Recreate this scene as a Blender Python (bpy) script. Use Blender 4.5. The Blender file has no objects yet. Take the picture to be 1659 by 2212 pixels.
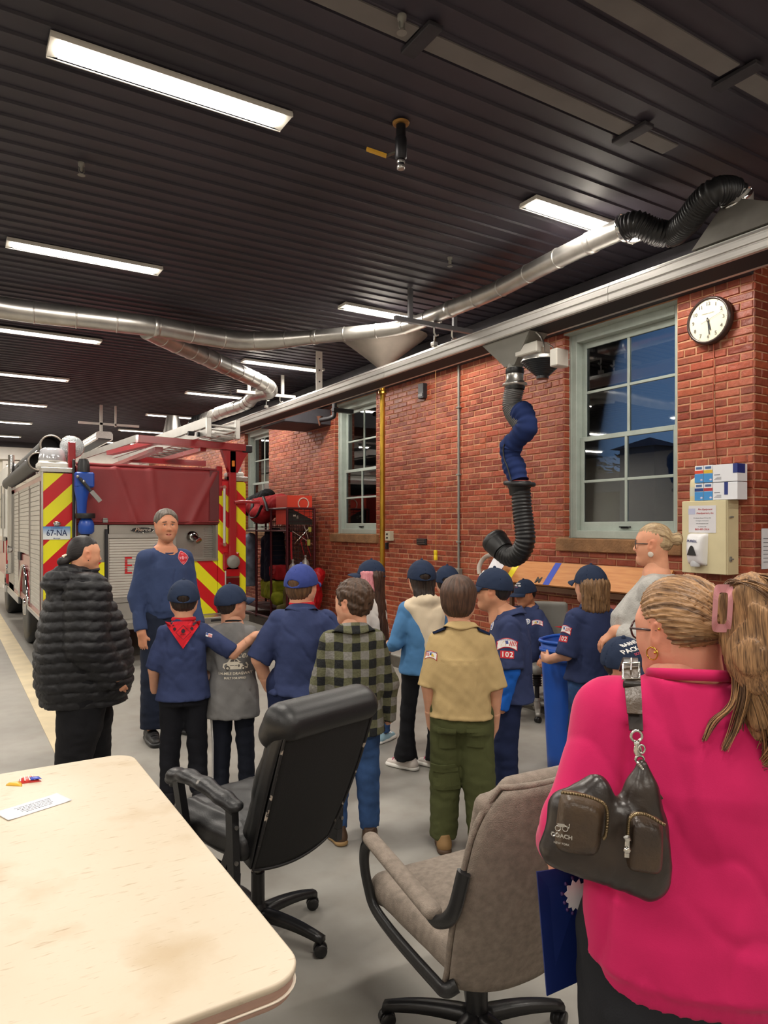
import bpy, bmesh, math, random
import numpy as np
from mathutils import Vector, Matrix, Euler
from mathutils.bvhtree import BVHTree
PI = math.pi
SC = bpy.context.scene
COL = SC.collection
R_ = random.Random(7)
# ------------------------------------------------------------------ camera
CX, CY, F, HZ, CH = 829.5, 1106.0, 1520.0, 1136.0, 1.70
YAW = math.radians(31.9)
SY, CYW = math.sin(YAW), math.cos(YAW)
cam_d = bpy.data.cameras.new('camera'); cam = bpy.data.objects.new('camera', cam_d); COL.objects.link(cam)
cam.location = (0, 0, CH); cam.rotation_euler = (PI/2, 0, -YAW)
cam_d.sensor_fit = 'HORIZONTAL'; cam_d.sensor_width = 36.0; cam_d.lens = F/1659*36
cam_d.shift_y = (HZ-CY)/1659; cam_d.clip_start = 0.05; cam_d.clip_end = 400
SC.camera = cam
# ------------------------------------------------------------------ world: dusk sky
w = bpy.data.worlds.new('dusk'); SC.world = w; w.use_nodes = True
nt = w.node_tree; nt.nodes.clear()
o_ = nt.nodes.new('ShaderNodeOutputWorld'); bg = nt.nodes.new('ShaderNodeBackground')
tc = nt.nodes.new('ShaderNodeTexCoord'); sp = nt.nodes.new('ShaderNodeSeparateXYZ')
mr = nt.nodes.new('ShaderNodeMapRange'); cr = nt.nodes.new('ShaderNodeValToRGB')
nt.links.new(tc.outputs['Generated'], sp.inputs[0]); nt.links.new(sp.outputs[2], mr.inputs[0])
mr.inputs[1].default_value = -0.05; mr.inputs[2].default_value = 0.6
nt.links.new(mr.outputs[0], cr.inputs[0]); nt.links.new(cr.outputs[0], bg.inputs[0]); nt.links.new(bg.outputs[0], o_.inputs[0])
cr.color_ramp.elements[0].color = (0.13, 0.22, 0.36, 1); cr.color_ramp.elements[1].color = (0.035, 0.105, 0.30, 1)
bg.inputs[1].default_value = 0.85
SC.view_settings.view_transform = 'Standard'; SC.view_settings.look = 'None'
SC.view_settings.gamma = 1; SC.view_settings.use_curve_mapping = False
SC.view_settings.exposure = 0.0
LAMP_W = 54.0          # power of each ceiling fixture
try:
 SC.cycles.use_denoising = True
 SC.cycles.max_bounces = 8; SC.cycles.diffuse_bounces = 4; SC.cycles.glossy_bounces = 4
 SC.cycles.transmission_bounces = 6; SC.cycles.transparent_max_bounces = 10
 SC.cycles.sample_clamp_indirect = 6
except Exception: pass
# ------------------------------------------------------------------ pixel -> point on a real plane
def ray(u, v):
 l = (u-CX)/F
 return (SY+l*CYW, CYW-l*SY, (HZ-v)/F)
def atd(u, v, d): r = ray(u, v); return Vector((r[0]*d, r[1]*d, CH+r[2]*d))
def atZ(u, v, z): r = ray(u, v); return atd(u, v, (z-CH)/r[2])
def atX(u, v, x): r = ray(u, v); return atd(u, v, x/r[0])
def atY(u, v, y): r = ray(u, v); return atd(u, v, y/r[1])
def depth(p): return p[0]*SY+p[1]*CYW
# ------------------------------------------------------------------ object helpers
def link(o): COL.objects.link(o); return o
def tag(o, label=None, cat=None, group=None, kind=None):
 if label: o['label'] = label
 if cat: o['category'] = cat
 if group: o['group'] = group
 if kind: o['kind'] = kind
 return o
def thing(name, label, cat, loc=(0, 0, 0), rz=0.0, group=None):
 o = bpy.data.objects.new(name, None); link(o); o.empty_display_size = 0.1
 o.location = loc; o.rotation_euler = (0, 0, rz)
 return tag(o, label, cat, group)
def copy_tree(o, parent=None):
 c = o.copy(); link(c); c.parent = parent
 for ch in list(o.children): copy_tree(ch, c)
 return c
def frame_of(d, up=(0, 0, 1)):
 d = Vector(d).normalized(); up = Vector(up)
 if abs(d.dot(up)) > 0.98: up = Vector((0, 1, 0)) if abs(d.y) < .9 else Vector((1, 0, 0))
 x = d.cross(up).normalized(); y = x.cross(d).normalized()
 return x, y, d
class MB:
 """collects shapes; build() links them as one mesh object"""
 def __init__(s): s.v = []; s.f = []; s.m = []; s.s = []; s.mi = 0; s.M = None
 def _add(s, vs, fs, smooth=False):
  n = len(s.v)
  if s.M is not None: vs = [tuple(s.M @ Vector(p)) for p in vs]
  s.v += [tuple(p) for p in vs]
  for f in fs: s.f.append(tuple(i+n for i in f)); s.m.append(s.mi); s.s.append(smooth)
  return s
 def box(s, lo, hi, bev=0.0, rot=None):
  x0, y0, z0 = [min(a, b) for a, b in zip(lo, hi)]; x1, y1, z1 = [max(a, b) for a, b in zip(lo, hi)]
  c = Vector(((x0+x1)/2, (y0+y1)/2, (z0+z1)/2))
  if bev <= 0 or min(x1-x0, y1-y0, z1-z0) < 2.2*bev:
   vs = [(x0,y0,z0),(x1,y0,z0),(x1,y1,z0),(x0,y1,z0),(x0,y0,z1),(x1,y0,z1),(x1,y1,z1),(x0,y1,z1)]
   fs = [(0,3,2,1),(4,5,6,7),(0,1,5,4),(1,2,6,5),(2,3,7,6),(3,0,4,7)]
  else:
   b = bev; vs = []; idx = {}
   for ix, X in enumerate((x0, x1)):
    for iy, Y in enumerate((y0, y1)):
     for iz, Z in enumerate((z0, z1)):
      sx, sy, sz = (1 if ix == 0 else -1), (1 if iy == 0 else -1), (1 if iz == 0 else -1)
      for ax in range(3):
       p = [X+sx*b, Y+sy*b, Z+sz*b]; p[ax] = (X, Y, Z)[ax]
       idx[(ix, iy, iz, ax)] = len(vs); vs.append(tuple(p))
   I = idx; fs = []
   def quad(k):
    fs.append(k)
   quad([I[(0,0,0,0)],I[(0,0,1,0)],I[(0,1,1,0)],I[(0,1,0,0)]]); quad([I[(1,0,0,0)],I[(1,1,0,0)],I[(1,1,1,0)],I[(1,0,1,0)]])
   quad([I[(0,0,0,1)],I[(1,0,0,1)],I[(1,0,1,1)],I[(0,0,1,1)]]); quad([I[(0,1,0,1)],I[(0,1,1,1)],I[(1,1,1,1)],I[(1,1,0,1)]])
   quad([I[(0,0,0,2)],I[(0,1,0,2)],I[(1,1,0,2)],I[(1,0,0,2)]]); quad([I[(0,0,1,2)],I[(1,0,1,2)],I[(1,1,1,2)],I[(0,1,1,2)]])
   for a in (0, 1):
    for c2 in (0, 1):
     quad([I[(a,c2,0,0)],I[(a,c2,1,0)],I[(a,c2,1,1)],I[(a,c2,0,1)]])
     quad([I[(a,0,c2,0)],I[(a,1,c2,0)],I[(a,1,c2,2)],I[(a,0,c2,2)]])
     quad([I[(0,a,c2,1)],I[(1,a,c2,1)],I[(1,a,c2,2)],I[(0,a,c2,2)]])
   for a in (0, 1):
    for b2 in (0, 1):
     for c2 in (0, 1): fs.append([I[(a,b2,c2,0)],I[(a,b2,c2,1)],I[(a,b2,c2,2)]])
  if rot is not None:
   Rm = rot if isinstance(rot, Matrix) else Euler(rot).to_matrix()
   vs = [tuple(c+Rm @ (Vector(p)-c)) for p in vs]
  return s._add(vs, fs)
 def obox(s, p0, p1, w, h, up=(0, 0, 1)):
  """bar from p0 to p1 with width w and height h (along up)"""
  p0, p1 = Vector(p0), Vector(p1); x, y, d = frame_of(p1-p0, up)
  vs = []
  for p in (p0, p1):
   for a, b in ((-1,-1),(1,-1),(1,1),(-1,1)): vs.append(tuple(p+x*a*w/2+y*b*h/2))
  return s._add(vs, [(0,3,2,1),(4,5,6,7),(0,1,5,4),(1,2,6,5),(2,3,7,6),(3,0,4,7)][:6])
 def cyl(s, p0, p1, r0, r1=None, n=16, cap=True, smooth=True):
  r1 = r0 if r1 is None else r1
  p0, p1 = Vector(p0), Vector(p1); x, y, d = frame_of(p1-p0)
  vs = []
  for p, r in ((p0, r0), (p1, r1)):
   for i in range(n):
    a = 2*PI*i/n; vs.append(tuple(p+(x*math.cos(a)+y*math.sin(a))*r))
  s._add(vs, [(i, (i+1) % n, n+(i+1) % n, n+i) for i in range(n)], smooth)
  if cap:
   s._add(vs, [tuple(range(n))[::-1], tuple(range(n, 2*n))], False)
  return s
 def tube(s, pts, r, n=10, cap=True, closed=False, smooth=True, sq=None):
  pts = [Vector(p) for p in pts]; m = len(pts)
  rs = r if isinstance(r, (list, tuple)) else [r]*m
  ups = None; vs = []
  for i, p in enumerate(pts):
   if closed: t = (pts[(i+1) % m]-pts[i-1])
   else: t = pts[min(i+1, m-1)]-pts[max(i-1, 0)]
   t = t.normalized() if t.length > 1e-9 else Vector((0, 0, 1))
   if ups is None:
    x, y, _ = frame_of(t); ups = x
   else:
    x = ups-t*ups.dot(t)
    x = x.normalized() if x.length > 1e-6 else frame_of(t)[0]
    ups = x
   y = t.cross(x).normalized()
   for k in range(n):
    a = 2*PI*k/n+(PI/n if sq else 0)
    sx, sy_ = (sq if sq else (1, 1))
    vs.append(tuple(p+x*math.cos(a)*rs[i]*sx+y*math.sin(a)*rs[i]*sy_))
  fs = []
  for i in range(m if closed else m-1):
   j = (i+1) % m
   for k in range(n): fs.append((i*n+k, i*n+(k+1) % n, j*n+(k+1) % n, j*n+k))
  s._add(vs, fs, smooth)
  if cap and not closed: s._add(vs, [tuple(range(n))[::-1], tuple(range((m-1)*n, m*n))], False)
  return s
 def lathe(s, prof, c=(0, 0, 0), axis=(0, 0, 1), n=24, smooth=True, cap=True):
  """prof: (r, h) pairs along the axis"""
  c = Vector(c); x, y, d = frame_of(axis); vs = []
  for r, h in prof:
   for k in range(n):
    a = 2*PI*k/n; vs.append(tuple(c+d*h+(x*math.cos(a)+y*math.sin(a))*r))
  fs = []
  for i in range(len(prof)-1):
   for k in range(n): fs.append((i*n+k, i*n+(k+1) % n, (i+1)*n+(k+1) % n, (i+1)*n+k))
  s._add(vs, fs, smooth)
  if cap: s._add(vs, [tuple(range(n))[::-1], tuple(range((len(prof)-1)*n, len(prof)*n))], False)
  return s
 def prism(s, poly, p0, ex, ey, ed):
  """polygon (a,b) in the frame ex,ey at p0, extruded by vector ed"""
  p0, ex, ey, ed = Vector(p0), Vector(ex), Vector(ey), Vector(ed); n = len(poly)
  vs = [tuple(p0+ex*a+ey*b) for a, b in poly]+[tuple(p0+ex*a+ey*b+ed) for a, b in poly]
  return s._add(vs, [tuple(range(n))[::-1], tuple(range(n, 2*n))]+[(i, (i+1) % n, n+(i+1) % n, n+i) for i in range(n)])
 def grid(s, fn, nu, nv, smooth=True, thick=0.0, closeu=False):
  P = [[Vector(fn(i/nu, j/nv)) for i in range(nu+1)] for j in range(nv+1)]
  vs = [tuple(p) for row in P for p in row]; W = nu+1
  fs = [(j*W+i, j*W+i+1, (j+1)*W+i+1, (j+1)*W+i) for j in range(nv) for i in range(nu)]
  if thick:
   N = []
   for j in range(nv+1):
    for i in range(nu+1):
     a = P[j][min(i+1, nu)]-P[j][max(i-1, 0)]; b = P[min(j+1, nv)][i]-P[max(j-1, 0)][i]
     c = a.cross(b); N.append(c.normalized() if c.length > 1e-12 else Vector((0, 0, 1)))
   m = len(vs); vs2 = vs+[tuple(Vector(v)-n_*thick) for v, n_ in zip(vs, N)]
   fs2 = fs+[tuple(i+m for i in f[::-1]) for f in fs]
   rim = [j*W for j in range(nv, 0, -1)]+[i for i in range(0, nu)]+[j*W+nu for j in range(nv)]+[nv*W+i for i in range(nu, 0, -1)]
   for a, b in zip(rim, rim[1:]+rim[:1]): fs2.append((b, a, a+m, b+m))
   return s._add(vs2, fs2, smooth)
  return s._add(vs, fs, smooth)
 def ball(s, c, r, n=12, m=8):
  r = (r, r, r) if not isinstance(r, (tuple, list)) else r
  vs = []; c = Vector(c)
  for j in range(m+1):
   ph = PI*j/m
   for i in range(n):
    a = 2*PI*i/n; vs.append((c.x+r[0]*math.sin(ph)*math.cos(a), c.y+r[1]*math.sin(ph)*math.sin(a), c.z-r[2]*math.cos(ph)))
  fs = [(j*n+i, j*n+(i+1) % n, (j+1)*n+(i+1) % n, (j+1)*n+i) for j in range(m) for i in range(n)]
  return s._add(vs, fs, True)
 def mesh(s, name, mats, off=(0, 0, 0)):
  me = bpy.data.meshes.new(name)
  ox, oy, oz = off
  me.from_pydata([(a-ox, b-oy, c-oz) for a, b, c in s.v] if any(off) else s.v, [], s.f)
  mats = mats if isinstance(mats, (list, tuple)) else [mats]
  for m in mats: me.materials.append(m)
  me.polygons.foreach_set('material_index', s.m); me.polygons.foreach_set('use_smooth', s.s)
  me.update(); return me
 def build(s, name, mats, parent=None, world=False, **tags):
  """world=True: the coordinates are world ones (the parent is unrotated)"""
  if parent is None:
   xs = np.array(s.v); lo, hi = xs.min(0), xs.max(0)
   off = (float(lo[0]+hi[0])/2, float(lo[1]+hi[1])/2, float(lo[2]))
   o = bpy.data.objects.new(name, s.mesh(name, mats, off)); o.location = off
  else:
   off = (0, 0, 0)
   if world:
    off = Vector(parent.location)
    if parent.parent: off = off+Vector(parent.parent.location)
   o = bpy.data.objects.new(name, s.mesh(name, mats, tuple(off))); o.parent = parent
  link(o); tag(o, **tags); return o
def smooth_path(pts, n=6):
 pts = [Vector(p) for p in pts]; out = []
 P = [pts[0]*2-pts[1]]+pts+[pts[-1]*2-pts[-2]]
 for i in range(1, len(P)-2):
  for k in range(n):
   t = k/n; a, b, c, d = P[i-1], P[i], P[i+1], P[i+2]
   out.append(0.5*((2*b)+(c-a)*t+(2*a-5*b+4*c-d)*t*t+(3*b-a-3*c+d)*t**3))
 out.append(pts[-1]); return out
# ------------------------------------------------------------------ materials
def lin(h):
 if isinstance(h, str):
  h = h.lstrip('#'); c = [int(h[i:i+2], 16)/255 for i in (0, 2, 4)]
 else: c = list(h)[:3]
 return tuple((x/12.92 if x <= 0.04045 else ((x+0.055)/1.055)**2.4) for x in c)
MATS = {}
def mat(name, col, rough=0.6, metal=0.0, var=0.0, vscale=6.0, bump=0.0, bscale=60.0, stretch=None, col2=None,
  spec=0.5, coat=0.0, sheen=0.0, attr=None, bstretch=None, detail=4.0, sss=0.0, vsharp=None, coord='Object'):
 key = name
 if key in MATS: return MATS[key]
 m = bpy.data.materials.new(name); m.use_nodes = True; MATS[key] = m
 n = m.node_tree.nodes; L = m.node_tree.links; b = n['Principled BSDF']
 c = lin(col); b.inputs['Roughness'].default_value = rough; b.inputs['Metallic'].default_value = metal
 b.inputs['Specular IOR Level'].default_value = spec
 if coat: b.inputs['Coat Weight'].default_value = coat; b.inputs['Coat Roughness'].default_value = 0.12
 if sheen: b.inputs['Sheen Weight'].default_value = sheen; b.inputs['Sheen Roughness'].default_value = 0.4
 if sss:
  b.inputs['Subsurface Weight'].default_value = sss; b.inputs['Subsurface Radius'].default_value = (1, 0.35, 0.2)
  b.inputs['Subsurface Scale'].default_value = 0.01
 tcn = n.new('ShaderNodeTexCoord')
 out = None
 if attr:
  at = n.new('ShaderNodeAttribute'); at.attribute_name = attr; out = at.outputs['Color']
 if var or col2:
  mp = n.new('ShaderNodeMapping'); mp.inputs['Scale'].default_value = stretch or (1, 1, 1)
  L.new(tcn.outputs[coord], mp.inputs[0])
  nz = n.new('ShaderNodeTexNoise'); nz.inputs['Scale'].default_value = vscale; nz.inputs['Detail'].default_value = detail
  L.new(mp.outputs[0], nz.inputs['Vector'])
  rp = n.new('ShaderNodeValToRGB'); rp.color_ramp.elements[0].position = 0.32; rp.color_ramp.elements[1].position = 0.68
  if vsharp: rp.color_ramp.elements[0].position, rp.color_ramp.elements[1].position = vsharp
  L.new(nz.outputs[0], rp.inputs[0])
  if attr:
   rp.color_ramp.elements[0].color = (1-var, 1-var, 1-var, 1); rp.color_ramp.elements[1].color = (1, 1, 1, 1)
   mx = n.new('ShaderNodeMix'); mx.data_type = 'RGBA'; mx.blend_type = 'MULTIPLY'; mx.inputs[0].default_value = 1
   L.new(out, mx.inputs[6]); L.new(rp.outputs[0], mx.inputs[7]); out = mx.outputs[2]
  else:
   if col2: c1, c2 = c, lin(col2)
   else: c1 = tuple(x*(1-var) for x in c); c2 = tuple(min(1, x*(1+var*0.6)) for x in c)
   rp.color_ramp.elements[0].color = (*c1, 1); rp.color_ramp.elements[1].color = (*c2, 1); out = rp.outputs[0]
 if out is not None: L.new(out, b.inputs['Base Color'])
 else: b.inputs['Base Color'].default_value = (*c, 1)
 if bump:
  mp2 = n.new('ShaderNodeMapping'); mp2.inputs['Scale'].default_value = bstretch or (1, 1, 1)
  L.new(tcn.outputs[coord], mp2.inputs[0])
  nb = n.new('ShaderNodeTexNoise'); nb.inputs['Scale'].default_value = bscale; nb.inputs['Detail'].default_value = 3
  L.new(mp2.outputs[0], nb.inputs['Vector'])
  bp = n.new('ShaderNodeBump'); bp.inputs['Strength'].default_value = bump; bp.inputs['Distance'].default_value = 0.01
  L.new(nb.outputs[0], bp.inputs['Height']); L.new(bp.outputs[0], b.inputs['Normal'])
 return m
def emis(name, col, strength):
 if name in MATS: return MATS[name]
 m = bpy.data.materials.new(name); m.use_nodes = True; MATS[name] = m
 b = m.node_tree.nodes['Principled BSDF']; c = lin(col)
 b.inputs['Base Color'].default_value = (*c, 1); b.inputs['Emission Color'].default_value = (*c, 1)
 b.inputs['Emission Strength'].default_value = strength; return m
def text_mb(txt, size, bold=0.0, ext=0.0008, shear=0.0, spacing=1.0, cx=True):
 """a mesh of lettering in the xy plane, centred; returns verts, faces"""
 cu = bpy.data.curves.new('lettering', 'FONT'); cu.body = txt; cu.size = size; cu.extrude = ext
 cu.offset = bold*size; cu.shear = shear; cu.space_character = spacing; cu.resolution_u = 2
 cu.align_x = 'CENTER' if cx else 'LEFT'; cu.align_y = 'CENTER'
 o = bpy.data.objects.new('lettering', cu); link(o)
 dg = bpy.context.evaluated_depsgraph_get(); dg.update()
 me = o.evaluated_get(dg).to_mesh()
 vs = [tuple(v.co) for v in me.vertices]; fs = [tuple(p.vertices) for p in me.polygons]
 o.evaluated_get(dg).to_mesh_clear(); COL.objects.unlink(o); bpy.data.objects.remove(o); bpy.data.curves.remove(cu)
 return vs, fs
def put_text(mb, txt, size, p, ex, ey, bold=0.0, ext=0.0008, lift=0.0008, shear=0.0, spacing=1.0, cx=True, sx=1.0):
 vs, fs = text_mb(txt, size, bold, ext, shear, spacing, cx)
 p, ex, ey = Vector(p), Vector(ex).normalized(), Vector(ey).normalized(); ez = ex.cross(ey)
 mb._add([tuple(p+ex*a*sx+ey*b+ez*(c+lift)) for a, b, c in vs], fs)
# ------------------------------------------------------------------ signed-distance modelling of soft shapes (surface nets)
def smin(a, b, k):
 if k <= 0: return np.minimum(a, b)
 h = np.maximum(k-np.abs(a-b), 0)/k
 return np.minimum(a, b)-h*h*k*0.25
def smax(a, b, k): return -smin(-a, -b, k)
class Prim:
 __slots__ = ('f', 'lo', 'hi', 'k', 'op')
 def __init__(s, f, lo, hi, k=0.02, op='u'): s.f, s.lo, s.hi, s.k, s.op = f, np.array(lo, float), np.array(hi, float), k, op
def V3(p): return np.array(tuple(p), float)
def rc(a, b, r1, r2=None, k=0.02, flat=None, cut=None, op='u', nv=(0, 1, 0), cut0=None):
 """tapered capsule; flat=(axis vector, factor) squashes it; cut=True ends it flat at b"""
 r2 = r1 if r2 is None else r2
 a, b = V3(a), V3(b); ab = b-a; L2 = max(float(ab@ab), 1e-9); L = L2**.5; n = ab/L
 ax = None
 if flat: ax = V3(flat[0]); ax = ax/np.linalg.norm(ax); fac = flat[1]
 def f(x, y, z):
  px, py, pz = x-a[0], y-a[1], z-a[2]
  t = np.clip((px*ab[0]+py*ab[1]+pz*ab[2])/L2, 0, 1)
  qx, qy, qz = px-t*ab[0], py-t*ab[1], pz-t*ab[2]
  if ax is not None:
   c = (qx*ax[0]+qy*ax[1]+qz*ax[2])*(1/fac-1)
   qx, qy, qz = qx+c*ax[0], qy+c*ax[1], qz+c*ax[2]
  d = np.sqrt(qx*qx+qy*qy+qz*qz)-(r1+(r2-r1)*t)
  if ax is not None: d = d*min(1, 1)
  if cut is not None: d = smax(d, (x-b[0])*n[0]+(y-b[1])*n[1]+(z-b[2])*n[2]-cut, 0.006)
  if cut0 is not None: d = smax(d, -((x-a[0])*n[0]+(y-a[1])*n[1]+(z-a[2])*n[2])-cut0, 0.006)
  return d
 R = max(r1, r2)+0.01
 return Prim(f, np.minimum(a, b)-R, np.maximum(a, b)+R, k, op)
def rot3(rot):
 if rot is None: return None
 return np.array(Euler(rot).to_matrix() if not isinstance(rot, Matrix) else rot)
def ell(c, r, rot=None, k=0.02, op='u'):
 c = V3(c); r = V3(r) if hasattr(r, '__len__') else np.array([r, r, r], float); Rm = rot3(rot)
 def f(x, y, z):
  px, py, pz = x-c[0], y-c[1], z-c[2]
  if Rm is not None:
   px, py, pz = (px*Rm[0, 0]+py*Rm[1, 0]+pz*Rm[2, 0], px*Rm[0, 1]+py*Rm[1, 1]+pz*Rm[2, 1], px*Rm[0, 2]+py*Rm[1, 2]+pz*Rm[2, 2])
  l = np.sqrt(px*px+py*py+pz*pz)
  q = np.sqrt((px/r[0])**2+(py/r[1])**2+(pz/r[2])**2)+1e-6
  return l*(1-1/q)*np.where(l < 1e-4, 0, 1)-np.where(l < 1e-4, min(r), 0)
 R = max(r)+0.005
 return Prim(f, c-R, c+R, k, op)
def rbox(c, h, rad=0.01, rot=None, k=0.01, op='u'):
 c = V3(c); h = V3(h); Rm = rot3(rot)
 def f(x, y, z):
  px, py, pz = x-c[0], y-c[1], z-c[2]
  if Rm is not None:
   px, py, pz = (px*Rm[0, 0]+py*Rm[1, 0]+pz*Rm[2, 0], px*Rm[0, 1]+py*Rm[1, 1]+pz*Rm[2, 1], px*Rm[0, 2]+py*Rm[1, 2]+pz*Rm[2, 2])
  qx, qy, qz = np.abs(px)-h[0]+rad, np.abs(py)-h[1]+rad, np.abs(pz)-h[2]+rad
  return np.sqrt(np.maximum(qx, 0)**2+np.maximum(qy, 0)**2+np.maximum(qz, 0)**2)+np.minimum(np.maximum(qx, np.maximum(qy, qz)), 0)-rad
 R = float(np.linalg.norm(h))+0.01
 return Prim(f, c-R, c+R, k, op)
def column(prof, k=0.03, n=2.3, zcap=0.012, op='u', wave=None):
 """prof rows: z, cx, cy, wx, wy  (a soft column with elliptic sections)"""
 P = np.array(prof, float); P = P[np.argsort(P[:, 0])]
 z0, z1 = P[0, 0], P[-1, 0]
 def f(x, y, z):
  zz = z[0, 0, :] if z.ndim == 3 else z
  g = [np.interp(zz, P[:, 0], P[:, i]).astype(np.float32) for i in range(1, 5)]
  dx, dy = x-g[0], y-g[1]
  q = ((np.abs(dx)/g[2])**n+(np.abs(dy)/g[3])**n)**(1/n)+1e-6
  r = np.sqrt(dx*dx+dy*dy)
  d = np.where(q > 1e-3, r*(1-1/q), -np.minimum(g[2], g[3]))
  if wave is not None: d = d-wave(x, y, z)
  return smax(smax(d, z-z1, zcap), z0-z, zcap)
 lo = [(P[:, 1]-P[:, 3]).min()-.02, (P[:, 2]-P[:, 4]).min()-.02, z0-.01]; hi = [(P[:, 1]+P[:, 3]).max()+.02, (P[:, 2]+P[:, 4]).max()+.02, z1+.01]
 return Prim(f, lo, hi, k, op)
def plane_cut(p, n, k=0.006):
 p, n = V3(p), V3(n); n = n/np.linalg.norm(n)
 return Prim(lambda x, y, z: (x-p[0])*n[0]+(y-p[1])*n[1]+(z-p[2])*n[2], [-9]*3, [9]*3, k, 'i')
def evalf(prims, X, Y, Z, xs, ys, zs):
 D = np.full((len(xs), len(ys), len(zs)), 0.25, np.float32)
 for p in prims:
  mg = max(p.k, 0.0)+0.035
  if p.op in 'i': sl = (slice(None),)*3
  else:
   idx = []
   for ax, c in enumerate((xs, ys, zs)):
    a = np.searchsorted(c, p.lo[ax]-mg); b = np.searchsorted(c, p.hi[ax]+mg)
    idx.append((a, b))
   if any(a >= b for a, b in idx): continue
   sl = tuple(slice(a, b) for a, b in idx)
  x, y, z = X[sl[0]], Y[:, sl[1]], Z[:, :, sl[2]]
  d = p.f(x, y, z)
  if p.op == 'u': D[sl] = smin(D[sl], d, p.k)
  elif p.op == 's': D[sl] = smax(D[sl], -d, p.k)
  else: D[sl] = smax(D[sl], d, p.k)
 return D
def surface(prims, res=0.01, box=None, disp=None, pad=0.03):
 """surface nets: returns (verts Nx3, quads Mx4)"""
 us = [p for p in prims if p.op == 'u']
 lo = np.min([p.lo for p in us], 0)-pad; hi = np.max([p.hi for p in us], 0)+pad
 if box is not None: lo = np.maximum(lo, box[0]); hi = np.minimum(hi, box[1])
 xs, ys, zs = [np.arange(l, h+res, res).astype(np.float32) for l, h in zip(lo, hi)]
 if min(len(xs), len(ys), len(zs)) < 3: return np.zeros((0, 3)), np.zeros((0, 4), int)
 X, Y, Z = xs[:, None, None], ys[None, :, None], zs[None, None, :]
 D = evalf(prims, X, Y, Z, xs, ys, zs)
 if disp is not None: D = D+disp(X, Y, Z, D)
 ins = D < 0
 a = [ins[i:ins.shape[0]-1+i, j:ins.shape[1]-1+j, k:ins.shape[2]-1+k] for i in (0, 1) for j in (0, 1) for k in (0, 1)]
 s = np.zeros(a[0].shape, np.int8)
 for q in a: s += q
 act = (s > 0) & (s < 8)
 ci = np.argwhere(act)
 if len(ci) == 0: return np.zeros((0, 3)), np.zeros((0, 4), int)
 vid = np.full(act.shape, -1, np.int32); vid[act] = np.arange(len(ci))
 corner = np.array([(i, j, k) for i in (0, 1) for j in (0, 1) for k in (0, 1)])
 vals = np.stack([D[ci[:, 0]+c[0], ci[:, 1]+c[1], ci[:, 2]+c[2]] for c in corner], 1)
 acc = np.zeros((len(ci), 3)); cnt = np.zeros(len(ci))
 for i in range(8):
  for j in range(i+1, 8):
   if np.abs(corner[i]-corner[j]).sum() != 1: continue
   vi, vj = vals[:, i], vals[:, j]; m = (vi < 0) != (vj < 0)
   t = np.where(m, vi/np.where(m, vi-vj, 1), 0)
   acc += np.where(m[:, None], corner[i]+(corner[j]-corner[i])*t[:, None], 0); cnt += m
 V = (ci+acc/cnt[:, None])*res+np.array([xs[0], ys[0], zs[0]])
 Q = []
 for ax in range(3):
  b, c = (ax+1) % 3, (ax+2) % 3
  sl0 = [slice(None)]*3; sl1 = [slice(None)]*3; sl0[ax] = slice(0, -1); sl1[ax] = slice(1, None)
  e = ins[tuple(sl0)] != ins[tuple(sl1)]
  flip = ins[tuple(sl0)]
  idx = np.argwhere(e)
  ok = (idx[:, b] > 0) & (idx[:, c] > 0) & (idx[:, b] < act.shape[b]) & (idx[:, c] < act.shape[c]) & (idx[:, ax] < act.shape[ax])
  idx = idx[ok]; fl = flip[idx[:, 0], idx[:, 1], idx[:, 2]]
  def g(db, dc):
   q = idx.copy(); q[:, b] -= db; q[:, c] -= dc; return vid[q[:, 0], q[:, 1], q[:, 2]]
  q = np.stack([g(1, 1), g(0, 1), g(0, 0), g(1, 0)], 1)
  q[~fl] = q[~fl][:, ::-1]; Q.append(q)
 Q = np.concatenate(Q); Q = Q[(Q >= 0).all(1)]
 return V, Q
def vnoise(x, y, z, seed=0):
 """cheap smooth pseudo-noise, about -1..1"""
 a = seed*1.7
 return (np.sin(1.7*x+2.3*y+a)*np.cos(1.9*z-1.1*y+a*2)+np.sin(2.9*z+1.3*x+a*3)*np.cos(2.1*y+.7*x-a)+.5*np.sin(4.7*x-3.1*z+a)*np.sin(4.3*y+2.7*z+a))*0.5
def np_mesh(name, V, Q, mats, cols=None, smooth=True):
 me = bpy.data.meshes.new(name)
 me.vertices.add(len(V)); me.vertices.foreach_set('co', np.ascontiguousarray(V, np.float32).ravel())
 nq = len(Q); me.loops.add(nq*4); me.loops.foreach_set('vertex_index', np.ascontiguousarray(Q, np.int32).ravel())
 me.polygons.add(nq); me.polygons.foreach_set('loop_start', np.arange(0, nq*4, 4, dtype=np.int32))
 me.polygons.foreach_set('loop_total', np.full(nq, 4, np.int32))
 me.polygons.foreach_set('use_smooth', np.full(nq, smooth, bool))
 for m in (mats if isinstance(mats, (list, tuple)) else [mats]): me.materials.append(m)
 me.update(calc_edges=True); me.validate()
 if cols is not None:
  ca = me.color_attributes.new('Col', 'FLOAT_COLOR', 'POINT')
  c4 = np.ones((len(V), 4), np.float32); c4[:, :3] = cols; ca.data.foreach_set('color', c4.ravel())
 return me
def sdf_obj(name, prims, m, parent=None, res=0.01, disp=None, box=None, cols=None, **tags):
 V, Q = surface(prims, res, box, disp)
 me = np_mesh(name, V, Q, m, cols(V) if cols else None)
 o = bpy.data.objects.new(name, me); link(o); o.parent = parent; tag(o, **tags); return o, V, Q
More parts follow.
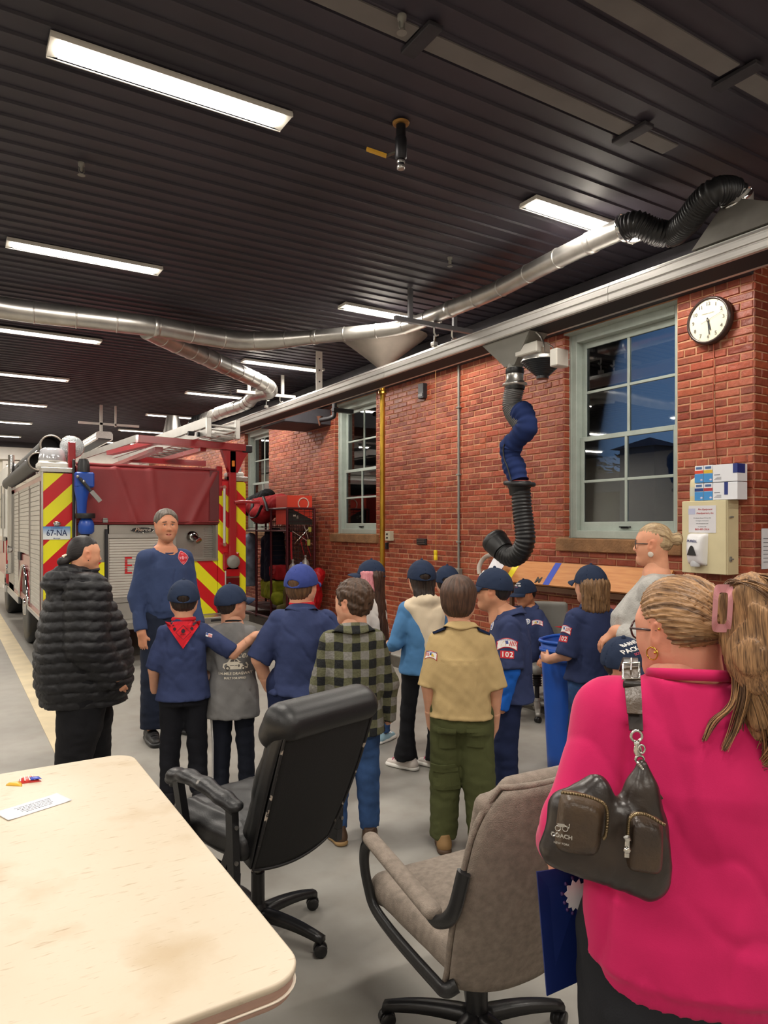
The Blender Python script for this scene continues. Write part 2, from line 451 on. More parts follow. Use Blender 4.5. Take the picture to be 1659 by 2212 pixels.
# ------------------------------------------------------------------ common materials
M = {}
M['deck'] = mat('deck_paint', '37333d', 0.55, var=0.25, vscale=1.3)
M['beam'] = mat('beam_paint', '343238', 0.7, var=0.2)
M['white_paint'] = mat('white_paint', 'e9e6df', 0.55, var=0.04)
M['frame'] = mat('window_paint', 'a4aea6', 0.5, var=0.08, vscale=9, bump=.15, bscale=40)
M['sill'] = mat('brown_stone', '8a6442', 0.85, var=0.25, vscale=9, bump=.6, bscale=45)
M['alu'] = mat('brushed_aluminium', 'c9c6c2', 0.38, 0.55, var=0.12, vscale=5, stretch=(12, .4, 12))
M['galv'] = mat('galvanised_steel', 'c3c0bb', 0.33, 0.9, var=0.16, vscale=7, bump=.06, bscale=25)
M['chrome'] = mat('chrome', 'dddddd', 0.08, 1.0)
M['steel'] = mat('dull_steel', '8f8d8a', 0.4, 0.9, var=.1)
M['black_rubber'] = mat('black_rubber', '1a1a1c', 0.42, var=.2, vscale=12, bump=.05)
M['black_plastic'] = mat('black_plastic', '1b1b1d', 0.35, var=.15, vscale=14, bump=.08, bscale=180)
M['dark'] = mat('dark_metal', '242327', 0.5, 0.2)
M['brass'] = mat('worn_brass', 'b8923a', 0.28, 1.0, var=.35, vscale=4, stretch=(3, 3, 1))
M['grey_metal'] = mat('grey_enamel', '86857f', 0.5, 0.2, var=.1)
# ------------------------------------------------------------------ floor
def floor_mat():
 m = bpy.data.materials.new('grey_epoxy_floor'); m.use_nodes = True; n = m.node_tree.nodes; L = m.node_tree.links; b = n['Principled BSDF']
 tcn = n.new('ShaderNodeTexCoord')
 a = n.new('ShaderNodeTexNoise'); a.inputs['Scale'].default_value = 0.7; a.inputs['Detail'].default_value = 6; a.inputs['Roughness'].default_value = .6
 c = n.new('ShaderNodeTexNoise'); c.inputs['Scale'].default_value = 7; c.inputs['Detail'].default_value = 6
 L.new(tcn.outputs['Object'], a.inputs['Vector']); L.new(tcn.outputs['Object'], c.inputs['Vector'])
 r1 = n.new('ShaderNodeValToRGB'); r1.color_ramp.elements[0].position = .35; r1.color_ramp.elements[1].position = .7
 r1.color_ramp.elements[0].color = (*lin('908d87'), 1); r1.color_ramp.elements[1].color = (*lin('a3a099'), 1)
 r2 = n.new('ShaderNodeValToRGB'); r2.color_ramp.elements[0].position = .3; r2.color_ramp.elements[1].position = .6
 r2.color_ramp.elements[0].color = (.86, .84, .82, 1); r2.color_ramp.elements[1].color = (1, 1, 1, 1)
 L.new(a.outputs[0], r1.inputs[0]); L.new(c.outputs[0], r2.inputs[0])
 mx = n.new('ShaderNodeMix'); mx.data_type = 'RGBA'; mx.blend_type = 'MULTIPLY'; mx.inputs[0].default_value = 1
 L.new(r1.outputs[0], mx.inputs[6]); L.new(r2.outputs[0], mx.inputs[7]); L.new(mx.outputs[2], b.inputs['Base Color'])
 mr2 = n.new('ShaderNodeMapRange'); mr2.inputs[3].default_value = .42; mr2.inputs[4].default_value = .62
 L.new(c.outputs[0], mr2.inputs[0]); L.new(mr2.outputs[0], b.inputs['Roughness'])
 bp = n.new('ShaderNodeBump'); bp.inputs['Strength'].default_value = .08; bp.inputs['Distance'].default_value = .01
 L.new(c.outputs[0], bp.inputs['Height']); L.new(bp.outputs[0], b.inputs['Normal'])
 return m
XL, XW, Y0, Y1, ZC = -8.0, 5.2, -4.0, 22.0, 4.0
b = MB(); b.box((XL, Y0, -0.1), (XW+.38, Y1, 0)); floor = b.build('floor', floor_mat(), kind='structure')
# cream painted lane lines
stripe_m = mat('cream_floor_paint', 'd6c6a4', .5, var=.15, vscale=3)
b = MB(); b.box((0.69, 5.0, 0.001), (0.89, 21.5, 0.004))
b.box((-3.2, 12.1, 0.001), (0.69, 12.3, 0.004)); o = b.build('trim_1', stripe_m, kind='structure')
# ------------------------------------------------------------------ ceiling: ribbed steel deck, ribs across the room
b = MB(); pitch = 0.1524; Ya = -3.6; n = int((Y1-Ya)/pitch)
prof = []
for i in range(n+1):
 y = Ya+i*pitch
 prof += [(y, ZC), (y+.020, ZC), (y+.025, ZC+.014), (y+.147, ZC+.014)]
vs = []
for y, z in prof: vs += [(XL, y, z), (XW+.1, y, z)]
b._add(vs, [(2*i, 2*i+1, 2*i+3, 2*i+2) for i in range(len(prof)-1)])
b.build('ceiling', M['deck'], kind='structure')
b = MB(); b.box((XL, Y0, ZC+.06), (XW+.2, Y1, ZC+.2)); b.build('trim_2', M['deck'], kind='structure')
# grey flat panels set into the deck
pm = mat('grey_ceiling_panel', '6f6b68', .7, var=.12, vscale=4)
pan = thing('ceiling_panel', 'flat grey strips in the dark deck above the fixtures, upper right', 'panel', (2.6, 2.6, 3.98))
k = 0
for (xa, xb, yc) in ((1.95, 3.35, 2.72), (3.45, 3.75, 2.72), (1.3, 1.85, 2.72), (2.35, 3.35, 2.09), (3.48, 4.6, 2.09)):
 b = MB(); b.box((xa, yc-.055, 3.992), (xb, yc+.055, 4.0)); b.build('panel_strip', pm, pan, world=True)
for (xc, yc) in ((3.4, 2.72), (1.9, 2.72), (3.42, 2.09)):
 b = MB(); b.box((xc-.04, yc-.12, 3.975), (xc+.04, yc+.12, 4.0), .004); b.build('cross_strap', M['beam'], pan, world=True)
# ------------------------------------------------------------------ brick wall on the right
def brick_mat():
 m = bpy.data.materials.new('painted_red_brick'); m.use_nodes = True; n = m.node_tree.nodes; L = m.node_tree.links; b = n['Principled BSDF']
 at = n.new('ShaderNodeAttribute'); at.attribute_name = 'Col'
 tcn = n.new('ShaderNodeNewGeometry')
 nz = n.new('ShaderNodeTexNoise'); nz.inputs['Scale'].default_value = 22; nz.inputs['Detail'].default_value = 5
 n2 = n.new('ShaderNodeTexNoise'); n2.inputs['Scale'].default_value = .9; n2.inputs['Detail'].default_value = 3
 L.new(tcn.outputs['Position'], nz.inputs['Vector']); L.new(tcn.outputs['Position'], n2.inputs['Vector'])
 r1 = n.new('ShaderNodeValToRGB'); r1.color_ramp.elements[0].position = .3; r1.color_ramp.elements[0].color = (.76, .74, .74, 1)
 r1.color_ramp.elements[1].position = .62; r1.color_ramp.elements[1].color = (1.0, 1.0, 1.0, 1)
 r2 = n.new('ShaderNodeValToRGB'); r2.color_ramp.elements[0].position = .35; r2.color_ramp.elements[0].color = (.78, .76, .78, 1)
 r2.color_ramp.elements[1].position = .65; r2.color_ramp.elements[1].color = (1, 1, 1, 1)
 L.new(nz.outputs[0], r1.inputs[0]); L.new(n2.outputs[0], r2.inputs[0])
 m1 = n.new('ShaderNodeMix'); m1.data_type = 'RGBA'; m1.blend_type = 'MULTIPLY'; m1.inputs[0].default_value = 1
 m2 = n.new('ShaderNodeMix'); m2.data_type = 'RGBA'; m2.blend_type = 'MULTIPLY'; m2.inputs[0].default_value = 1
 L.new(at.outputs['Color'], m1.inputs[6]); L.new(r1.outputs[0], m1.inputs[7])
 L.new(m1.outputs[2], m2.inputs[6]); L.new(r2.outputs[0], m2.inputs[7]); L.new(m2.outputs[2], b.inputs['Base Color'])
 b.inputs['Roughness'].default_value = .5
 bp = n.new('ShaderNodeBump'); bp.inputs['Strength'].default_value = .7; bp.inputs['Distance'].default_value = .012
 L.new(nz.outputs[0], bp.inputs['Height']); L.new(bp.outputs[0], b.inputs['Normal'])
 return m
BRICK = brick_mat()
MORTAR = mat('mortar', 'c79a78', .9, var=.35, vscale=8, bump=.5, bscale=60, coord='Object', col2='a87656')
WIN = [(3.71, 4.985), (8.575, 9.85), (12.5, 13.775)]; WZ0, WZ1 = 1.58, 3.60
PIER_Y = 3.05
CH_ = 0.0655
def brick_mesh(L, H, D, rs, col, i):
 """one slightly uneven brick, centred; face towards -x"""
 g = 0.006
 rr = random.Random(rs)
 def j(a=.0016): return rr.uniform(-a, a)
 x0 = -D/2
 yy, zz = L/2, H/2
 vs = []
 for (a, c) in ((-1, -1), (1, -1), (1, 1), (-1, 1)): vs.append((D/2, a*yy, c*zz))
 for (a, c) in ((-1, -1), (1, -1), (1, 1), (-1, 1)): vs.append((x0+.006+j(), a*yy+j(), c*zz+j()))
 for (a, c) in ((-1, -1), (1, -1), (1, 1), (-1, 1)): vs.append((x0+j(.002), a*(yy-.006)+j(.002), c*(zz-.006)+j()))
 fs = [(0, 1, 5, 4), (1, 2, 6, 5), (2, 3, 7, 6), (3, 0, 4, 7), (4, 5, 9, 8), (5, 6, 10, 9), (6, 7, 11, 10), (7, 4, 8, 11), (8, 9, 10, 11)]
 return vs, [f[::-1] for f in fs]
BR_COLS = ['a24e33', '97452e', 'ab5638', '8c3d2a', 'b05d43', '9b4f37', 'a54b30', '914834']
def bcol(i): return lin(BR_COLS[i % 8])
# layout of courses on the wall plane and on the two far jambs
bricks = []   # (kind, x, y, z, L, rot)
zc = 0.15; row = 0
rb = random.Random(11)
while zc < 3.99:
 zz = zc+CH_/2
 header = (row % 7 == 3)
 Lb = 0.108 if header else 0.215
 segs = [(PIER_Y, 21.7)]
 for (wa, wb) in WIN:
  if zz > WZ0-.13 and zz < WZ1: 
   e = .07 if zz < WZ0 else 0
   ns = []
   for a, c in segs:
    if a < wa-e < c: ns.append((a, wa-e))
    if a < wb+e < c: ns.append((wb+e, c))
    if not (a < wa-e < c) and not (a < wb+e < c): ns.append((a, c))
   segs = ns
 for a, c in segs:
  y = a-(0 if row % 2 == 0 else 0); first = True
  while y < c-.01:
   l = Lb
   if first and row % 2: l = Lb/2
   first = False
   l = min(l, c-y)
   if c-(y+l) < .04: l = c-y
   bricks.append((XW+.045+rb.uniform(-.0025, .0025), y+l/2, zz+rb.uniform(-.0015, .0015), l-.010, 0)); y += l
 zc += CH_; row += 1
def vis_score(bk):
 x, y, z, l, r = bk
 d = x*SY+y*CYW; u = CX+F*(x*CYW-y*SY)/d; v = HZ-F*(z-CH)/d
 if not (0 < u < 1659 and 0 < v < 1500): return -1
 rail_v = HZ-F*(3.27-CH)/((4.34/ x)*d)
 if v < 480+(1659-u)*0.36+60: return -1
 if u > 1150 and v > 1240: return -1
 return l/d/d
order = sorted(range(len(bricks)), key=lambda i: -vis_score(bricks[i]))
solo = set(order[:290])
wall = MB()
# backing with mortar colour, with window holes
def wall_slab(b, x0, x1):
 ys = [PIER_Y]+[q for w_ in WIN for q in w_]+[Y1]
 b.box((x0, PIER_Y, .0), (x1, Y1, WZ0-.13+.0)); b.box((x0, PIER_Y, WZ1), (x1, Y1, ZC+.04))
 for i in range(0, len(ys), 2): b.box((x0, ys[i], WZ0-.13), (x1, ys[i+1], WZ1))
wall_slab(wall, XW+.007, XW+.19)
wall_o = wall.build('wall_right', MORTAR, kind='structure')
proto = {}
Vs, Fs, Cs = [], [], []
for i, (x, y, z, l, r) in enumerate(bricks):
 ci = rb.randrange(8)
 vs, fs = brick_mesh(l, CH_-.010, .09, i*3 % 97 if i in solo else i, None, i)
 if i in solo:
  key = (round(l, 2), i % 8)
  if key not in proto:
   me = bpy.data.meshes.new('brick'); me.from_pydata(vs, [], fs); me.materials.append(BRICK)
   ca = me.color_attributes.new('Col', 'FLOAT_COLOR', 'POINT'); ca.data.foreach_set('color', np.tile(np.array([*bcol(ci), 1], np.float32), len(vs)))
   proto[key] = me
  o = bpy.data.objects.new('brick', proto[key]); link(o); o.parent = wall_o
  o.location = Vector((x, y, z))-wall_o.location
 else:
  n0 = len(Vs); sh = rb.uniform(.9, 1.08)
  Vs += [(a+x, c+y, e+z) for a, c, e in vs]; Fs += [tuple(q+n0 for q in f) for f in fs]; Cs += [tuple(q*sh for q in bcol(ci))]*len(vs)
# jamb bricks (the far reveals face the camera) and the corner at the clock pier
jam = []
zc = .15; row = 0
while zc < 3.99:
 zz = zc+CH_/2
 js = [(PIER_Y, 0, .38, True)]
 if zz > WZ0 and zz < WZ1: js += [(wb, 0, .12, False) for wa, wb in WIN]
 for yj, xa, wd, conv in js:
  x = 0.0
  if conv:
   ls = [.10, .215, .1] if row % 2 else [.2, .2]
  else: ls = [.115]
  for l in ls:
   l2 = min(l, wd-x)
   if l2 < .03: continue
   yy = yj+(.038 if not conv else .038)
   vs, fs = brick_mesh(l2-.008, CH_-.010, .09, int(x*100)+row, None, 0)
   n0 = len(Vs); ci = rb.randrange(8)
   # rotate so the face points to -y
   Vs += [(XW+x+l2/2-c+(0.002), yy+a+(.0), e+zz) for a, c, e in vs]; Fs += [tuple(q+n0 for q in f[::-1]) for f in fs]; Cs += [bcol(ci)]*len(vs)
   x += l
 zc += CH_; row += 1
me = bpy.data.meshes.new('brickwork'); me.from_pydata([tuple(np.subtract(v, wall_o.location)) for v in Vs], [], Fs); me.materials.append(BRICK)
ca = me.color_attributes.new('Col', 'FLOAT_COLOR', 'POINT'); ca.data.foreach_set('color', np.array([(*c, 1) for c in Cs], np.float32).ravel())
bo = bpy.data.objects.new('brickwork', me); link(bo); bo.parent = wall_o; bo['kind'] = 'stuff'
# wall beyond the opening next to the clock pier, far part of the side wall, other walls
b = MB(); b.box((XW+.38, Y0, 0), (XW+.5, PIER_Y, ZC+.04)); b.box((XW+.19, PIER_Y, 0), (XW+.5, PIER_Y+.3, ZC+.04)); b.box((XW, Y0, ZC+.03), (XW+.5, PIER_Y, ZC+.06)); b.build('wall_alcove', mat('dark_red_plaster', '5b2c22', .7, var=.2), kind='structure')
b = MB(); b.box((XL-.2, Y1, 0), (XW+.6, Y1+.2, ZC+.2)); b.build('wall_back', mat('cream_wall', 'd8d2c6', .7, var=.06), kind='structure')
b = MB(); b.box((XL-.2, Y0, 0), (XL, Y1, ZC+.2)); b.build('wall_left', mat('cream_wall2', 'cfc9bd', .7, var=.06), kind='structure')
b = MB(); b.box((XL-.2, Y0-.2, 0), (XW+.6, Y0, ZC+.2)); b.build('wall_front', mat('cream_wall3', 'cfc9bd', .7, var=.06), kind='structure')
# white beam and pale overhead doors on the far wall
b = MB(); b.box((XL, Y1-.25, 3.52), (XW, Y1, 3.86), .01); b.build('trim_3', M['white_paint'], kind='structure')
b = MB(); b.box((XL, Y1-.3, 3.86), (XW, Y1, 4.0)); b.build('trim_4', M['beam'], kind='structure')
dm = mat('cream_door_panels', 'cfc8b8', .6, var=.06)
for q, (xa, xb) in enumerate(((-7.2, -3.6), (-2.9, 0.9), (1.4, 4.9))):
 fr = MB(); fr.box((xa-.08, Y1-.1, 0), (xa, Y1, 3.5)); fr.box((xb, Y1-.1, 0), (xb+.08, Y1, 3.5)); fr.box((xa, Y1-.1, 3.4), (xb, Y1, 3.5))
 fo = fr.build('door_%d' % (q+1), M['white_paint'], kind='structure')
 for i in range(7):
  p = MB(); z = i*.485; p.box((xa, Y1-.08, z+.008), (xb, Y1-.03, z+.477), .008)
  p.box((xa+.15, Y1-.085, z+.1), (xb-.15, Y1-.07, z+.16)); po = p.build('panel', dm, fo, world=True)
b = MB(); b.box((XW-.10, PIER_Y, 3.625), (XW+.05, Y1-.3, 4.0), .006); b.box((XW-.16, PIER_Y, 3.61), (XW+.0, Y1-.3, 3.63)); b.build('trim_6', M['beam'], kind='structure')
# concrete curb along the brick wall
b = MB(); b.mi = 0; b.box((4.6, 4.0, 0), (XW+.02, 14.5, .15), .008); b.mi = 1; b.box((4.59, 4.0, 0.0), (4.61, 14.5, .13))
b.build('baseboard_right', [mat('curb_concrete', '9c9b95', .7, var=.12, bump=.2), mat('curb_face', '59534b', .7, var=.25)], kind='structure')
# ------------------------------------------------------------------ windows: double hung, 2 x 2 panes in each sash
def glass_mat():
 m = bpy.data.materials.new('window_glass'); m.use_nodes = True; n = m.node_tree.nodes; L = m.node_tree.links
 n.clear(); o = n.new('ShaderNodeOutputMaterial'); g = n.new('ShaderNodeBsdfGlossy'); t = n.new('ShaderNodeBsdfTransparent'); f = n.new('ShaderNodeFresnel'); mx = n.new('ShaderNodeMixShader')
 g.inputs['Roughness'].default_value = .02; f.inputs[0].default_value = 1.5; t.inputs[0].default_value = (.82, .86, .88, 1)
 ad = n.new('ShaderNodeMath'); ad.operation = 'MULTIPLY'; ad.inputs[1].default_value = 1.7; L.new(f.outputs[0], ad.inputs[0])
 L.new(ad.outputs[0], mx.inputs[0]); L.new(t.outputs[0], mx.inputs[1]); L.new(g.outputs[0], mx.inputs[2]); L.new(mx.outputs[0], o.inputs[0])
 return m
GLASS = glass_mat()
for wi, (ya, yb) in enumerate(WIN):
 X = XW+.12
 f = MB()
 fw = .085
 f.box((X-.03, ya, WZ0), (X+.10, ya+fw, WZ1), .004); f.box((X-.03, yb-fw, WZ0), (X+.10, yb, WZ1), .004)
 f.box((X-.03, ya+fw, WZ1-.09), (X+.10, yb-fw, WZ1), .004); f.box((X-.03, ya+fw, WZ0), (X+.10, yb-fw, WZ0+.075), .004)
 f.box((X-.045, ya+.0, WZ0), (X-.03, ya+.03, WZ1)); f.box((X-.045, yb-.03, WZ0), (X-.03, yb, WZ1))
 f.box((XW+.004, ya, WZ1-.014), (X, yb, WZ1-.001))
 fo = f.build('window_%d' % (wi+1), M['frame'], kind='structure')
 zm = WZ0+.075+(WZ1-.09-WZ0-.075)*.485
 for (za, zb, xo, nm) in ((WZ0+.075, zm+.02, .02, 'lower_sash'), (zm-.02, WZ1-.09, .055, 'upper_sash')):
  s = MB(); xa, xb = X+xo, X+xo+.032; sw = .05
  y0, y1 = ya+fw, yb-fw
  bt = .085 if nm == 'lower_sash' else .045
  tp = .045 if nm == 'lower_sash' else .06
  s.box((xa, y0, za), (xb, y0+sw, zb), .003); s.box((xa, y1-sw, za), (xb, y1, zb), .003)
  s.box((xa, y0+sw, za), (xb, y1-sw, za+bt), .003); s.box((xa, y0+sw, zb-tp), (xb, y1-sw, zb), .003)
  ym, zmm = (y0+y1)/2, (za+bt+zb-tp)/2
  so = s.build(nm, M['frame'], fo, world=True)
  for p0, p1 in (((xa, ym-.013, za+bt), (xb, ym+.013, zb-tp)), ((xa+.002, y0+sw, zmm-.013), (xb-.002, ym-.013, zmm+.013)), ((xa+.002, ym+.013, zmm-.013), (xb-.002, y1-sw, zmm+.013))):
   q = MB(); q.box(p0, p1, .003); qo = q.build('muntin', M['frame'], so); qo.data.transform(Matrix.Translation(-Vector(fo.location)))
  for (pa, pb) in ((y0+sw, ym-.013), (ym+.013, y1-sw)):
   for (pc, pd) in ((za+bt, zmm-.013), (zmm+.013, zb-tp)):
    q = MB(); q.box((xa+.012, pa, pc), (xa+.016, pb, pd)); qo = q.build('pane', GLASS, so); qo.data.transform(Matrix.Translation(-Vector(fo.location)))
  if nm == 'lower_sash':
   q = MB(); q.box((xa-.02, ym-.06, za+.03), (xa, ym+.06, za+.04)); q.box((xa-.02, ym-.04, za+.02), (xa-.012, ym+.04, za+.04))
   qo = q.build('sash_lift', M['dark'], so); qo.data.transform(Matrix.Translation(-Vector(fo.location)))
 st = MB(); st.box((XW-.045, ya-.07, WZ0-.128), (XW+.22, yb+.07, WZ0-.002), .008)
 st.build('window_sill_%d' % (wi+1), M['sill'], kind='structure')
# ------------------------------------------------------------------ ceiling light fixtures
lum = emis('lit_diffuser', 'fffaf0', 9.0)
XS = [-5.7, -2.64, 1.02, 4.08]
fix_group = 'white strip lights on the dark deck'
names = {(1.02, 0): 'nearest and largest white strip light, upper left of the photo',
         (4.08, 0): 'white strip light partly behind the steel duct near the black flexible hose'}
first = None
def light_fixture(x, y, label, z=3.97, group=None):
 t = thing('ceiling_light', label, 'ceiling light', (x, y, z+.012), 0, group)
 b = MB(); L, W = .61, .085
 b._add([(-L, -W, .012), (L, -W, .012), (L, W, .012), (-L, W, .012), (-L, -W, -.015), (L, -W, -.015), (L, W, -.015), (-L, W, -.015)],
           [(0, 1, 2, 3), (0, 4, 5, 1), (1, 5, 6, 2), (2, 6, 7, 3), (3, 7, 4, 0)])
 for sx in (-1, 1):
  b._add([(sx*L, -W, -.015), (sx*L, W, -.015), (sx*(L-.05), W, -.005), (sx*(L-.05), -W, -.005)], [(0, 1, 2, 3)])
 b.box((-L, -W-.006, -.02), (L, -W, -.0)); b.box((-L, W, -.02), (L, W+.006, -.0))
 b.build('housing', M['white_paint'], t)
 b = MB()
 b.grid(lambda u, v: (-.56+1.12*u, (v-.5)*2*.078, -.012-.018*math.sin(v*PI)), 2, 8)
 b.build('diffuser', lum, t)
 la = bpy.data.lights.new('tube_light', 'AREA'); la.shape = 'RECTANGLE'; la.size = 1.12; la.size_y = .15; la.energy = LAMP_W; la.color = (1, .93, .83)
 lo = bpy.data.objects.new('tube_light', la); link(lo); lo.parent = t; lo.location = (0, 0, -.035)
 return t
rows = [3.66, 6.4, 9.25, 11.95, 14.75, 17.45, 20.2]
ordn = ['first', 'second', 'third', 'fourth', 'fifth', 'sixth', 'seventh', 'farthest']
for ci, x in enumerate(XS):
 ys = [-2.0, 0.85]+rows
 for ri, y in enumerate(ys):
  if x == -5.7 and ri % 2: continue
  k = ri-2
  if ci == 2 and 0 <= k: lab = ('largest white strip light, nearest the camera at upper left' if k == 0 else 'white strip light in the left row, %s one counting from the large near one' % ordn[k])
  elif ci == 3 and 0 <= k: lab = ('white strip light crossed by the steel duct near the black flexible hose' if k == 0 else 'white strip light in the right row along the brick wall, %s from the duct end' % ordn[k])
  else: lab = 'unseen white strip light, %s column from the left, %s row from the front' % (ordn[ci], ordn[min(ri, 8)] if ri < 7 else ['', 'eighth', 'ninth'][ri-6])
  light_fixture(x, y, lab, group='unseen strip lights' if lab.startswith('unseen') else fix_group)
# ------------------------------------------------------------------ figure building
def xf(prims, Rm, t, s=1.0):
 """prims given in a local frame -> the figure's frame (rotate, scale, move)"""
 R3 = np.array(Rm.to_3x3() if isinstance(Rm, Matrix) else Rm, float); t = V3(t); out = []
 for p in prims:
  cs = np.array([[p.lo[0] if i else p.hi[0], p.lo[1] if j else p.hi[1], p.lo[2] if k else p.hi[2]] for i in (0, 1) for j in (0, 1) for k in (0, 1)])
  W = cs @ R3.T*s+t
  def f(x, y, z, p=p):
   x, y, z = (x-t[0])/s, (y-t[1])/s, (z-t[2])/s
   return p.f(x*R3[0, 0]+y*R3[1, 0]+z*R3[2, 0], x*R3[0, 1]+y*R3[1, 1]+z*R3[2, 1], x*R3[0, 2]+y*R3[1, 2]+z*R3[2, 2])*s
  q = Prim(f, W.min(0), W.max(0), p.k*s, p.op); out.append(q)
 return out
def skin_mat(name, hexc):
 return mat(name, 'ffffff', .55, attr='Col', var=.07, vscale=30, bump=.06, bscale=120, sss=.12, spec=.35)
def hair_mat(name, c1, c2, st=None):
 if name in MATS: return MATS[name]
 m = bpy.data.materials.new(name); m.use_nodes = True; MATS[name] = m
 n = m.node_tree.nodes; L = m.node_tree.links; b = n['Principled BSDF']
 at = n.new('ShaderNodeAttribute'); at.attribute_name = 'St'
 a = n.new('ShaderNodeTexNoise'); a.inputs['Scale'].default_value = 420; a.inputs['Detail'].default_value = 2
 c = n.new('ShaderNodeTexNoise'); c.inputs['Scale'].default_value = 95; c.inputs['Detail'].default_value = 3
 for q in (a, c): L.new(at.outputs['Vector'], q.inputs['Vector'])
 mx = n.new('ShaderNodeMath'); mx.operation = 'MULTIPLY_ADD'; mx.inputs[1].default_value = .5; L.new(a.outputs[0], mx.inputs[0])
 h = n.new('ShaderNodeMath'); h.operation = 'MULTIPLY'; h.inputs[1].default_value = .5; L.new(c.outputs[0], h.inputs[0]); L.new(h.outputs[0], mx.inputs[2])
 rp = n.new('ShaderNodeValToRGB'); rp.color_ramp.elements[0].position = .36; rp.color_ramp.elements[1].position = .64
 rp.color_ramp.elements[0].color = (*lin(c1), 1); rp.color_ramp.elements[1].color = (*lin(c2), 1)
 L.new(mx.outputs[0], rp.inputs[0]); L.new(rp.outputs[0], b.inputs['Base Color']); b.inputs['Roughness'].default_value = .48
 bp = n.new('ShaderNodeBump'); bp.inputs['Strength'].default_value = .7; bp.inputs['Distance'].default_value = .004
 L.new(mx.outputs[0], bp.inputs['Height']); L.new(bp.outputs[0], b.inputs['Normal']); b.inputs['Specular IOR Level'].default_value = .4
 return m
def cloth(name, c, var=.1, bump=.12, bscale=260, rough=.85, sheen=.0, vscale=5, **kw):
 return mat(name, c, rough, var=var, vscale=vscale, bump=bump, bscale=bscale, sheen=sheen, spec=.25, **kw)
def head_prims(hh, fem=0.0, kid=0.0, neck=True, nw=.058):
 """head frame: origin under the chin at neck axis, y forward, z up, heights in hh"""
 S = hh
 def e(c, r, rot=None, k=.02, op='u'): return ell([q*S for q in c], [q*S for q in r], rot, k*S/.22, op)
 def r_(a, b, r1, r2, k=.02, op='u', flat=None): return rc([q*S for q in a], [q*S for q in b], r1*S, r2*S, k*S/.22, flat, op=op)
 P = [e((0, -.06, .64), (.345, .40, .36)), e((0, .02, .50), (.31, .34, .34), k=.03),
         e((0, .12, .34), (.25-.02*fem, .215, .25), k=.03), e((0, .235, .10), (.105, .09, .085), k=.04)]
 for sx in (-1, 1):
  P += [r_((sx*.215, -.04, .28), (sx*.075, .20, .085), .085, .065, k=.05), e((sx*.135, .215, .37), (.10, .10, .11), k=.03)]
  P.append(e((sx*.125, .385, .515), (.085, .085, .050), k=.009, op='s'))
  P.append(e((sx*.055, .335, .335), (.038, .045, .033), k=.012))
 P += [r_((-.15, .255, .585), (.15, .255, .585), .055, .055, k=.03),
          r_((0, .32, .535), (0, .395, .375), .028, .044, k=.012), e((0, .398, .36), (.042, .038, .035), k=.01),
          e((0, .318, .215), (.098, .036, .022), k=.005), e((0, .314, .172), (.085, .038, .027), k=.005),
          r_((-.07, .335, .197), (.07, .335, .197), .008, .008, k=.008, op='s')]
 for sx in (-1, 1):
  P += [e((sx*.345, -.03, .47), (.032, .085, .135), rot=(.15, sx*.25, sx*-.25), k=.012),
              e((sx*.375, -.005, .485), (.022, .045, .08), rot=(.15, 0, 0), k=.008, op='s')]
 if neck: P.append(rc((0, -.11*S, .32*S), (0, -.15*S, -.28*S), nw, nw*1.06, k=.03))
 return P
def head_cols(V, Rm, t, hh, skin, lips=None, brow=None, stub=None):
 q = (V-V3(t)) @ np.array(Rm.to_3x3())/hh
 c = np.tile(np.array(lin(skin)), (len(V), 1))
 x, y, z = np.abs(q[:, 0]), q[:, 1], q[:, 2]
 def mixc(mask, col, a=1.0):
  nonlocal c
  mask = np.clip(mask, 0, 1)[:, None]*a; c = c*(1-mask)+np.array(lin(col))*mask
 near = (np.linalg.norm(q-[0, 0, .5], axis=1) < 1.0)
 ck = near*np.clip(1-np.sqrt(((x-.15)/.10)**2+((z-.35)/.09)**2), 0, 1)*(y > .1)
 c[:, 1] *= 1-.22*ck; c[:, 2] *= 1-.25*ck
 if stub: mixc(near*(y > -.0)*np.clip((.26-z)/.06, 0, 1)*np.clip((z+.02)/.05, 0, 1), stub, .28)
 m = near*(y > .25)*np.clip(1.6-1.6*np.sqrt((x/.115)**2+((z-.194)/.048)**2), 0, 1); mixc(m, lips or 'b0685c', .9)
 if brow: mixc(near*(y > .17)*np.clip(2.6-2.6*np.sqrt(((x-.135)/.095)**2+((z-.600-.015*np.cos(x*12))/.026)**2), 0, 1), brow, .95)
 mixc(near*(y > .2)*np.clip(1.2-np.sqrt(((x-.125)/.10)**2+((z-.515)/.045)**2)*1.2, 0, 1), '8a5240', .35)
 ear = near*(x > .34)*(z < .62)*(z > .3); c[:, 1] *= 1-.12*ear; c[:, 2] *= 1-.14*ear
 return c
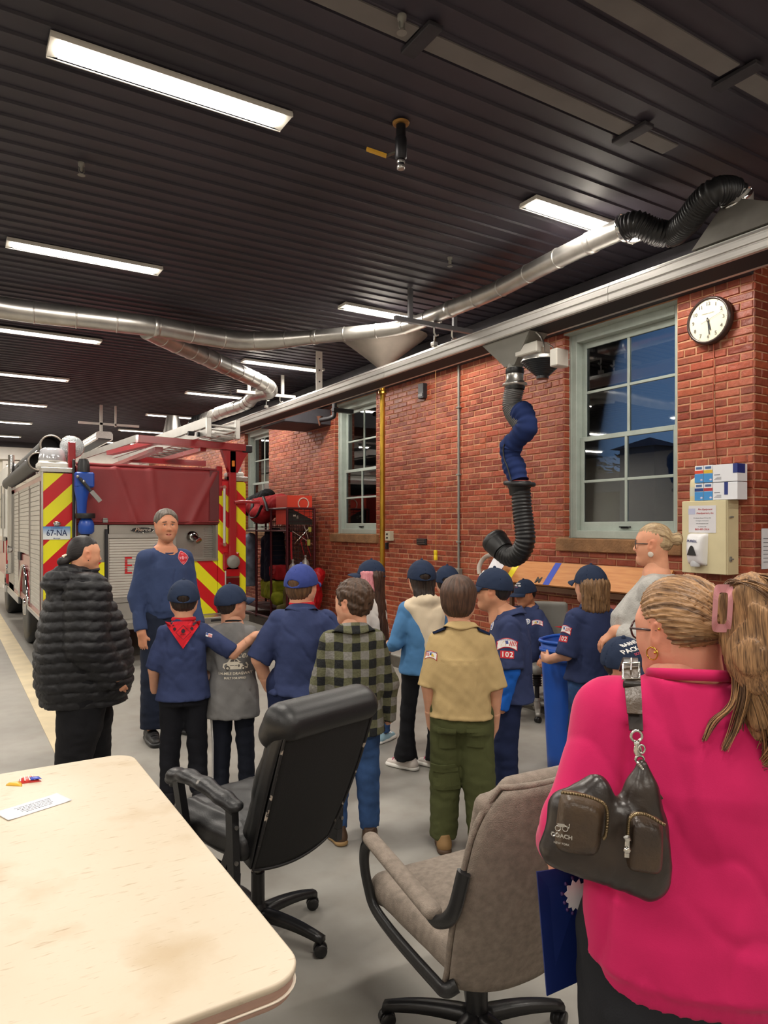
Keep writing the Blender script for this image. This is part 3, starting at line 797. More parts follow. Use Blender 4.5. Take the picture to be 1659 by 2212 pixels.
def hand_prims(L, side=1, curl=.5, thumb=.4, spread=.04, curls=None):
 """wrist at origin, fingers along +z, palm facing +y, thumb towards +x*side"""
 P = []; ks = .12*L
 P.append(rc((0, 0, -.10*L), (0, 0, .12*L), .135*L, .15*L, k=ks, flat=((0, 1, 0), .72)))
 P.append(ell((0, .01*L, .30*L), (.205*L, .085*L, .24*L), k=ks))
 xs = [.155, .052, -.052, -.150]; zs = [.50, .525, .50, .45]; ln = [.40, .45, .41, .32]; rr = [.052, .054, .051, .045]
 for i in range(4):
  kx = xs[i]*L*side; b = (kx, 0, zs[i]*L)
  P.append(rc((kx*.4, 0, .12*L), b, .07*L, rr[i]*L*1.08, k=.06*L, flat=((0, 1, 0), .85)))
  c = curls[i] if curls else curl
  ang = 0; p = np.array(b, float); sp = side*(1.5-i)*spread
  for j, (fr, ca) in enumerate(((.44, .75), (.31, 1.1), (.25, .75))):
   ang += c*ca
   d = np.array((sp, math.sin(ang), math.cos(ang))); d /= np.linalg.norm(d)
   q = p+d*ln[i]*fr*L
   P.append(rc(p, q, rr[i]*L*(1-.08*j), rr[i]*L*(1-.08*(j+1)), k=.012*L)); p = q
 t0 = np.array((.10*side, .03, .12))*L
 a = .5+.0*thumb; d = np.array((.75*side, .25+thumb*.4, .75)); d /= np.linalg.norm(d)
 p = t0
 for j, (l, r) in enumerate(((.20, .075), (.16, .060), (.13, .052))):
  q = p+d*l*L; P.append(rc(p, q, r*L, r*L*.88, k=.05*L if j == 0 else .02*L)); p = q
  d = d+np.array((-.28*side, .12+.35*thumb, .22)); d /= np.linalg.norm(d)
 return P
def basis(d, pal, side=1):
 """rotation whose z is d, y the palm normal"""
 d = Vector(d).normalized(); y = Vector(pal); y = (y-d*y.dot(d)).normalized(); x = y.cross(d).normalized()
 return Matrix((x, y, d)).transposed()
def cap_prims(hh, open_back=True, scale=1.0):
 S = hh*scale
 def e(c, r, rot=None, k=.01, op='u'): return ell([q*S for q in c], [q*S for q in r], rot, k, op)
 P = [e((0, -.055, .54), (.425, .478, .515)), e((0, -.055, .54), (.386, .440, .476), k=.004, op='s')]
 nrm = (0, .12, -1)
 P.append(plane_cut((0, 0, .53*S), nrm, .004))
 if open_back: P.append(e((0, -.50, .585), (.155, .20, .075), k=.008, op='s'))
 return P
def build_cap(root, Rm, t, hh, m, brim_m=None, strap=True, scale=1.0, open_back=True, seam=True):
 P = cap_prims(hh, open_back, scale); S = hh*scale
 R3 = np.array(Rm.to_3x3()); tt = V3(t)
 def disp(x, y, z, D):
  x, y, z = x-tt[0], y-tt[1], z-tt[2]
  X = x*R3[0, 0]+y*R3[1, 0]+z*R3[2, 0]; Y = x*R3[0, 1]+y*R3[1, 1]+z*R3[2, 1]+.055*S
  a = np.arctan2(X, Y); g = np.abs(np.sin(a*3))
  return np.exp(-(g/.10)**2)*.0016+.0012*vnoise(x*40, y*40, z*40, 3)
 o, V, Q = sdf_obj('cap', xf(P, Rm, t), m, root, res=.0045, disp=disp)
 b = MB(); b.ball((0, -.055*S, 1.056*S), .010, 8, 6)
 def fn(u, v):
  th = (u-.5)*2*1.02; rx, ry = .415*S, .466*S
  px, py = rx*math.sin(th), ry*math.cos(th)-.055*S
  ext = .34*S*max(0.0, math.cos(th*1.35))**.75
  y = py+v*ext; x = px*(1+.06*v)
  z = .545*S+.12*py+.03*S*v-.075*S*v*v-.55*(x/S)**2*S*v
  return (x, y, z)
 b.grid(fn, 22, 8, True, .004)
 b.M = None
 me = b.mesh('brim', brim_m or m); me.transform(Matrix.Translation(tt) @ Rm.to_4x4())
 bo = bpy.data.objects.new('brim', me); link(bo); bo.parent = o
 return o, V, Q
class Fig:
 def __init__(s, name, label, cat, u, d, rel, H, kid=True, fat=1.0, skin='d9a184', loc=None, group=None, gz=0.0):
  b = math.atan((u-CX)/F); p = atd(u, HZ, d) if loc is None else Vector((*loc, 0))
  if loc is not None: b = math.atan2(p.x, p.y)-YAW
  s.phi = -(YAW+b)+math.radians(rel); s.H = H; s.kid = kid; s.fat = fat; s.skin = skin
  s.root = thing(name, label, cat, (p.x, p.y, gz), s.phi, group)
  s.hh = (.166 if kid else .136)*H
  zc = H-s.hh*1.0; s.zchin = zc
  K = kid
  s.sz = (.768 if K else .782)*H; s.sx = (.084 if K else .090)*H*(.55+.45*fat)
  s.hz = (.50 if K else .52)*H; s.hx = .052*H*(.6+.4*fat); s.kz = .275*H; s.az = .045*H
  s.nb = (.828 if K else .838)*H
  s.foot = {-1: (-.065*H, 0, s.az), 1: (.065*H, 0, s.az)}
  s.knee = {}; s.arm = {}; s.J = {}
  s.head_yaw = s.head_pitch = s.head_roll = 0; s.lean = 0
  s.torso = None; s.capped = False
 def pose(s, head=(0, 0, 0), hoff=(0, 0, 0), feet=None, knees=None, L=None, R=None):
  """head = yaw (ccw), pitch (up), roll in degrees; L/R = (elbow xyz, wrist xyz) offsets in H from the shoulder"""
  s.Rh = Euler((math.radians(head[1]), math.radians(head[2]), math.radians(head[0])), 'XYZ').to_matrix()
  s.th = Vector((hoff[0], .012*s.H+hoff[1], s.zchin+hoff[2]))
  H = s.H
  dL = L or ((-.024, -.01, -.165), (-.026, .03, -.315)); dR = R or ((.024, -.01, -.165), (.026, .03, -.315))
  for sd, a in ((-1, dL), (1, dR)):
   sh = Vector((sd*s.sx, 0, s.sz)); s.arm[sd] = [sh, sh+Vector(a[0])*H, sh+Vector(a[1])*H]
  if feet: s.foot = {k: tuple(q*H if i < 2 else q*H for i, q in enumerate(v)) for k, v in feet.items()}
  for sd in (-1, 1):
   f = Vector(s.foot[sd]); h = Vector((sd*s.hx, 0, s.hz))
   s.knee[sd] = Vector(knees[sd])*H if knees else (h*(.48)+f*.52+Vector((0, .012*H, 0)))
   s.J[sd] = (h, s.knee[sd], f)
  return s
 # ---- body
 def body(s, hands=(-1, 1), hand_dir=None, palm=None, curl=.5, eyes=True, brow='4a3628', lips=None, stub=None, handkw=None, eyecol='5a4632', nw=None, armr=1.0):
  H, f = s.H, s.fat; k = s.kid; aw = (.027 if k else .026)*H*(.6+.4*f)*armr
  P = []
  nw = nw or (.037 if k else .034)*H*(.7+.3*f)
  hp = xf(head_prims(s.hh, nw=nw), s.Rh, s.th)
  w = .084*H*(.6+.4*f)
  P.append(column([(.485*H, 0, .004, w*.80, w*.5), (.52*H, 0, 0, w*.95, w*.7), (.62*H, 0, 0, w*.85, w*.6), (.75*H, 0, 0, w*1.0, w*.65), (s.nb, 0, -.005, w*.55, w*.45)], k=.03))
  for sd in (-1, 1):
   a = s.arm[sd]; P += [rc(a[0], a[1], aw*1.15, aw, k=.02), rc(a[1], a[2], aw*1.02, aw*.68, k=.015)]
   j = s.J[sd]; P += [rc(j[0], j[1], .040*H*f**.5, .030*H*f**.5, k=.03), rc(j[1], j[2], .030*H*f**.5, .018*H, k=.02)]
   ft = Vector(j[2]); P.append(rc(ft+Vector((0, -.01, -.01)), ft+Vector((0, .02*H, -.015)), .014*H, .012*H, k=.02))
  P.append(rc((0, -.01, s.nb-.03*H), s.th+Vector((0, -.02, .02)), nw*1.25, nw, k=.04))
  parts = []
  hd = {}
  for sd in hands:
   a = s.arm[sd]; d = Vector(a[2]-a[1]).normalized()
   if hand_dir and sd in hand_dir: d = Vector(hand_dir[sd]).normalized()
   pl = (palm or {}).get(sd, (-sd, 0, 0)); L = (.105 if k else .108)*H
   kw = dict(curl=curl); kw.update((handkw or {}).get(sd, {}))
   B = basis(d, pl)
   # thumb side: local x sign chosen so the thumb points forward/up
   want = Vector((0, 1, .3)) if not kw.get('thumbdir') else Vector(kw.pop('thumbdir'))
   kw.pop('thumbdir', None)
   side = 1 if (B @ Vector((1, 0, 0))).dot(want) > 0 else -1
   hpz = xf(hand_prims(L, side, **kw), B, a[2]); hd[sd] = (hpz, Vector(a[2]), d, L)
  allp = P+[q for h in hd.values() for q in h[0]]
  Vs, Qs, Cs, n0 = [], [], [], 0
  zc = s.th.z-.02
  def addpart(V, Q, C):
   nonlocal n0
   Vs.append(V); Qs.append(Q+n0); Cs.append(C); n0 += len(V)
  # coarse trunk and limbs, with the hands and the head cut off
  cuts = []
  base = np.array(lin(s.skin))
  coarse = list(P)
  V, Q = surface(coarse, .013)
  addpart(V, Q, np.tile(base, (len(V), 1)))
  V, Q = surface(hp, .0052 if not getattr(s, 'fine', 0) else .004)
  addpart(V, Q, head_cols(V, s.Rh, s.th, s.hh, s.skin, lips, brow, stub))
  for sd, (hpz, wp, d, L) in hd.items():
   V, Q = surface(hpz+[rc(s.arm[sd][1]*.35+s.arm[sd][2]*.65, s.arm[sd][2], aw*.85, aw*.70, k=.02)], .0036 if k else .004)
   addpart(V, Q, np.tile(base, (len(V), 1)))
  me = np_mesh('body', np.concatenate(Vs), np.concatenate(Qs), skin_mat('skin', s.skin), np.concatenate(Cs))
  o = bpy.data.objects.new('body', me); link(o); o.parent = s.root; s.bodyo = o
  if eyes:
   b = MB(); wm = mat('eye_white', 'e8e2dc', .25); im = mat('iris_'+eyecol, eyecol, .2); pm_ = mat('pupil', '0c0a09', .15)
   S = s.hh
   for sx in (-1, 1):
    c = s.th+s.Rh @ Vector((sx*.125*S, .275*S, .515*S)); fw = s.Rh @ Vector((0, 1, 0))
    b.mi = 0; b.ball(c, .063*S, 14, 10)
    b.mi = 1; b.cyl(c+fw*.053*S, c+fw*.0605*S, .028*S, .024*S, 12)
    b.mi = 2; b.cyl(c+fw*.055*S, c+fw*.062*S, .013*S, .012*S, 10)
   b.build('eyes', [wm, im, pm_], o)
   # eyelids
   V, Q = surface(xf([p for sx in (-1, 1) for p in (ell((sx*.125*S, .275*S, .515*S), .067*S, k=0), )]+
                              [ell((0, .40*S, .508*S), (.30*S, .2*S, .027*S), k=.002, op='s'), plane_cut((0, .27*S, 0), (0, -1, 0), .001)], s.Rh, s.th), .003)
   if len(V): 
    me = np_mesh('eyelids', V, Q, skin_mat('skin', s.skin), np.tile(base*np.array([.85, .76, .72]), (len(V), 1)))
    eo = bpy.data.objects.new('eyelids', me); link(eo); eo.parent = o
  return o
 # ---- garments
 def top(s, name, m, rows, sleeve='short', sr=1.0, res=.009, k=.03, disp=None, cuff=None, hem=None, neckcut=None, n=2.4, extra=None, shoulder=1.0, sleeve_len=.95, yoke=.02, sleeves=(-1, 1)):
  H, f = s.H, s.fat; aw = .031*H*(.55+.45*f)*sr
  P = [column([(z*H, cx*H, cy*H, wx*H, wy*H) for z, cx, cy, wx, wy in rows], k=k, n=n, zcap=.008)]
  for sd in (-1, 1): P.append(rc((sd*.012*H, -.010, s.nb-.036*H), (sd*s.sx*.92, -.002, s.sz), .036*H*shoulder, .038*H*shoulder, k=.025))
  for sd in sleeves:
   a = s.arm[sd]
   if sleeve == 'short':
    e = a[0].lerp(a[1], sleeve_len)
    P.append(rc(a[0], e, aw*1.12, aw*1.28, k=k, cut=0.0))
   elif sleeve == 'long':
    w_ = a[1].lerp(a[2], cuff or .93)
    P += [rc(a[0], a[1], aw*1.15, aw*1.02, k=k), rc(a[1], w_, aw*1.02, aw*.80, k=.02, cut=0.0)]
  if extra: P += extra
  ph = (s.H*37 % 7)
  if disp is None:
   def disp(x, y, z, D):
    return .0045*vnoise(x*11+ph, y*11, z*7+ph, 1)+.0025*vnoise(x*24, y*24+ph, z*15, 2)+.010*np.exp(-np.abs(vnoise(x*9+z*4+ph, y*7, z*3.4-ph, 4))/.10)*np.clip(vnoise(x*6, y*6+ph, z*5, 3)+.6, 0, 1)+.0055*np.exp(-np.abs(vnoise(x*16-z*9-ph, y*12, z*7, 7))/.10)*np.clip(.3+vnoise(x*5, y*5, z*6+ph, 2), 0, 1)+.0012*vnoise(x*60+ph, y*55, z*48, 5)
  if neckcut: P.append(ell(neckcut[0], neckcut[1], k=.006, op='s'))
  o, V, Q = sdf_obj(name, P, m, s.root, res=res, disp=disp)
  return o, V, Q
 def pants(s, m, rows, r=(.058, .047, .042), res=.010, disp=None, hem=0.02, name='trousers', k=.035, extra=None, flare=None):
  H, f = s.H, s.fat; g = .5+.5*f; P = []
  P.append(column([(z*H, cx*H, cy*H, wx*H, wy*H) for z, cx, cy, wx, wy in rows], k=.03, n=2.3, zcap=.008))
  for sd in (-1, 1):
   h, kn, ft = [Vector(q) for q in s.J[sd]]; e = kn.lerp(ft, 1.0-hem)
   P.append(rc(h, kn, r[0]*H*g, r[1]*H*g, k=k))
   if flare:
    mid = kn.lerp(ft, .35); P += [rc(kn, mid, r[1]*H*g, r[1]*H*g*.92, k=.02), rc(mid, e, r[1]*H*g*.92, flare*H, k=.02, cut=0.0)]
   else: P.append(rc(kn, e, r[1]*H*g, r[2]*H*g, k=.02, cut=0.0))
  # keep the legs apart
  if extra: P += extra
  if disp is None:
   ph = s.H*51 % 5
   def disp(x, y, z, D):
    low = np.clip(1.3-z/(.35*H), 0, 1)
    return .003*vnoise(x*13+ph, y*13, z*9, 4)+(.0006+.0035*low)*vnoise(x*14+z*9, y*12+ph, z*34+ph, 6)+.004*np.exp(-np.abs(vnoise(x*11+z*6, y*9, z*8+ph, 3))/.10)
  return sdf_obj(name, P, m, s.root, res=res, disp=disp)
 def shoe(s, sd, up, sole, yaw=0, L=None, lace=None):
  L = L or .155*s.H; f = Vector(s.foot[sd]); Rz = Euler((0, 0, math.radians(yaw)), 'XYZ').to_matrix(); base = Vector((f.x, f.y, 0))
  P = [rc((0, -.28*L, .16*L), (0, .10*L, .20*L), .155*L, .16*L, k=.03), rc((0, .1*L, .17*L), (0, .55*L, .12*L), .16*L, .125*L, k=.03, flat=((0, 0, 1), .8)),
             rc((0, -.22*L, .2*L), (0, -.2*L, .42*L), .145*L, .15*L, k=.03, cut=0), plane_cut((0, 0, .035*L), (0, 0, -1))]
  Q = [rc((0, -.30*L, .06*L), (0, .55*L, .06*L), .175*L, .165*L, k=.02, flat=((0, 0, 1), .6)), rc((0, .1*L, .06*L), (0, .5*L, .06*L), .19*L, .16*L, k=.02, flat=((0, 0, 1), .5)), plane_cut((0, 0, 0.002), (0, 0, -1), .002), plane_cut((0, 0, .13*L), (0, 0, 1), .004)]
  o, _, _ = sdf_obj('shoe', xf(P, Rz, base), up, s.root, res=.007)
  sdf_obj('sole', xf(Q, Rz, base), sole, o, res=.007)
  if lace:
   b = MB()
   for i in range(4):
    y = (.12+.1*i)*L; z = (.335-.035*i)*L
    pts = [base+Rz @ Vector((-.09*L, y, z-.02*L)), base+Rz @ Vector((0, y+.03*L, z+.02*L)), base+Rz @ Vector((.09*L, y, z-.02*L))]
    b.tube(pts, .005, 6)
   b.build('laces', lace, o)
  return o
 def collar(s, m, r=.048, z=None, w=.045, h=.035, tilt=.0, open_front=.5, cy=-.01):
  z = z or s.nb+.016*s.H; b = MB(); H = s.H
  def fn(u, v):
   a = open_front+(2*PI-2*open_front)*u+PI/2
   rr = (r*H)+v*w*.55; back = .5-.5*math.sin(a)
   zz = z+.006*back-.035*(1-back)-v*(h+.01*math.sin(3*a))
   return (rr*1.12*math.cos(a), rr*math.sin(a)+cy, zz)
  b.grid(fn, 30, 4, True, .004)
  def fi(u, v):
   a = open_front+(2*PI-2*open_front)*u+PI/2; back = .5-.5*math.sin(a)
   rr = r*H*(1-.02*v); zz = z+.006*back-.035*(1-back)-v*.04
   return (rr*1.12*math.cos(a), rr*math.sin(a)+cy, zz)
  b.grid(fi, 30, 2, True)
  return b.build('collar', m, s.root)
 def hair(s, m, prims, res=.006, amp=.003, name='hair', freq=55, disp=None, mode='down'):
  R3 = np.array(s.Rh); tt = V3(s.th)
  if disp is None:
   def disp(x, y, z, D):
    x, y, z = x-tt[0], y-tt[1], z-tt[2]
    X = x*R3[0, 0]+y*R3[1, 0]+z*R3[2, 0]; Y = x*R3[0, 1]+y*R3[1, 1]+z*R3[2, 1]
    a = np.arctan2(X, Y)
    return amp*(np.sin(a*freq*.5+3*vnoise(x*8, y*8, z*8, 1))*.6+np.sin(a*freq+z*30)*.5+vnoise(x*30, y*30, z*14, 2))
  if s.capped: prims = prims+[plane_cut((0, 0, .70*s.hh), (0, 0, 1), .01)]
  o, V, Q = sdf_obj(name, xf(prims, s.Rh, s.th), m, s.root, res=res, disp=disp)
  L_ = (V-tt) @ R3; X, Y, Z = L_[:, 0], L_[:, 1], L_[:, 2]; S = s.hh
  if mode == 'down': St = np.stack([np.arctan2(-X, -(Y+.12*S))*.10, Z*.07, np.sqrt(X*X+Y*Y)*.10], 1)
  elif mode == 'back': St = np.stack([np.arctan2(X, Z-.45*S)*.10, Y*.07, Z*.02], 1)
  else: St = np.stack([X, Y, Z*.08], 1)
  at = o.data.attributes.new('St', 'FLOAT_VECTOR', 'POINT'); at.data.foreach_set('vector', np.ascontiguousarray(St, np.float32).ravel())
  return o, V, Q
def hair_short(hh, top=.035, nape=.22, face=.30, side=.0):
 """a cropped head of hair in the head frame"""
 S = hh
 def e(c, r, rot=None, k=.01, op='u'): return ell([q*S for q in c], [q*S for q in r], rot, k, op)
 P = [e((0, -.07, .66), (.355+top, .41+top, .365+top)), e((0, -.13, .45), (.315+top*.7, .315+top*.6, .30), k=.02)]
 P.append(plane_cut((0, 0, nape*S), (0, .25, -1), .01))
 # cut away the face: everything in front of a slanting plane below the brow line
 P.append(e((0, .52, .36), (.42, .44, .44), k=.02, op='s'))
 P.append(rbox((0, .23*S, .15*S), (.5*S, .27*S, .30*S), .02, k=.015, op='s'))
 for sx in (-1, 1): P.append(e((sx*.405, -.01, .44), (.10, .11, .17), k=.012, op='s'))
 return P
def decal(name, vs, fs, m, parent, org, ex, ey, targets, lift=.0015, reach=.3, space=None):
 """flat drawing (verts in the ex,ey plane at org) pressed onto a surface given as (V, Q)"""
 tv, tf, n = [], [], 0
 for V, Q in targets:
  tv += [tuple(v) for v in V]; tf += [tuple(int(a)+n for a in q) for q in Q]; n += len(V)
 key = id(targets[0][0]), len(targets)
 if key not in _BV: _BV[key] = BVHTree.FromPolygons(tv, tf)
 bv = _BV[key]
 org, ex, ey = Vector(org), Vector(ex).normalized(), Vector(ey).normalized(); ez = ex.cross(ey)
 out = []
 for a, b, c in vs:
  p = org+ex*a+ey*b; h = bv.ray_cast(p+ez*reach*.5, -ez, reach*1.5)
  q = h[0] if h[0] is not None else p
  out.append(tuple(q+ez*(lift+c)))
 b = MB(); b._add(out, fs); return b.build(name, m, parent)
_BV = {}
def patch_grid(w, h, nx=10, ny=6, mask=None, c=0.0, oval=False):
 vs, fs = [], []
 for j in range(ny+1):
  for i in range(nx+1):
   a, b = (i/nx-.5)*2, (j/ny-.5)*2
   if oval: a, b = a*math.sqrt(1-b*b/2), b*math.sqrt(1-a*a/2)
   vs.append((a*w/2, b*h/2, c))
 W = nx+1
 for j in range(ny):
  for i in range(nx): fs.append((j*W+i, j*W+i+1, (j+1)*W+i+1, (j+1)*W+i))
 return vs, fs
# ------------------------------------------------------------------ people
NAVY = cloth('navy_twill', '303a5e', .16); NAVY2 = cloth('navy_cap', '232f47', .12, bscale=380)
BLACK = cloth('black_cotton', '17171b', .2); DENIM = cloth('blue_denim', '36527f', .3, vscale=14, bscale=300)
def hairdisp0(x, y, z, D): return .0015*vnoise(x*40, y*40, z*40, 2)
RED = cloth('red_neckerchief', 'c41f2c', .1)
PATCH_W = mat('patch_white', 'e8e6e4', .8); PATCH_R = mat('patch_red', 'bf2430', .8); PATCH_B = mat('patch_blue', '3a4f96', .8); PATCH_Y = mat('patch_yellow', 'd9b640', .8)
def text_vf(txt, size, bold=.01, sx=1.0, dx=0, dy=0, shear=0, spacing=1.0):
 vs, fs = text_mb(txt, size, bold, .0003, shear, spacing); return [(a*sx+dx, b+dy, c+.0008) for a, b, c in vs], fs
def poly_vf(pts, c=.0006):
 return [(x, y, c) for x, y in pts], [tuple(range(len(pts)))]
def merge_vf(*a):
 V, Fc = [], []
 for vs, fs in a: n = len(V); V += list(vs); Fc += [tuple(q+n for q in f) for f in fs]
 return V, Fc
def council_patch(fig, parent, org, ex, ey, tg, s=1.0, flip=1):
 w, h = .075*s, .034*s
 def arc(w, h, c):
  vs, fs = [], []; nx, ny = 12, 4
  for j in range(ny+1):
   for i in range(nx+1):
    t = (i/nx-.5)*2; v = j/ny
    vs.append((t*w/2, (v-.5)*h-(t*t)*h*.35, c))
  for j in range(ny):
   for i in range(nx): k = j*(nx+1)+i; fs.append((k, k+1, k+nx+2, k+nx+1))
  return vs, fs
 decal('patch', *arc(w, h, 0), PATCH_R, parent, org, ex, ey, tg, .0018)
 decal('patch', *arc(w*.92, h*.84, .0008), PATCH_W, parent, org, ex, ey, tg, .0018)
 V, Fc = [], []
 for i in range(5):
  x0 = (.008+i*.006)*s*flip; V2, F2 = poly_vf([(x0, -.011*s), (x0+.003*s*flip, -.011*s), (x0+.008*s*flip, .006*s), (x0+.005*s*flip, .006*s)][::flip], .0016); V, Fc = merge_vf((V, Fc), (V2, F2))
 decal('patch', V, Fc, PATCH_R, parent, org, ex, ey, tg, .0018)
 decal('patch', *poly_vf([(-.022*s*flip, -.010*s), (-.004*s*flip, -.010*s), (-.002*s*flip, .003*s), (-.012*s*flip, .005*s)][::flip], .0016), PATCH_Y, parent, org, ex, ey, tg, .0018)
 decal('patch', *poly_vf([(-.004*s*flip, -.004*s), (.006*s*flip, -.004*s), (.004*s*flip, .007*s), (-.006*s*flip, .007*s)][::flip], .0017), PATCH_B, parent, org, ex, ey, tg, .0018)
 decal('patch', *text_vf('CONNECTICUT RIVERS COUNCIL', .0048*s, .02, dy=.010*s), PATCH_B, parent, org, ex, ey, tg, .0020)
def number_patch(parent, org, ex, ey, tg, s=1.0):
 decal('patch', *patch_grid(.056*s, .030*s, 6, 3), PATCH_R, parent, org, ex, ey, tg, .0018)
 decal('patch', *text_vf('102', .030*s, .02, spacing=1.15), PATCH_W, parent, org, ex, ey, tg, .0022)
def round_patch(parent, org, ex, ey, tg, r=.019):
 decal('patch', *patch_grid(2*r, 2*r, 8, 8, oval=True), PATCH_W, parent, org, ex, ey, tg, .0018)
 ring = []
 decal('patch', *patch_grid(1.5*r, 1.5*r, 8, 8, oval=True, c=.0008), PATCH_B, parent, org, ex, ey, tg, .0018)
 decal('patch', *patch_grid(1.15*r, 1.15*r, 8, 8, oval=True, c=.0014), PATCH_W, parent, org, ex, ey, tg, .0018)
 decal('patch', *poly_vf([(0, .5*r), (-.4*r, -.1*r), (-.15*r, -.45*r), (.15*r, -.45*r), (.4*r, -.1*r)], .002), PATCH_B, parent, org, ex, ey, tg, .0018)
def cap_text(fig, cap, tg, lines, roll=0, S=None):
 """lettering on the front of a cap; lines = (text, size, dy, material)"""
 S = fig.hh; Rh = fig.Rh; t = fig.th
 c = t+Rh @ Vector((0, .30*S, .86*S)); ey = Rh @ Vector((0, -.45, .89)); ex = Rh @ Vector((-1, 0, 0))
 for txt, sz, dy, m in lines:
  decal('lettering', *text_vf(txt, sz, .02, dy=dy), m, cap, c, ex, ey, tg, .0015)
def scout_shirt(fig, rows, m, **kw):
 return fig.top('uniform_shirt', m, rows, **kw)
KR = lambda w=1.0, d=1.0, hem=.46, hw=1.0: [(hem, 0, 0, .110*w*hw, .086*d*hw), (.52, 0, 0, .102*w*hw, .080*d), (.60, 0, 0, .094*w, .076*d), (.70, 0, -.004, .094*w, .072*d), (.765, 0, -.008, .084*w, .058*d), (.835, 0, -.010, .040*w, .042*d)]
KP = lambda w=1.0, d=1.0: [(.455, 0, -.004, .095*w, .076*d), (.53, 0, 0, .098*w, .074*d), (.565, 0, 0, .092*w, .068*d)]
# --- 1: woman in the black quilted jacket
f = Fig('person', 'woman in a black quilted puffer jacket and leggings, low bun', 'person', 176, 4.5, -78, 1.63, kid=False, fat=1.35, skin='d89c7c')
f.pose(head=(0, -3, 0), L=((-.04, .03, -.17), (-.05, .10, -.31)), R=((.045, -.015, -.18), (.035, .085, -.325)), feet={-1: (-.06, .07, .05), 1: (.06, -.06, .05)})
PUFF = mat('black_puffer_nylon', '17171b', .55, var=.2, vscale=7, bump=.3, bscale=45, spec=.35)
def puff(x, y, z, D):
 w = z+.012*np.sin(x*9+1)+.010*np.sin(y*11)
 s = np.abs(np.sin(w*PI/.062)); return -.0165*(s**.55)+.004*vnoise(x*22, y*22, z*40, 1)+.002*vnoise(x*60, y*60, z*60, 3)
f.body(hands=(1,), curl=.75, palm={1: (-1, 0, 0)}, brow='1c1412', hand_dir={1: (-.05, .55, -.8)}, eyecol='2e1c12')
hz = xf([ell((0, -.05, .02), (.125, .11, .055), k=.03), ell((0, -.12, -.03), (.13, .085, .065), k=.03)], Matrix.Identity(3), Vector((0, -.02, f.nb+.005)))
f.top('puffer_jacket', PUFF, [(.365, 0, .01, .145, .150), (.43, 0, .012, .160, .172), (.55, 0, .010, .160, .172), (.66, 0, .004, .145, .150), (.76, 0, -.01, .120, .112), (.825, 0, -.01, .075, .075), (.865, 0, -.006, .058, .064)], sleeve='long', sr=1.95, k=.012, res=.0085, disp=puff, extra=hz, cuff=.98, shoulder=1.3)
f.pants(BLACK, [(.40, 0, 0, .12, .12), (.50, 0, 0, .12, .12)], r=(.098, .070, .046), name='leggings')
f.shoe(-1, BLACK, BLACK); f.shoe(1, BLACK, BLACK)
S = f.hh
BH = hair_mat('black_hair', '0d0b0c', '2b2527')
f.hair(BH, [ell((0, -.08*S, .66*S), (.345*S, .415*S, .385*S)), ell((0, -.22*S, .48*S), (.29*S, .27*S, .27*S), k=.03), ell((0, .50*S, .33*S), (.42*S, .42*S, .46*S), k=.02, op='s'), plane_cut((0, 0, .20*S), (0, -.2, -1), .02),
 ell((.37*S, .03*S, .44*S), (.10*S, .10*S, .16*S), k=.01, op='s'), ell((-.37*S, .03*S, .44*S), (.10*S, .10*S, .16*S), k=.01, op='s'), ell((0, -.60*S, .26*S), (.14*S, .16*S, .15*S), k=.04)], res=.006, amp=.0007, freq=22, mode='back')
b = MB(); 
for a in (-1, 0, 1): b.tube([(a*.012, -.54*S-.01, .36*S+a*a*.002), (a*.016, -.60*S, .42*S), (a*.014, -.52*S, .47*S)], .006, 8)
b.M = Matrix.Translation(f.th) @ f.Rh.to_4x4(); v0 = b.v; b.v = [tuple(b.M @ Vector(p)) for p in v0]; b.M = None
b.build('hair_clip', mat('cream_plastic', 'e6dcc6', .35), f.root)
b = MB(); c = f.th+Vector((.335*S, .02*S, .335*S)); b.ball(c, .006); b.build('earring', M['dark'], f.root)
b = MB()
b.tube([Vector((.055*math.cos(t_), .052*math.sin(t_)-.0, f.nb+.045+.008*math.sin(t_))) for t_ in [2*PI*i/16 for i in range(16)]], .012, 8, closed=True); b.build('shirt_neck', cloth('dark_green_knit', '1f3a30'), f.root)
b = MB(); b.tube(smooth_path([(.004, .118, 1.33), (.0, .20, 1.18), (0, .265, .95), (0, .262, .72), (0, .245, .62)]), .006, 6); b.build('zip', M['dark'], f.root)
# --- 2: firefighter
f = Fig('person', 'firefighter in a navy long-sleeved shirt with red badge, facing the children', 'person', 357, 5.72, 205, 1.83, kid=False, fat=1.12, skin='cf9070')
f.fine = 1; f.sx *= .94
f.pose(head=(-13, 0, 0), L=((-.028, .01, -.165), (-.034, .075, -.305)), R=((.030, -.02, -.165), (.032, .03, -.315)), feet={-1: (-.07, -.02, .045), 1: (.085, .05, .045)})
f.body(curl=.7, brow='33261d', stub='6a5346', lips='9c4f44', nw=.054, palm={-1: (.6, -.6, 0), 1: (-.8, -.4, 0)}, hand_dir={-1: (.1, .25, -1), 1: (-.05, .12, -1)}, eyecol='4a5a5e')
FS = cloth('faded_navy_jersey', '38466a', .18, vscale=3)
o, V, Q = f.top('long_sleeved_shirt', FS, [(.525, 0, 0, .092, .070), (.545, 0, 0, .096, .076), (.56, 0, .002, .100, .080), (.66, 0, 0, .102, .078), (.74, 0, -.004, .100, .072), (.79, 0, -.008, .075, .060), (.835, 0, -.012, .044, .044)], sleeve='long', sr=1.12, res=.0085, k=.035)
tg = [(V, Q)]
c = Vector((-.115, .14, 1.44)); 
def maltese(r):
 pts = []
 for i in range(32):
  a = 2*PI*i/32; k = 1-.16*abs(math.sin(2*a))**.5 if True else 1
  pts.append((r*.92*k*math.cos(a), r*1.15*k*math.sin(a)))
 return pts
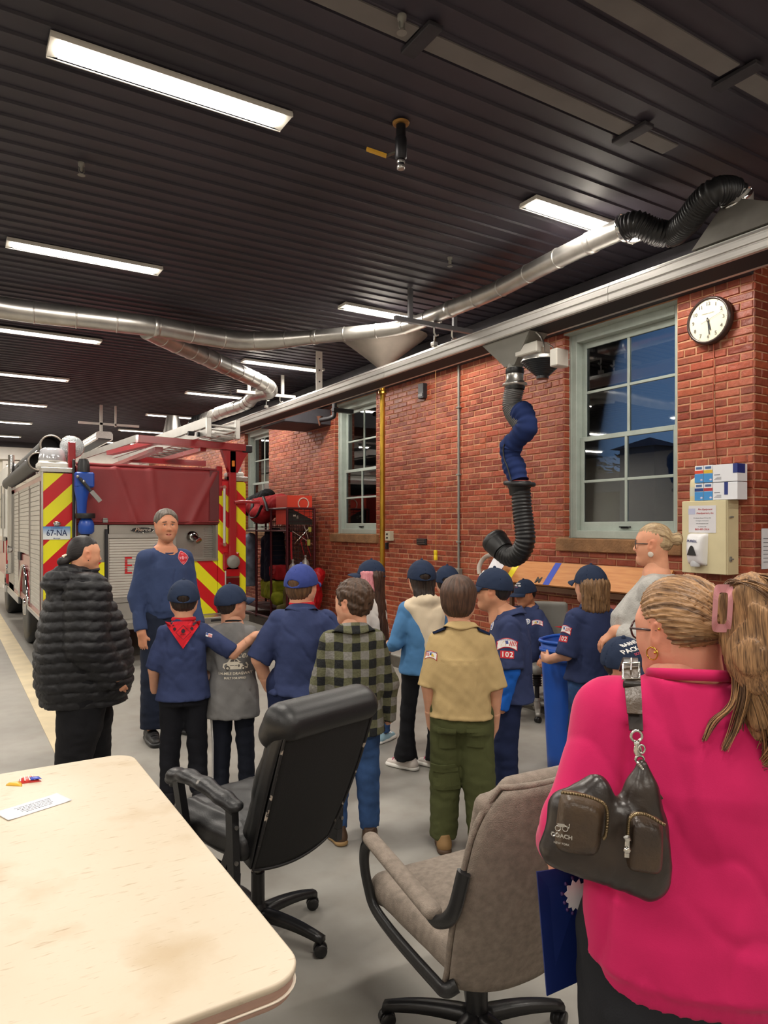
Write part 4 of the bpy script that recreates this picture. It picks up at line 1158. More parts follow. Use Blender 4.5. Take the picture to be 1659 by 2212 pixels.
def disc_vf(r, c=0.0, sy=1.15, n=24):
 vs = [(0, 0, c)]; fs = []
 for q in (.5, 1.0):
  for i in range(n):
   a = 2*PI*i/n; k = 1-.14*abs(math.sin(2*a))**.7; vs.append((q*r*k*math.cos(a), q*r*sy*k*math.sin(a), c))
 for i in range(n):
  j = (i+1) % n; fs.append((0, 1+i, 1+j)); fs.append((1+i, 1+n+i, 1+n+j, 1+j))
 return vs, fs
ex, ey = (-1, 0, 0), (0, 0, 1); 
decal('badge', *disc_vf(.050, 0), mat('badge_pink', 'd98a94', .8), o, c, ex, ey, tg, .002)
decal('badge', *disc_vf(.045, .0008), PATCH_R, o, c, ex, ey, tg, .002)
decal('badge', *disc_vf(.016, .0016, 1), mat('badge_pink', 'd98a94', .8), o, c, ex, ey, tg, .002)
for a, t in ((.030, 'FIRE'), (-.036, 'DEPT')): decal('badge', *text_vf(t, .013, .02, dy=a), mat('badge_pink', 'd98a94', .8), o, c, ex, ey, tg, .003)
for a in (-1, 1): decal('badge', *[(lambda vf: ([(x+a*.028, y, z) for x, y, z in vf[0]], vf[1]))(disc_vf(.009, .0016, 1.3))][0], mat('badge_pink', 'd98a94', .8), o, c, ex, ey, tg, .002)
b = MB(); b.tube([Vector((.082*math.cos(t_), .084*math.sin(t_)-.004, f.nb-.020-.036*math.sin(t_))) for t_ in [2*PI*i/24 for i in range(24)]], .007, 8, closed=True); b.build('neckband', FS, f.root)
f.pants(cloth('dark_navy_trousers', '1d2436', .2), [(.46, 0, 0, .092, .072), (.52, 0, 0, .088, .066), (.555, 0, 0, .084, .062)], r=(.056, .050, .047), hem=.05)
for sd in (-1, 1): f.shoe(sd, mat('black_work_shoe', '1c1b1b', .5, bump=.3), M['black_rubber'], yaw=-sd*12, lace=M['dark'])
GH = hair_mat('grey_brown_hair', '332b25', '776c62')
f.hair(GH, hair_short(f.hh, top=.028, nape=.30)+[ell((0, .46*f.hh, .50*f.hh), (.335*f.hh, .34*f.hh, .40*f.hh), k=.01, op='s')], amp=.002, freq=70)
# --- 3: boy with the red neckerchief
f = Fig('person', 'boy with a red neckerchief, his arm around the boy beside him', 'person', 397, 4.31, -2, 1.36, fat=.95)
f.capped = True; f.pose(head=(0, 2, 0), R=((.135, -.035, -.095), (.235, -.045, -.015)), L=((-.045, .01, -.16), (-.05, .08, -.27)))
f.body(hands=(1,), curl=.45, hand_dir={1: (.55, .55, .10)}, palm={1: (0, .3, -1)}, handkw={1: dict(thumbdir=(0, 0, -1), curl=.55)}, eyes=False)
o, V, Q = scout_shirt(f, KR(1.05, 1.05, hem=.475, hw=1.06), NAVY, sleeve='short', sr=1.15, sleeve_len=1.0)
f.pants(cloth('black_trousers', '14151c', .2), KP(.98), r=(.058, .046, .042))
for sd in (-1, 1): f.shoe(sd, BLACK, M['black_rubber'])
f.hair(hair_mat('dark_hair', '191310', '3b2c24'), hair_short(f.hh, top=.02, nape=.24), amp=.002)
capo, cV, cQ = build_cap(f.root, f.Rh, f.th, f.hh, NAVY2)
# neckerchief: rolled collar and the triangle on the back
tg = [(V, Q)]; zN = f.nb
nk = MB(); nk.tube([Vector((.060*math.cos(t_), .052*math.sin(t_)-.012, zN+.006-.035*max(0, math.sin(t_)))) for t_ in [2*PI*i/28 for i in range(28)]], .014, 8, closed=True); nko = nk.build('neckerchief', RED, f.root)
vs, fs = [], []; n = 12
for j in range(n+1):
 t_ = j/n; wv = .100*(1-t_)+.002
 for i in range(9): vs.append(((i/8-.5)*2*wv, .0-t_*.150+(.012 if j == 0 else 0), .0012*math.sin(i*1.3+j)))
for j in range(n):
 for i in range(8): k = j*9+i; fs.append((k, k+9, k+10, k+1))
c = Vector((0, -.12, zN-.005))
decal('neckerchief_flap', vs, [q[::-1] for q in fs], RED, nko, c, (1, 0, 0), (0, .18, 1), tg, .010)
DK = mat('print_dark', '2a1420', .8)
def frame_vf(r, w, c=.0012):
 vs = []; n = 4
 for q in (r, r-w):
  for i in range(4): a = PI/2*i; vs.append((q*math.cos(a), q*math.sin(a), c))
 # subdivide each side
 V2, F2 = [], []
 for i in range(4):
  a0, a1, b0, b1 = vs[i], vs[(i+1) % 4], vs[4+i], vs[4+(i+1) % 4]
  for k in range(4):
   t0, t1 = k/4, (k+1)/4; m_ = len(V2)
   L_ = lambda p, q, t: tuple(p[x]+(q[x]-p[x])*t for x in range(3))
   V2 += [L_(a0, a1, t0), L_(a0, a1, t1), L_(b0, b1, t1), L_(b0, b1, t0)]; F2.append((m_, m_+1, m_+2, m_+3))
 return V2, F2
cc = Vector((0, -.12, zN-.060))
decal('print', *frame_vf(.044, .003), DK, nko, cc, (1, 0, 0), (0, .18, 1), tg, .0115)
decal('print', *disc_vf(.012, .0012, 1.2), DK, nko, cc+Vector((0, 0, .008)), (1, 0, 0), (0, .18, 1), tg, .0115)
decal('print', *text_vf('SCOUTS', .008, .02, dy=-.012), DK, nko, cc, (1, 0, 0), (0, .18, 1), tg, .0115)
for sx in (-1, 1):
 decal('print', *[(lambda vf: ([(x+sx*.050, y+.022, z) for x, y, z in vf[0]], vf[1]))(disc_vf(.010, .0012, 1))][0], DK, nko, cc, (1, 0, 0), (0, .18, 1), tg, .0115)
 decal('print', *poly_vf([(sx*.052, .045), (sx*.062, .040), (sx*.080, .058), (sx*.070, .064)][::sx], .0012), DK, nko, cc, (1, 0, 0), (0, .18, 1), tg, .0115)
decal('flag_patch', *patch_grid(.038, .022, 4, 3), PATCH_W, o, Vector((.150, -.06, f.sz-.01)), (1, 0, -.35), (.2, .3, 1), tg, .002)
decal('flag_patch', *merge_vf(*[poly_vf([(-.004, -.009+i*.006), (.018, -.009+i*.006), (.018, -.006+i*.006), (-.004, -.006+i*.006)]) for i in range(3)]), PATCH_R, o, Vector((.150, -.06, f.sz-.01)), (1, 0, -.35), (.2, .3, 1), tg, .003)
decal('flag_patch', *poly_vf([(-.018, -.001), (-.005, -.001), (-.005, .010), (-.018, .010)]), PATCH_B, o, Vector((.150, -.06, f.sz-.01)), (1, 0, -.35), (.2, .3, 1), tg, .003)
# --- 4: boy in the grey racing tee
f = Fig('person', 'boy in a grey printed tee and dark cap, a hand resting on his shoulder', 'person', 503, 4.42, -4, 1.325, fat=.86)
f.capped = True; f.pose(head=(-52, 3, 0), L=((-.045, .02, -.16), (-.055, .12, -.235)), R=((.050, .01, -.155), (.05, .11, -.23)), feet={-1: (-.055, 0, .045), 1: (.065, .02, .045)})
f.body(hands=(), eyes=False)
GT = cloth('grey_tee', '6f6e6e', .16, vscale=8)
o, V, Q = f.top('tee', GT, KR(1.05, 1.05, hem=.385, hw=1.12), sleeve='short', sr=1.15, sleeve_len=1.0)
b = MB(); b.tube([Vector((.052*math.cos(t_), .046*math.sin(t_)-.012, f.nb+.003-.012*math.sin(t_))) for t_ in [2*PI*i/24 for i in range(24)]], .007, 8, closed=True); b.build('neckband', BLACK, f.root)
PC = mat('cream_print', 'd8d0c0', .8); tg = [(V, Q)]; ex, ey = (1, 0, 0), (0, 0, 1)
c0 = Vector((.02, -.2, .845))
decal('print', *text_vf('Racers', .058, .015, dy=.062, dx=.03, shear=.35), PC, o, c0, ex, ey, tg, .002)
decal('print', *text_vf('1/4-MILE DRAGWAY', .023, .02, dy=-.052), PC, o, c0, ex, ey, tg, .002)
decal('print', *text_vf('BUILT FOR SPEED', .017, .02, dy=-.080, dx=.0), PC, o, c0, ex, ey, tg, .002)
car = [(-.075, -.012), (-.070, .010), (-.045, .018), (-.032, .038), (.010, .041), (.030, .022), (.070, .014), (.080, -.002), (.076, -.022), (.045, -.026), (-.02, -.026), (-.06, -.024)]
nn = len(car); vs = [(x, y, .0003) for x, y in car]+[(x*.5, y*.5, .0003) for x, y in car]+[(0, 0, .0003)]
decal('print', vs, [(i, (i+1) % nn, nn+(i+1) % nn, nn+i)[::-1] for i in range(nn)]+[(nn+i, nn+(i+1) % nn, 2*nn)[::-1] for i in range(nn)], PC, o, c0, ex, ey, tg, .002)
DG = mat('print_grey', '55504c', .8)
for (cx_, cy_, r_) in ((-.045, -.018, .016), (.050, -.020, .013)): 
 decal('print', *[(lambda vf: ([(x+cx_, y+cy_, z) for x, y, z in vf[0]], vf[1]))(disc_vf(r_, .0018, 1))][0], DG, o, c0, ex, ey, tg, .002)
 decal('print', *[(lambda vf: ([(x+cx_, y+cy_, z) for x, y, z in vf[0]], vf[1]))(disc_vf(r_*.5, .0026, 1))][0], PC, o, c0, ex, ey, tg, .002)
for pl in ([(-.030, .020), (-.004, .022), (-.004, .034), (-.024, .033)], [(.0, .022), (.022, .021), (.008, .034), (.0, .034)], [(.02, -.012), (.072, -.010), (.072, -.002), (.02, .004)], [(-.03, -.004), (.015, -.004), (.015, 0), (-.03, 0)]):
 decal('print', *poly_vf(pl[::-1] if False else pl, .0018), DG, o, c0, ex, ey, tg, .002)
_, PV, PQ = f.pants(cloth('dark_track_pants', '161a26', .15), KP(.95), r=(.058, .045, .042))
for kk in (0, 1):
 j = f.J[-1]; b = MB(); b.tube([j[0]+Vector((-.078+.010*kk, -.030-.016*kk, .0)), j[1]+Vector((-.056+.006*kk, -.026-.012*kk, 0)), j[2]+Vector((-.050+.004*kk, -.024-.01*kk, .06))], .0035, 6)
 b.build('side_stripe', PATCH_W, f.root)
for sd in (-1, 1): f.shoe(sd, BLACK, M['black_rubber'])
f.hair(hair_mat('dark_hair', '191310', '3b2c24'), hair_short(f.hh, top=.02, nape=.24), amp=.002)
build_cap(f.root, f.Rh, f.th, f.hh, NAVY2, open_back=False)
# --- 5: heavier boy in navy, bright navy cap, behind the office chair
f = Fig('person', 'sturdy boy in a navy uniform shirt, belt and bright navy cap, seen from behind', 'person', 652, 4.3, -6, 1.455, fat=1.4)
f.capped = True; f.pose(head=(-22, 0, 0), L=((-.075, -.035, -.150), (-.045, .035, -.285)), R=((.085, .0, -.15), (.07, .09, -.26)))
f.body(hands=(-1,), curl=.8, hand_dir={-1: (.25, .1, -1)}, palm={-1: (.8, .2, 0)}, eyes=False)
o, V, Q = scout_shirt(f, KR(1.15, 1.35, hem=.475, hw=1.14), NAVY, sleeve='short', sr=1.15, sleeve_len=1.05)
f.collar(NAVY, r=.045)
_, PV, PQ = f.pants(cloth('navy_trousers', '1d2748', .15), KP(1.25, 1.35), r=(.075, .055, .045))
b = MB(); b.tube([Vector((.172*math.cos(t_), .142*math.sin(t_), .492*1.455-.02)) for t_ in [2*PI*i/36 for i in range(36)]], .020, 4, closed=True, sq=(.35, 1)); b.build('belt', mat('tan_belt', '9a7434', .6), f.root)
for sd in (-1, 1): f.shoe(sd, BLACK, M['black_rubber'])
S = f.hh
f.hair(hair_mat('brown_hair', '3d2a1c', '75553a'), hair_short(S, top=.03, nape=.08)+[ell((0, -.23*S, .36*S), (.26*S, .21*S, .24*S), k=.03)], amp=.003)
CAPB = cloth('bright_navy_cap', '33407f', .1, bscale=380)
build_cap(f.root, f.Rh, f.th, f.hh, CAPB)
b = MB(); b.tube([Vector((.066*math.cos(t_), .056*math.sin(t_)-.012, f.nb+.022-.04*max(0, math.sin(t_)))) for t_ in [2*PI*i/28 for i in range(28)]], .013, 8, closed=True); b.build('neckerchief', RED, f.root)
# --- 6: boy in the plaid jacket
f = Fig('person', 'boy with tousled hair in an olive and black plaid jacket', 'person', 762, 3.80, 8, 1.40, fat=1.0)
f.pose(head=(50, 0, 0), L=((-.045, .0, -.165), (-.045, .04, -.31)), R=((.055, .0, -.165), (.06, .03, -.32)), feet={-1: (-.06, .02, .045), 1: (.065, -.01, .045)})
f.body(hands=(), eyes=True)
def plaid():
 m = bpy.data.materials.new('olive_plaid_fleece'); m.use_nodes = True; n = m.node_tree.nodes; L = m.node_tree.links; b = n['Principled BSDF']
 tcn = n.new('ShaderNodeTexCoord'); sep = n.new('ShaderNodeSeparateXYZ'); 
 nz = n.new('ShaderNodeTexNoise'); nz.inputs['Scale'].default_value = 9
 ad = n.new('ShaderNodeMix'); ad.data_type = 'VECTOR'; ad.inputs[0].default_value = .02
 L.new(tcn.outputs['Object'], ad.inputs[4]); L.new(nz.outputs['Color'], ad.inputs[5]); L.new(tcn.outputs['Object'], nz.inputs['Vector'])
 L.new(ad.outputs[1], sep.inputs[0])
 def band(sock, per, w, off):
  a = n.new('ShaderNodeMath'); a.operation = 'MULTIPLY_ADD'; a.inputs[1].default_value = 1/per; a.inputs[2].default_value = off+50; L.new(sock, a.inputs[0])
  f_ = n.new('ShaderNodeMath'); f_.operation = 'FRACT'; L.new(a.outputs[0], f_.inputs[0])
  l = n.new('ShaderNodeMath'); l.operation = 'LESS_THAN'; l.inputs[1].default_value = w; L.new(f_.outputs[0], l.inputs[0]); return l.outputs[0]
 hx = band(sep.outputs[0], .088, .5, .1); hz_ = band(sep.outputs[2], .088, .5, .3); gx = band(sep.outputs[0], .176, .5, .1)
 sm = n.new('ShaderNodeMath'); sm.operation = 'ADD'; L.new(hx, sm.inputs[0]); L.new(hz_, sm.inputs[1])
 rp = n.new('ShaderNodeValToRGB'); rp.color_ramp.interpolation = 'CONSTANT'
 rp.color_ramp.elements[0].color = (*lin('7d7b76'), 1); rp.color_ramp.elements[1].position = .3; rp.color_ramp.elements[1].color = (*lin('5b5b44'), 1)
 e = rp.color_ramp.elements.new(.8); e.color = (*lin('17191b'), 1)
 dv = n.new('ShaderNodeMath'); dv.operation = 'MULTIPLY'; dv.inputs[1].default_value = .5; L.new(sm.outputs[0], dv.inputs[0]); L.new(dv.outputs[0], rp.inputs[0])
 n3 = n.new('ShaderNodeTexNoise'); n3.inputs['Scale'].default_value = 90; L.new(tcn.outputs['Object'], n3.inputs['Vector'])
 r3 = n.new('ShaderNodeMapRange'); r3.inputs[3].default_value = .6; r3.inputs[4].default_value = 1.35; L.new(n3.outputs[0], r3.inputs[0])
 mx = n.new('ShaderNodeMix'); mx.data_type = 'RGBA'; mx.blend_type = 'MULTIPLY'; mx.inputs[0].default_value = 1; L.new(rp.outputs[0], mx.inputs[6]); L.new(r3.outputs[0], mx.inputs[7])
 L.new(mx.outputs[2], b.inputs['Base Color']); b.inputs['Roughness'].default_value = .95
 bp = n.new('ShaderNodeBump'); bp.inputs['Strength'].default_value = .7; bp.inputs['Distance'].default_value = .006; L.new(n3.outputs[0], bp.inputs['Height']); L.new(bp.outputs[0], b.inputs['Normal'])
 return m
PL = plaid()
o, V, Q = f.top('plaid_jacket', PL, KR(1.04, 1.15, hem=.425, hw=1.10), sleeve='long', sr=1.25, cuff=.98, shoulder=1.1)
f.collar(PL, r=.047, w=.075, h=.045)
f.pants(DENIM, KP(.95), r=(.058, .046, .040))
f.shoe(-1, mat('brown_shoe', '4b3626', .6), mat('tan_sole', '9c7d52', .6), yaw=15); f.shoe(1, mat('brown_shoe', '4b3626', .6), mat('tan_sole', '9c7d52', .6), yaw=-10)
f.hair(hair_mat('brown_hair2', '281b12', '5a4130', (1, 1, .5)), hair_short(f.hh, top=.055, nape=.16), amp=.006, res=.005, disp=lambda x, y, z, D: .007*vnoise(x*45, y*45, z*45, 3)+.003*vnoise(x*90, y*90, z*60, 1))
# --- 7: girl with pink streak and very long hair
f = Fig('person', 'girl with very long brown hair, a pink streak and a cap', 'person', 803, 5.5, 60, 1.425, fat=.95)
f.capped = True; f.pose(head=(20, 0, 0), feet={-1: (-.06, .0, .045), 1: (.06, -.04, .045)})
f.body(hands=(), eyes=True)
o, V, Q = f.top('top', cloth('white_top', 'd8d2cc'), KR(1.0, 1.0, hem=.45), sleeve='long', sr=1.1)
f.pants(DENIM, KP(.95))
for sd in (-1, 1): f.shoe(sd, mat('pale_blue_shoe', '9fc4d4', .6), M['white_paint'], yaw=-95 if sd > 0 else 0, lace=PATCH_W)
S = f.hh
f.hair(hair_mat('long_brown_hair', '24160f', '54382a', (1, 1, .06)), [ell((0, -.10*S, .62*S), (.36*S, .40*S, .36*S)), ell((0, .5*S, .36*S), (.30*S, .42*S, .5*S), k=.02, op='s')]+
 [rc((a*S, -.25*S, .5*S), (a*1.15*S, -.55*S, -2.15*S+abs(a)*.4*S), .17*S, .12*S, k=.06, flat=((0, 1, 0), .8)) for a in (-.2, 0, .2)]+[rc((-.28*S, -.26*S, .5*S), (-.30*S, -.30*S, -1.2*S), .10*S, .08*S, k=.05)], res=.008, amp=.004, freq=50, mode='vert')
f.hair(hair_mat('pink_hair', 'b4606a', 'e09aa0', (1, 1, .06)), [rc((-.33*S, .04*S, .62*S), (-.40*S, .02*S, .0), .12*S, .10*S, k=.05), rc((-.33*S, -.12*S, .6*S), (-.38*S, -.14*S, .05*S), .11*S, .10*S, k=.05), rc((-.26*S, .18*S, .62*S), (-.36*S, .14*S, .12*S), .08*S, .07*S, k=.04)], name='pink_streak', res=.008, amp=.003, mode='vert')
build_cap(f.root, f.Rh, f.th, f.hh, NAVY2)
# --- 8: girl in blue with the cream hoodie over her shoulders
f = Fig('person', 'girl in a blue top with a cream hoodie over her shoulders', 'person', 912, 4.93, 22, 1.45, fat=.95)
f.capped = True; f.pose(head=(-8, 0, 0), L=((-.055, .0, -.155), (-.045, .13, -.205)), R=((.05, .02, -.16), (.02, .13, -.21)), feet={-1: (-.075, .03, .045), 1: (.075, -.01, .045)})
f.body(hands=(-1,), curl=.8, hand_dir={-1: (-.1, 1, -.1)}, palm={-1: (1, 0, .2)}, eyes=False)
BT = cloth('blue_knit_top', '4f7fae', .12)
o, V, Q = f.top('top', BT, KR(1.0, 1.05, hem=.465, hw=1.06), sleeve='long', sr=1.15, cuff=.55)
f.pants(BLACK, KP(.92), r=(.052, .038, .040), flare=.060, hem=.0)
for sd in (-1, 1): f.shoe(sd, mat('white_trainer', 'd9cfc8', .6), M['white_paint'], yaw=38, lace=mat('pink_lace', 'cf4f78', .6))
HC = cloth('cream_fleece', 'dccbb0', .08); S = f.hh
def hd(x, y, z, D): return .004*vnoise(x*16, y*16, z*8, 1)+.002*vnoise(x*40, y*40, z*20, 1)
hpz = [column([(.785*1.45, .015, -.045, .135, .062), (.74*1.45, .02, -.055, .120, .065), (.66*1.45, .03, -.062, .105, .068), (.575*1.45, .045, -.064, .080, .066)], k=.02, n=2.6),
       rc((-.09, -.02, 1.145), (.11, -.02, 1.15), .055, k=.03), rc((-.10, -.01, 1.13), (-.08, .10, 1.03), .045, .04, k=.03), rc((.11, -.01, 1.13), (.08, .10, 1.03), .045, .04, k=.03),
       ell((.0, -.055, 1.185), (.10, .065, .055), k=.03)]
sdf_obj('hoodie', hpz, HC, f.root, res=.008, disp=hd)
f.hair(hair_mat('dark_hair', '191310', '3b2c24'), [ell((0, -.10*S, .60*S), (.345*S, .40*S, .36*S)), ell((0, .5*S, .36*S), (.34*S, .42*S, .5*S), k=.02, op='s')]+[rc((a*S, -.2*S, .45*S), (a*1.1*S, -.40*S, -.02*S), .14*S, .08*S, k=.05) for a in (-.2, 0, .2)], res=.007)
build_cap(f.root, f.Rh, f.th, f.hh, NAVY2)
# --- 9: child mostly hidden, only the cap shows
f = Fig('person', 'child hidden but for a dark cap, beside the cream hoodie', 'person', 966, 5.4, 0, 1.385, fat=.9)
f.capped = True; f.pose(); f.body(hands=(), eyes=False); scout_shirt(f, KR(1, 1), NAVY, res=.014); f.pants(cloth('navy_trousers', '1d2748', .15), KP(), res=.014)
for sd in (-1, 1): f.shoe(sd, BLACK, M['black_rubber'])
f.hair(hair_mat('dark_hair', '191310', '3b2c24'), hair_short(f.hh, top=.02, nape=.1), amp=.002, res=.009)
build_cap(f.root, f.Rh, f.th, f.hh, NAVY2)
# --- 10: boy in tan shirt and olive cargo trousers
f = Fig('person', 'boy in a tan uniform shirt and olive cargo trousers', 'person', 997, 3.66, -2, 1.43, fat=.93)
f.pose(head=(-4, 0, 0), hoff=(-.015, 0, 0), L=((-.036, -.015, -.165), (-.030, .035, -.315)), R=((.040, -.01, -.165), (.035, .035, -.315)), feet={-1: (-.068, .035, .045), 1: (.075, -.01, .045)})
f.body(hands=(-1, 1), curl=.5, hand_dir={-1: (.12, .2, -1), 1: (-.12, .2, -1)}, palm={-1: (1, 0, 0), 1: (-1, 0, 0)}, eyes=False)
TAN = cloth('tan_twill', 'b79e70', .07)
o, V, Q = scout_shirt(f, KR(1.12, 1.12, hem=.50, hw=.98), TAN, sleeve='short', sr=1.12, sleeve_len=1.0, res=.0075,
 disp=lambda x, y, z, D: .005*vnoise(x*11, y*9, z*7+1, 1)+.003*vnoise(x*26, y*20, z*17, 2)+.0016*vnoise(x*50, y*45, z*38, 5)-.0025*np.exp(-((z-1.02)/.004)**2)*(np.abs(x) < .13)-.002*np.exp(-((np.abs(x)-.085+(.98-z)*.12)/.004)**2)*(z < 1.0))
f.collar(TAN, r=.044, w=.04, h=.03); tg = [(V, Q)]
council_patch(f, o, Vector((-.19, -.11, 1.04)), (.8, -.6, 0), (0, 0, 1), tg, 1.05, -1)
for sx in (-1, 1): b = MB(); b.obox((sx*.085, -.045, 1.172), (sx*.140, -.018, 1.145), .034, .012); b.build('shoulder_loop', cloth('navy_loops', '1c2744'), f.root)
OL = cloth('olive_ripstop', '4b4f2f', .14)
_, PV, PQ = f.pants(OL, KP(1.06, 1.06), r=(.068, .060, .052), res=.008, hem=0.0)
tp = [(PV, PQ)]
def pocket(cx, cz, w, h, nm='pocket', lift=.006, yaw=-1):
 vs, fs = patch_grid(w, h, 6, 6); ex, ey, = ((1, 0, 0), (0, 0, 1)) if yaw == -1 else yaw
 o_ = decal(nm, [(a, b_, .0) for a, b_, c in vs], fs, OL, f.root, (cx, -.25, cz) if yaw == -1 else (cx, -.12, cz), ex, ey, tp, lift, .5)
 md = o_.modifiers.new('s', 'SOLIDIFY'); md.thickness = .006; md.offset = 0; return o_
pocket(-.070, .615, .085, .105); pocket(-.070, .660, .095, .032, 'pocket_flap', .012); pocket(.072, .63, .085, .10)
pocket(-.16, .40, .085, .125, 'cargo_pocket', .012, ((.75, -.66, 0), (0, 0, 1))); pocket(-.16, .455, .095, .040, 'pocket_flap', .022, ((.75, -.66, 0), (0, 0, 1)))
for sd in (-1, 1): f.shoe(sd, mat('tan_boot', '8a6a42', .7), mat('brown_sole', '4d3828', .7), lace=M['dark'], yaw=-sd*8)
f.hair(hair_mat('brown_hair3', '2a1c14', '5d4030', (1, 1, .3)), hair_short(f.hh, top=.05, nape=.14)+[ell((0, -.16*f.hh, .42*f.hh), (.31*f.hh, .30*f.hh, .30*f.hh), k=.03)], amp=.0015, res=.005, freq=70)
# --- 11: boy in profile with the number patch
f = Fig('person', 'boy in profile with glasses, navy shirt over bright blue sleeves', 'person', 1097, 4.25, 88, 1.435, fat=1.1, skin='cf9676')
f.capped = True; f.pose(head=(-4, 0, 0), hoff=(0, .075, 0), L=((-.038, -.015, -.165), (-.036, .02, -.325)), R=((.05, .02, -.165), (.05, .06, -.31)))
f.body(hands=(), brow='1f1612', eyecol='2e1c12')
BL = cloth('bright_blue_jersey', '1b5fc0', .12)
f.top('blue_undershirt', BL, [(.70, 0, -.004, .095, .07), (.775, 0, -.008, .088, .062), (.835, 0, -.002, .046, .046)], sleeve='long', sr=1.15, cuff=1.0, res=.009)
o, V, Q = scout_shirt(f, KR(1.15, 1.3, hem=.46, hw=1.05), NAVY, sleeve='short', sr=1.42, sleeve_len=1.0, neckcut=((0, .085, 1.19), (.035, .07, .07)))
f.collar(NAVY, r=.048, open_front=.7, w=.055)
tg = [(V, Q)]; ex, ey = (0, -1, 0), (0, 0, 1)
council_patch(f, o, Vector((-.24, -.002, 1.035)), ex, (0.25, 0, 1), tg, 1.6); number_patch(o, Vector((-.24, -.004, .965)), ex, (.1, 0, 1), tg, 1.4)
round_patch(o, Vector((-.085, .15, 1.085)), (-.85, -.5, 0), (-.1, .25, 1), tg, .024)
f.pants(cloth('navy_trousers', '1d2748', .15), KP(1.1, 1.2), r=(.062, .050, .043))
for sd in (-1, 1): f.shoe(sd, BLACK, M['black_rubber'])
f.hair(hair_mat('black_hair', '0d0b0c', '2b2527'), hair_short(f.hh, top=.025, nape=.16), amp=.002)
capo, cV, cQ = build_cap(f.root, f.Rh, f.th, f.hh, NAVY2, open_back=False)
cap_text(f, capo, [(cV, cQ)], [('BARNES', .018, .026, PATCH_W), ('PACK', .026, .004, PATCH_W), ('102', .022, -.018, mat('patch_pink', 'c05068', .8))])
def glasses(fig, m, lens=None, w=.13, h=.20):
 S = fig.hh; b = MB(); T = Matrix.Translation(fig.th) @ fig.Rh.to_4x4()
 for sx in (-1, 1):
  c = Vector((sx*.14*S, .375*S, .49*S)); 
  pts = [T @ (c+Vector((w*S*.98*math.cos(a)*(1-.0), -.02*S*abs(math.cos(a)), h*.5*S*math.sin(a)*(1+.12*math.cos(a))))) for a in [2*PI*i/14 for i in range(14)]]
  b.tube(pts, .0022*(S/.21), 6, closed=True)
  b.tube([T @ Vector((sx*.265*S, .355*S, .51*S)), T @ Vector((sx*.335*S, .18*S, .515*S)), T @ Vector((sx*.345*S, -.01*S, .51*S)), T @ Vector((sx*.335*S, -.06*S, .47*S))], .0024*(S/.21), 6)
 b.tube([T @ Vector((-.03*S, .385*S, .50*S)), T @ Vector((0, .40*S, .515*S)), T @ Vector((.03*S, .385*S, .50*S))], .0022, 6)
 return b.build('glasses', m, fig.root)
glasses(f, M['dark'])
# --- 12: child sitting on the stool
f = Fig('person', 'child in a navy uniform and dark cap sitting in the grey swivel chair', 'person', 1140, 6.42, 140, 1.36, fat=1.1, skin='b97e5c', gz=-.155)
f.capped = True; f.pose(head=(-12, -12, 0), L=((-.075, -.01, -.155), (-.120, .10, -.245)), R=((.05, .03, -.16), (.04, .16, -.2)),
       feet={-1: (-.06, .24, .20), 1: (.08, .20, .22)}, knees={-1: (-.09, .26, .455), 1: (.09, .26, .455)})
f.body(hands=(-1,), curl=.9, palm={-1: (0, 0, -1)}, brow='1f1612', lips='a0605a', eyecol='2e1c12')
o, V, Q = scout_shirt(f, KR(1.15, 1.25, hem=.50), NAVY, sleeve='short', sr=1.3, sleeve_len=1.0)
f.collar(NAVY, r=.046, open_front=.6); tg = [(V, Q)]
round_patch(o, Vector((-.065, .15, .985)), (-.95, 0.1, 0), (0, .2, 1), tg, .024)
council_patch(f, o, Vector((-.19, .09, 1.0)), (-.72, -.7, 0), (0, 0, 1), tg, 1.25)
b = MB(); b.obox((.03, .118, 1.0), (.10, .108, 1.01), .004, .008); b.build('name_strip', PATCH_Y, f.root)
f.pants(cloth('navy_trousers', '1d2748', .15), KP(1.12, 1.2), r=(.062, .050, .045))
for sd in (-1, 1):
 so = f.shoe(sd, BLACK, M['black_rubber'])
 for ob in [so]+list(so.children): ob.data.transform(Matrix.Translation((0, 0, .155 if sd < 0 else .17)))
f.hair(hair_mat('black_hair', '0d0b0c', '2b2527'), hair_short(f.hh, top=.03, nape=.1), amp=.003)
capo, cV, cQ = build_cap(f.root, f.Rh, f.th, f.hh, NAVY2)
cap_text(f, capo, [(cV, cQ)], [('BARNES', .016, .026, PATCH_W), ('PACK 102', .020, .004, PATCH_W), ('* * *', .018, -.016, mat('patch_pink', 'c05068', .8))])
# --- 13: child with shoulder-length hair
f = Fig('person', 'child with shoulder-length hair and navy shirt beside the blue bin', 'person', 1277, 4.6, 38, 1.435, fat=1.0)
f.capped = True; f.pose(head=(5, 0, 0), L=((-.050, -.0, -.160), (-.055, .125, -.205)), R=((.05, .0, -.16), (.05, .10, -.22)))
f.body(hands=(-1,), curl=1.0, palm={-1: (1, 0, 0)}, hand_dir={-1: (-.1, 1, .05)}, eyes=False)
o, V, Q = scout_shirt(f, KR(1.1, 1.15, hem=.485, hw=1.06), NAVY, sleeve='short', sr=1.35, sleeve_len=1.05)
f.collar(NAVY, r=.046); tg = [(V, Q)]
ex, ey = (.35, -.94, 0), (.1, 0, 1)
council_patch(f, o, Vector((-.25, -.02, 1.045)), ex, ey, tg, 1.35); number_patch(o, Vector((-.25, -.02, .98)), ex, ey, tg, 1.3)
f.pants(DENIM, KP(1.02), r=(.060, .048, .042))
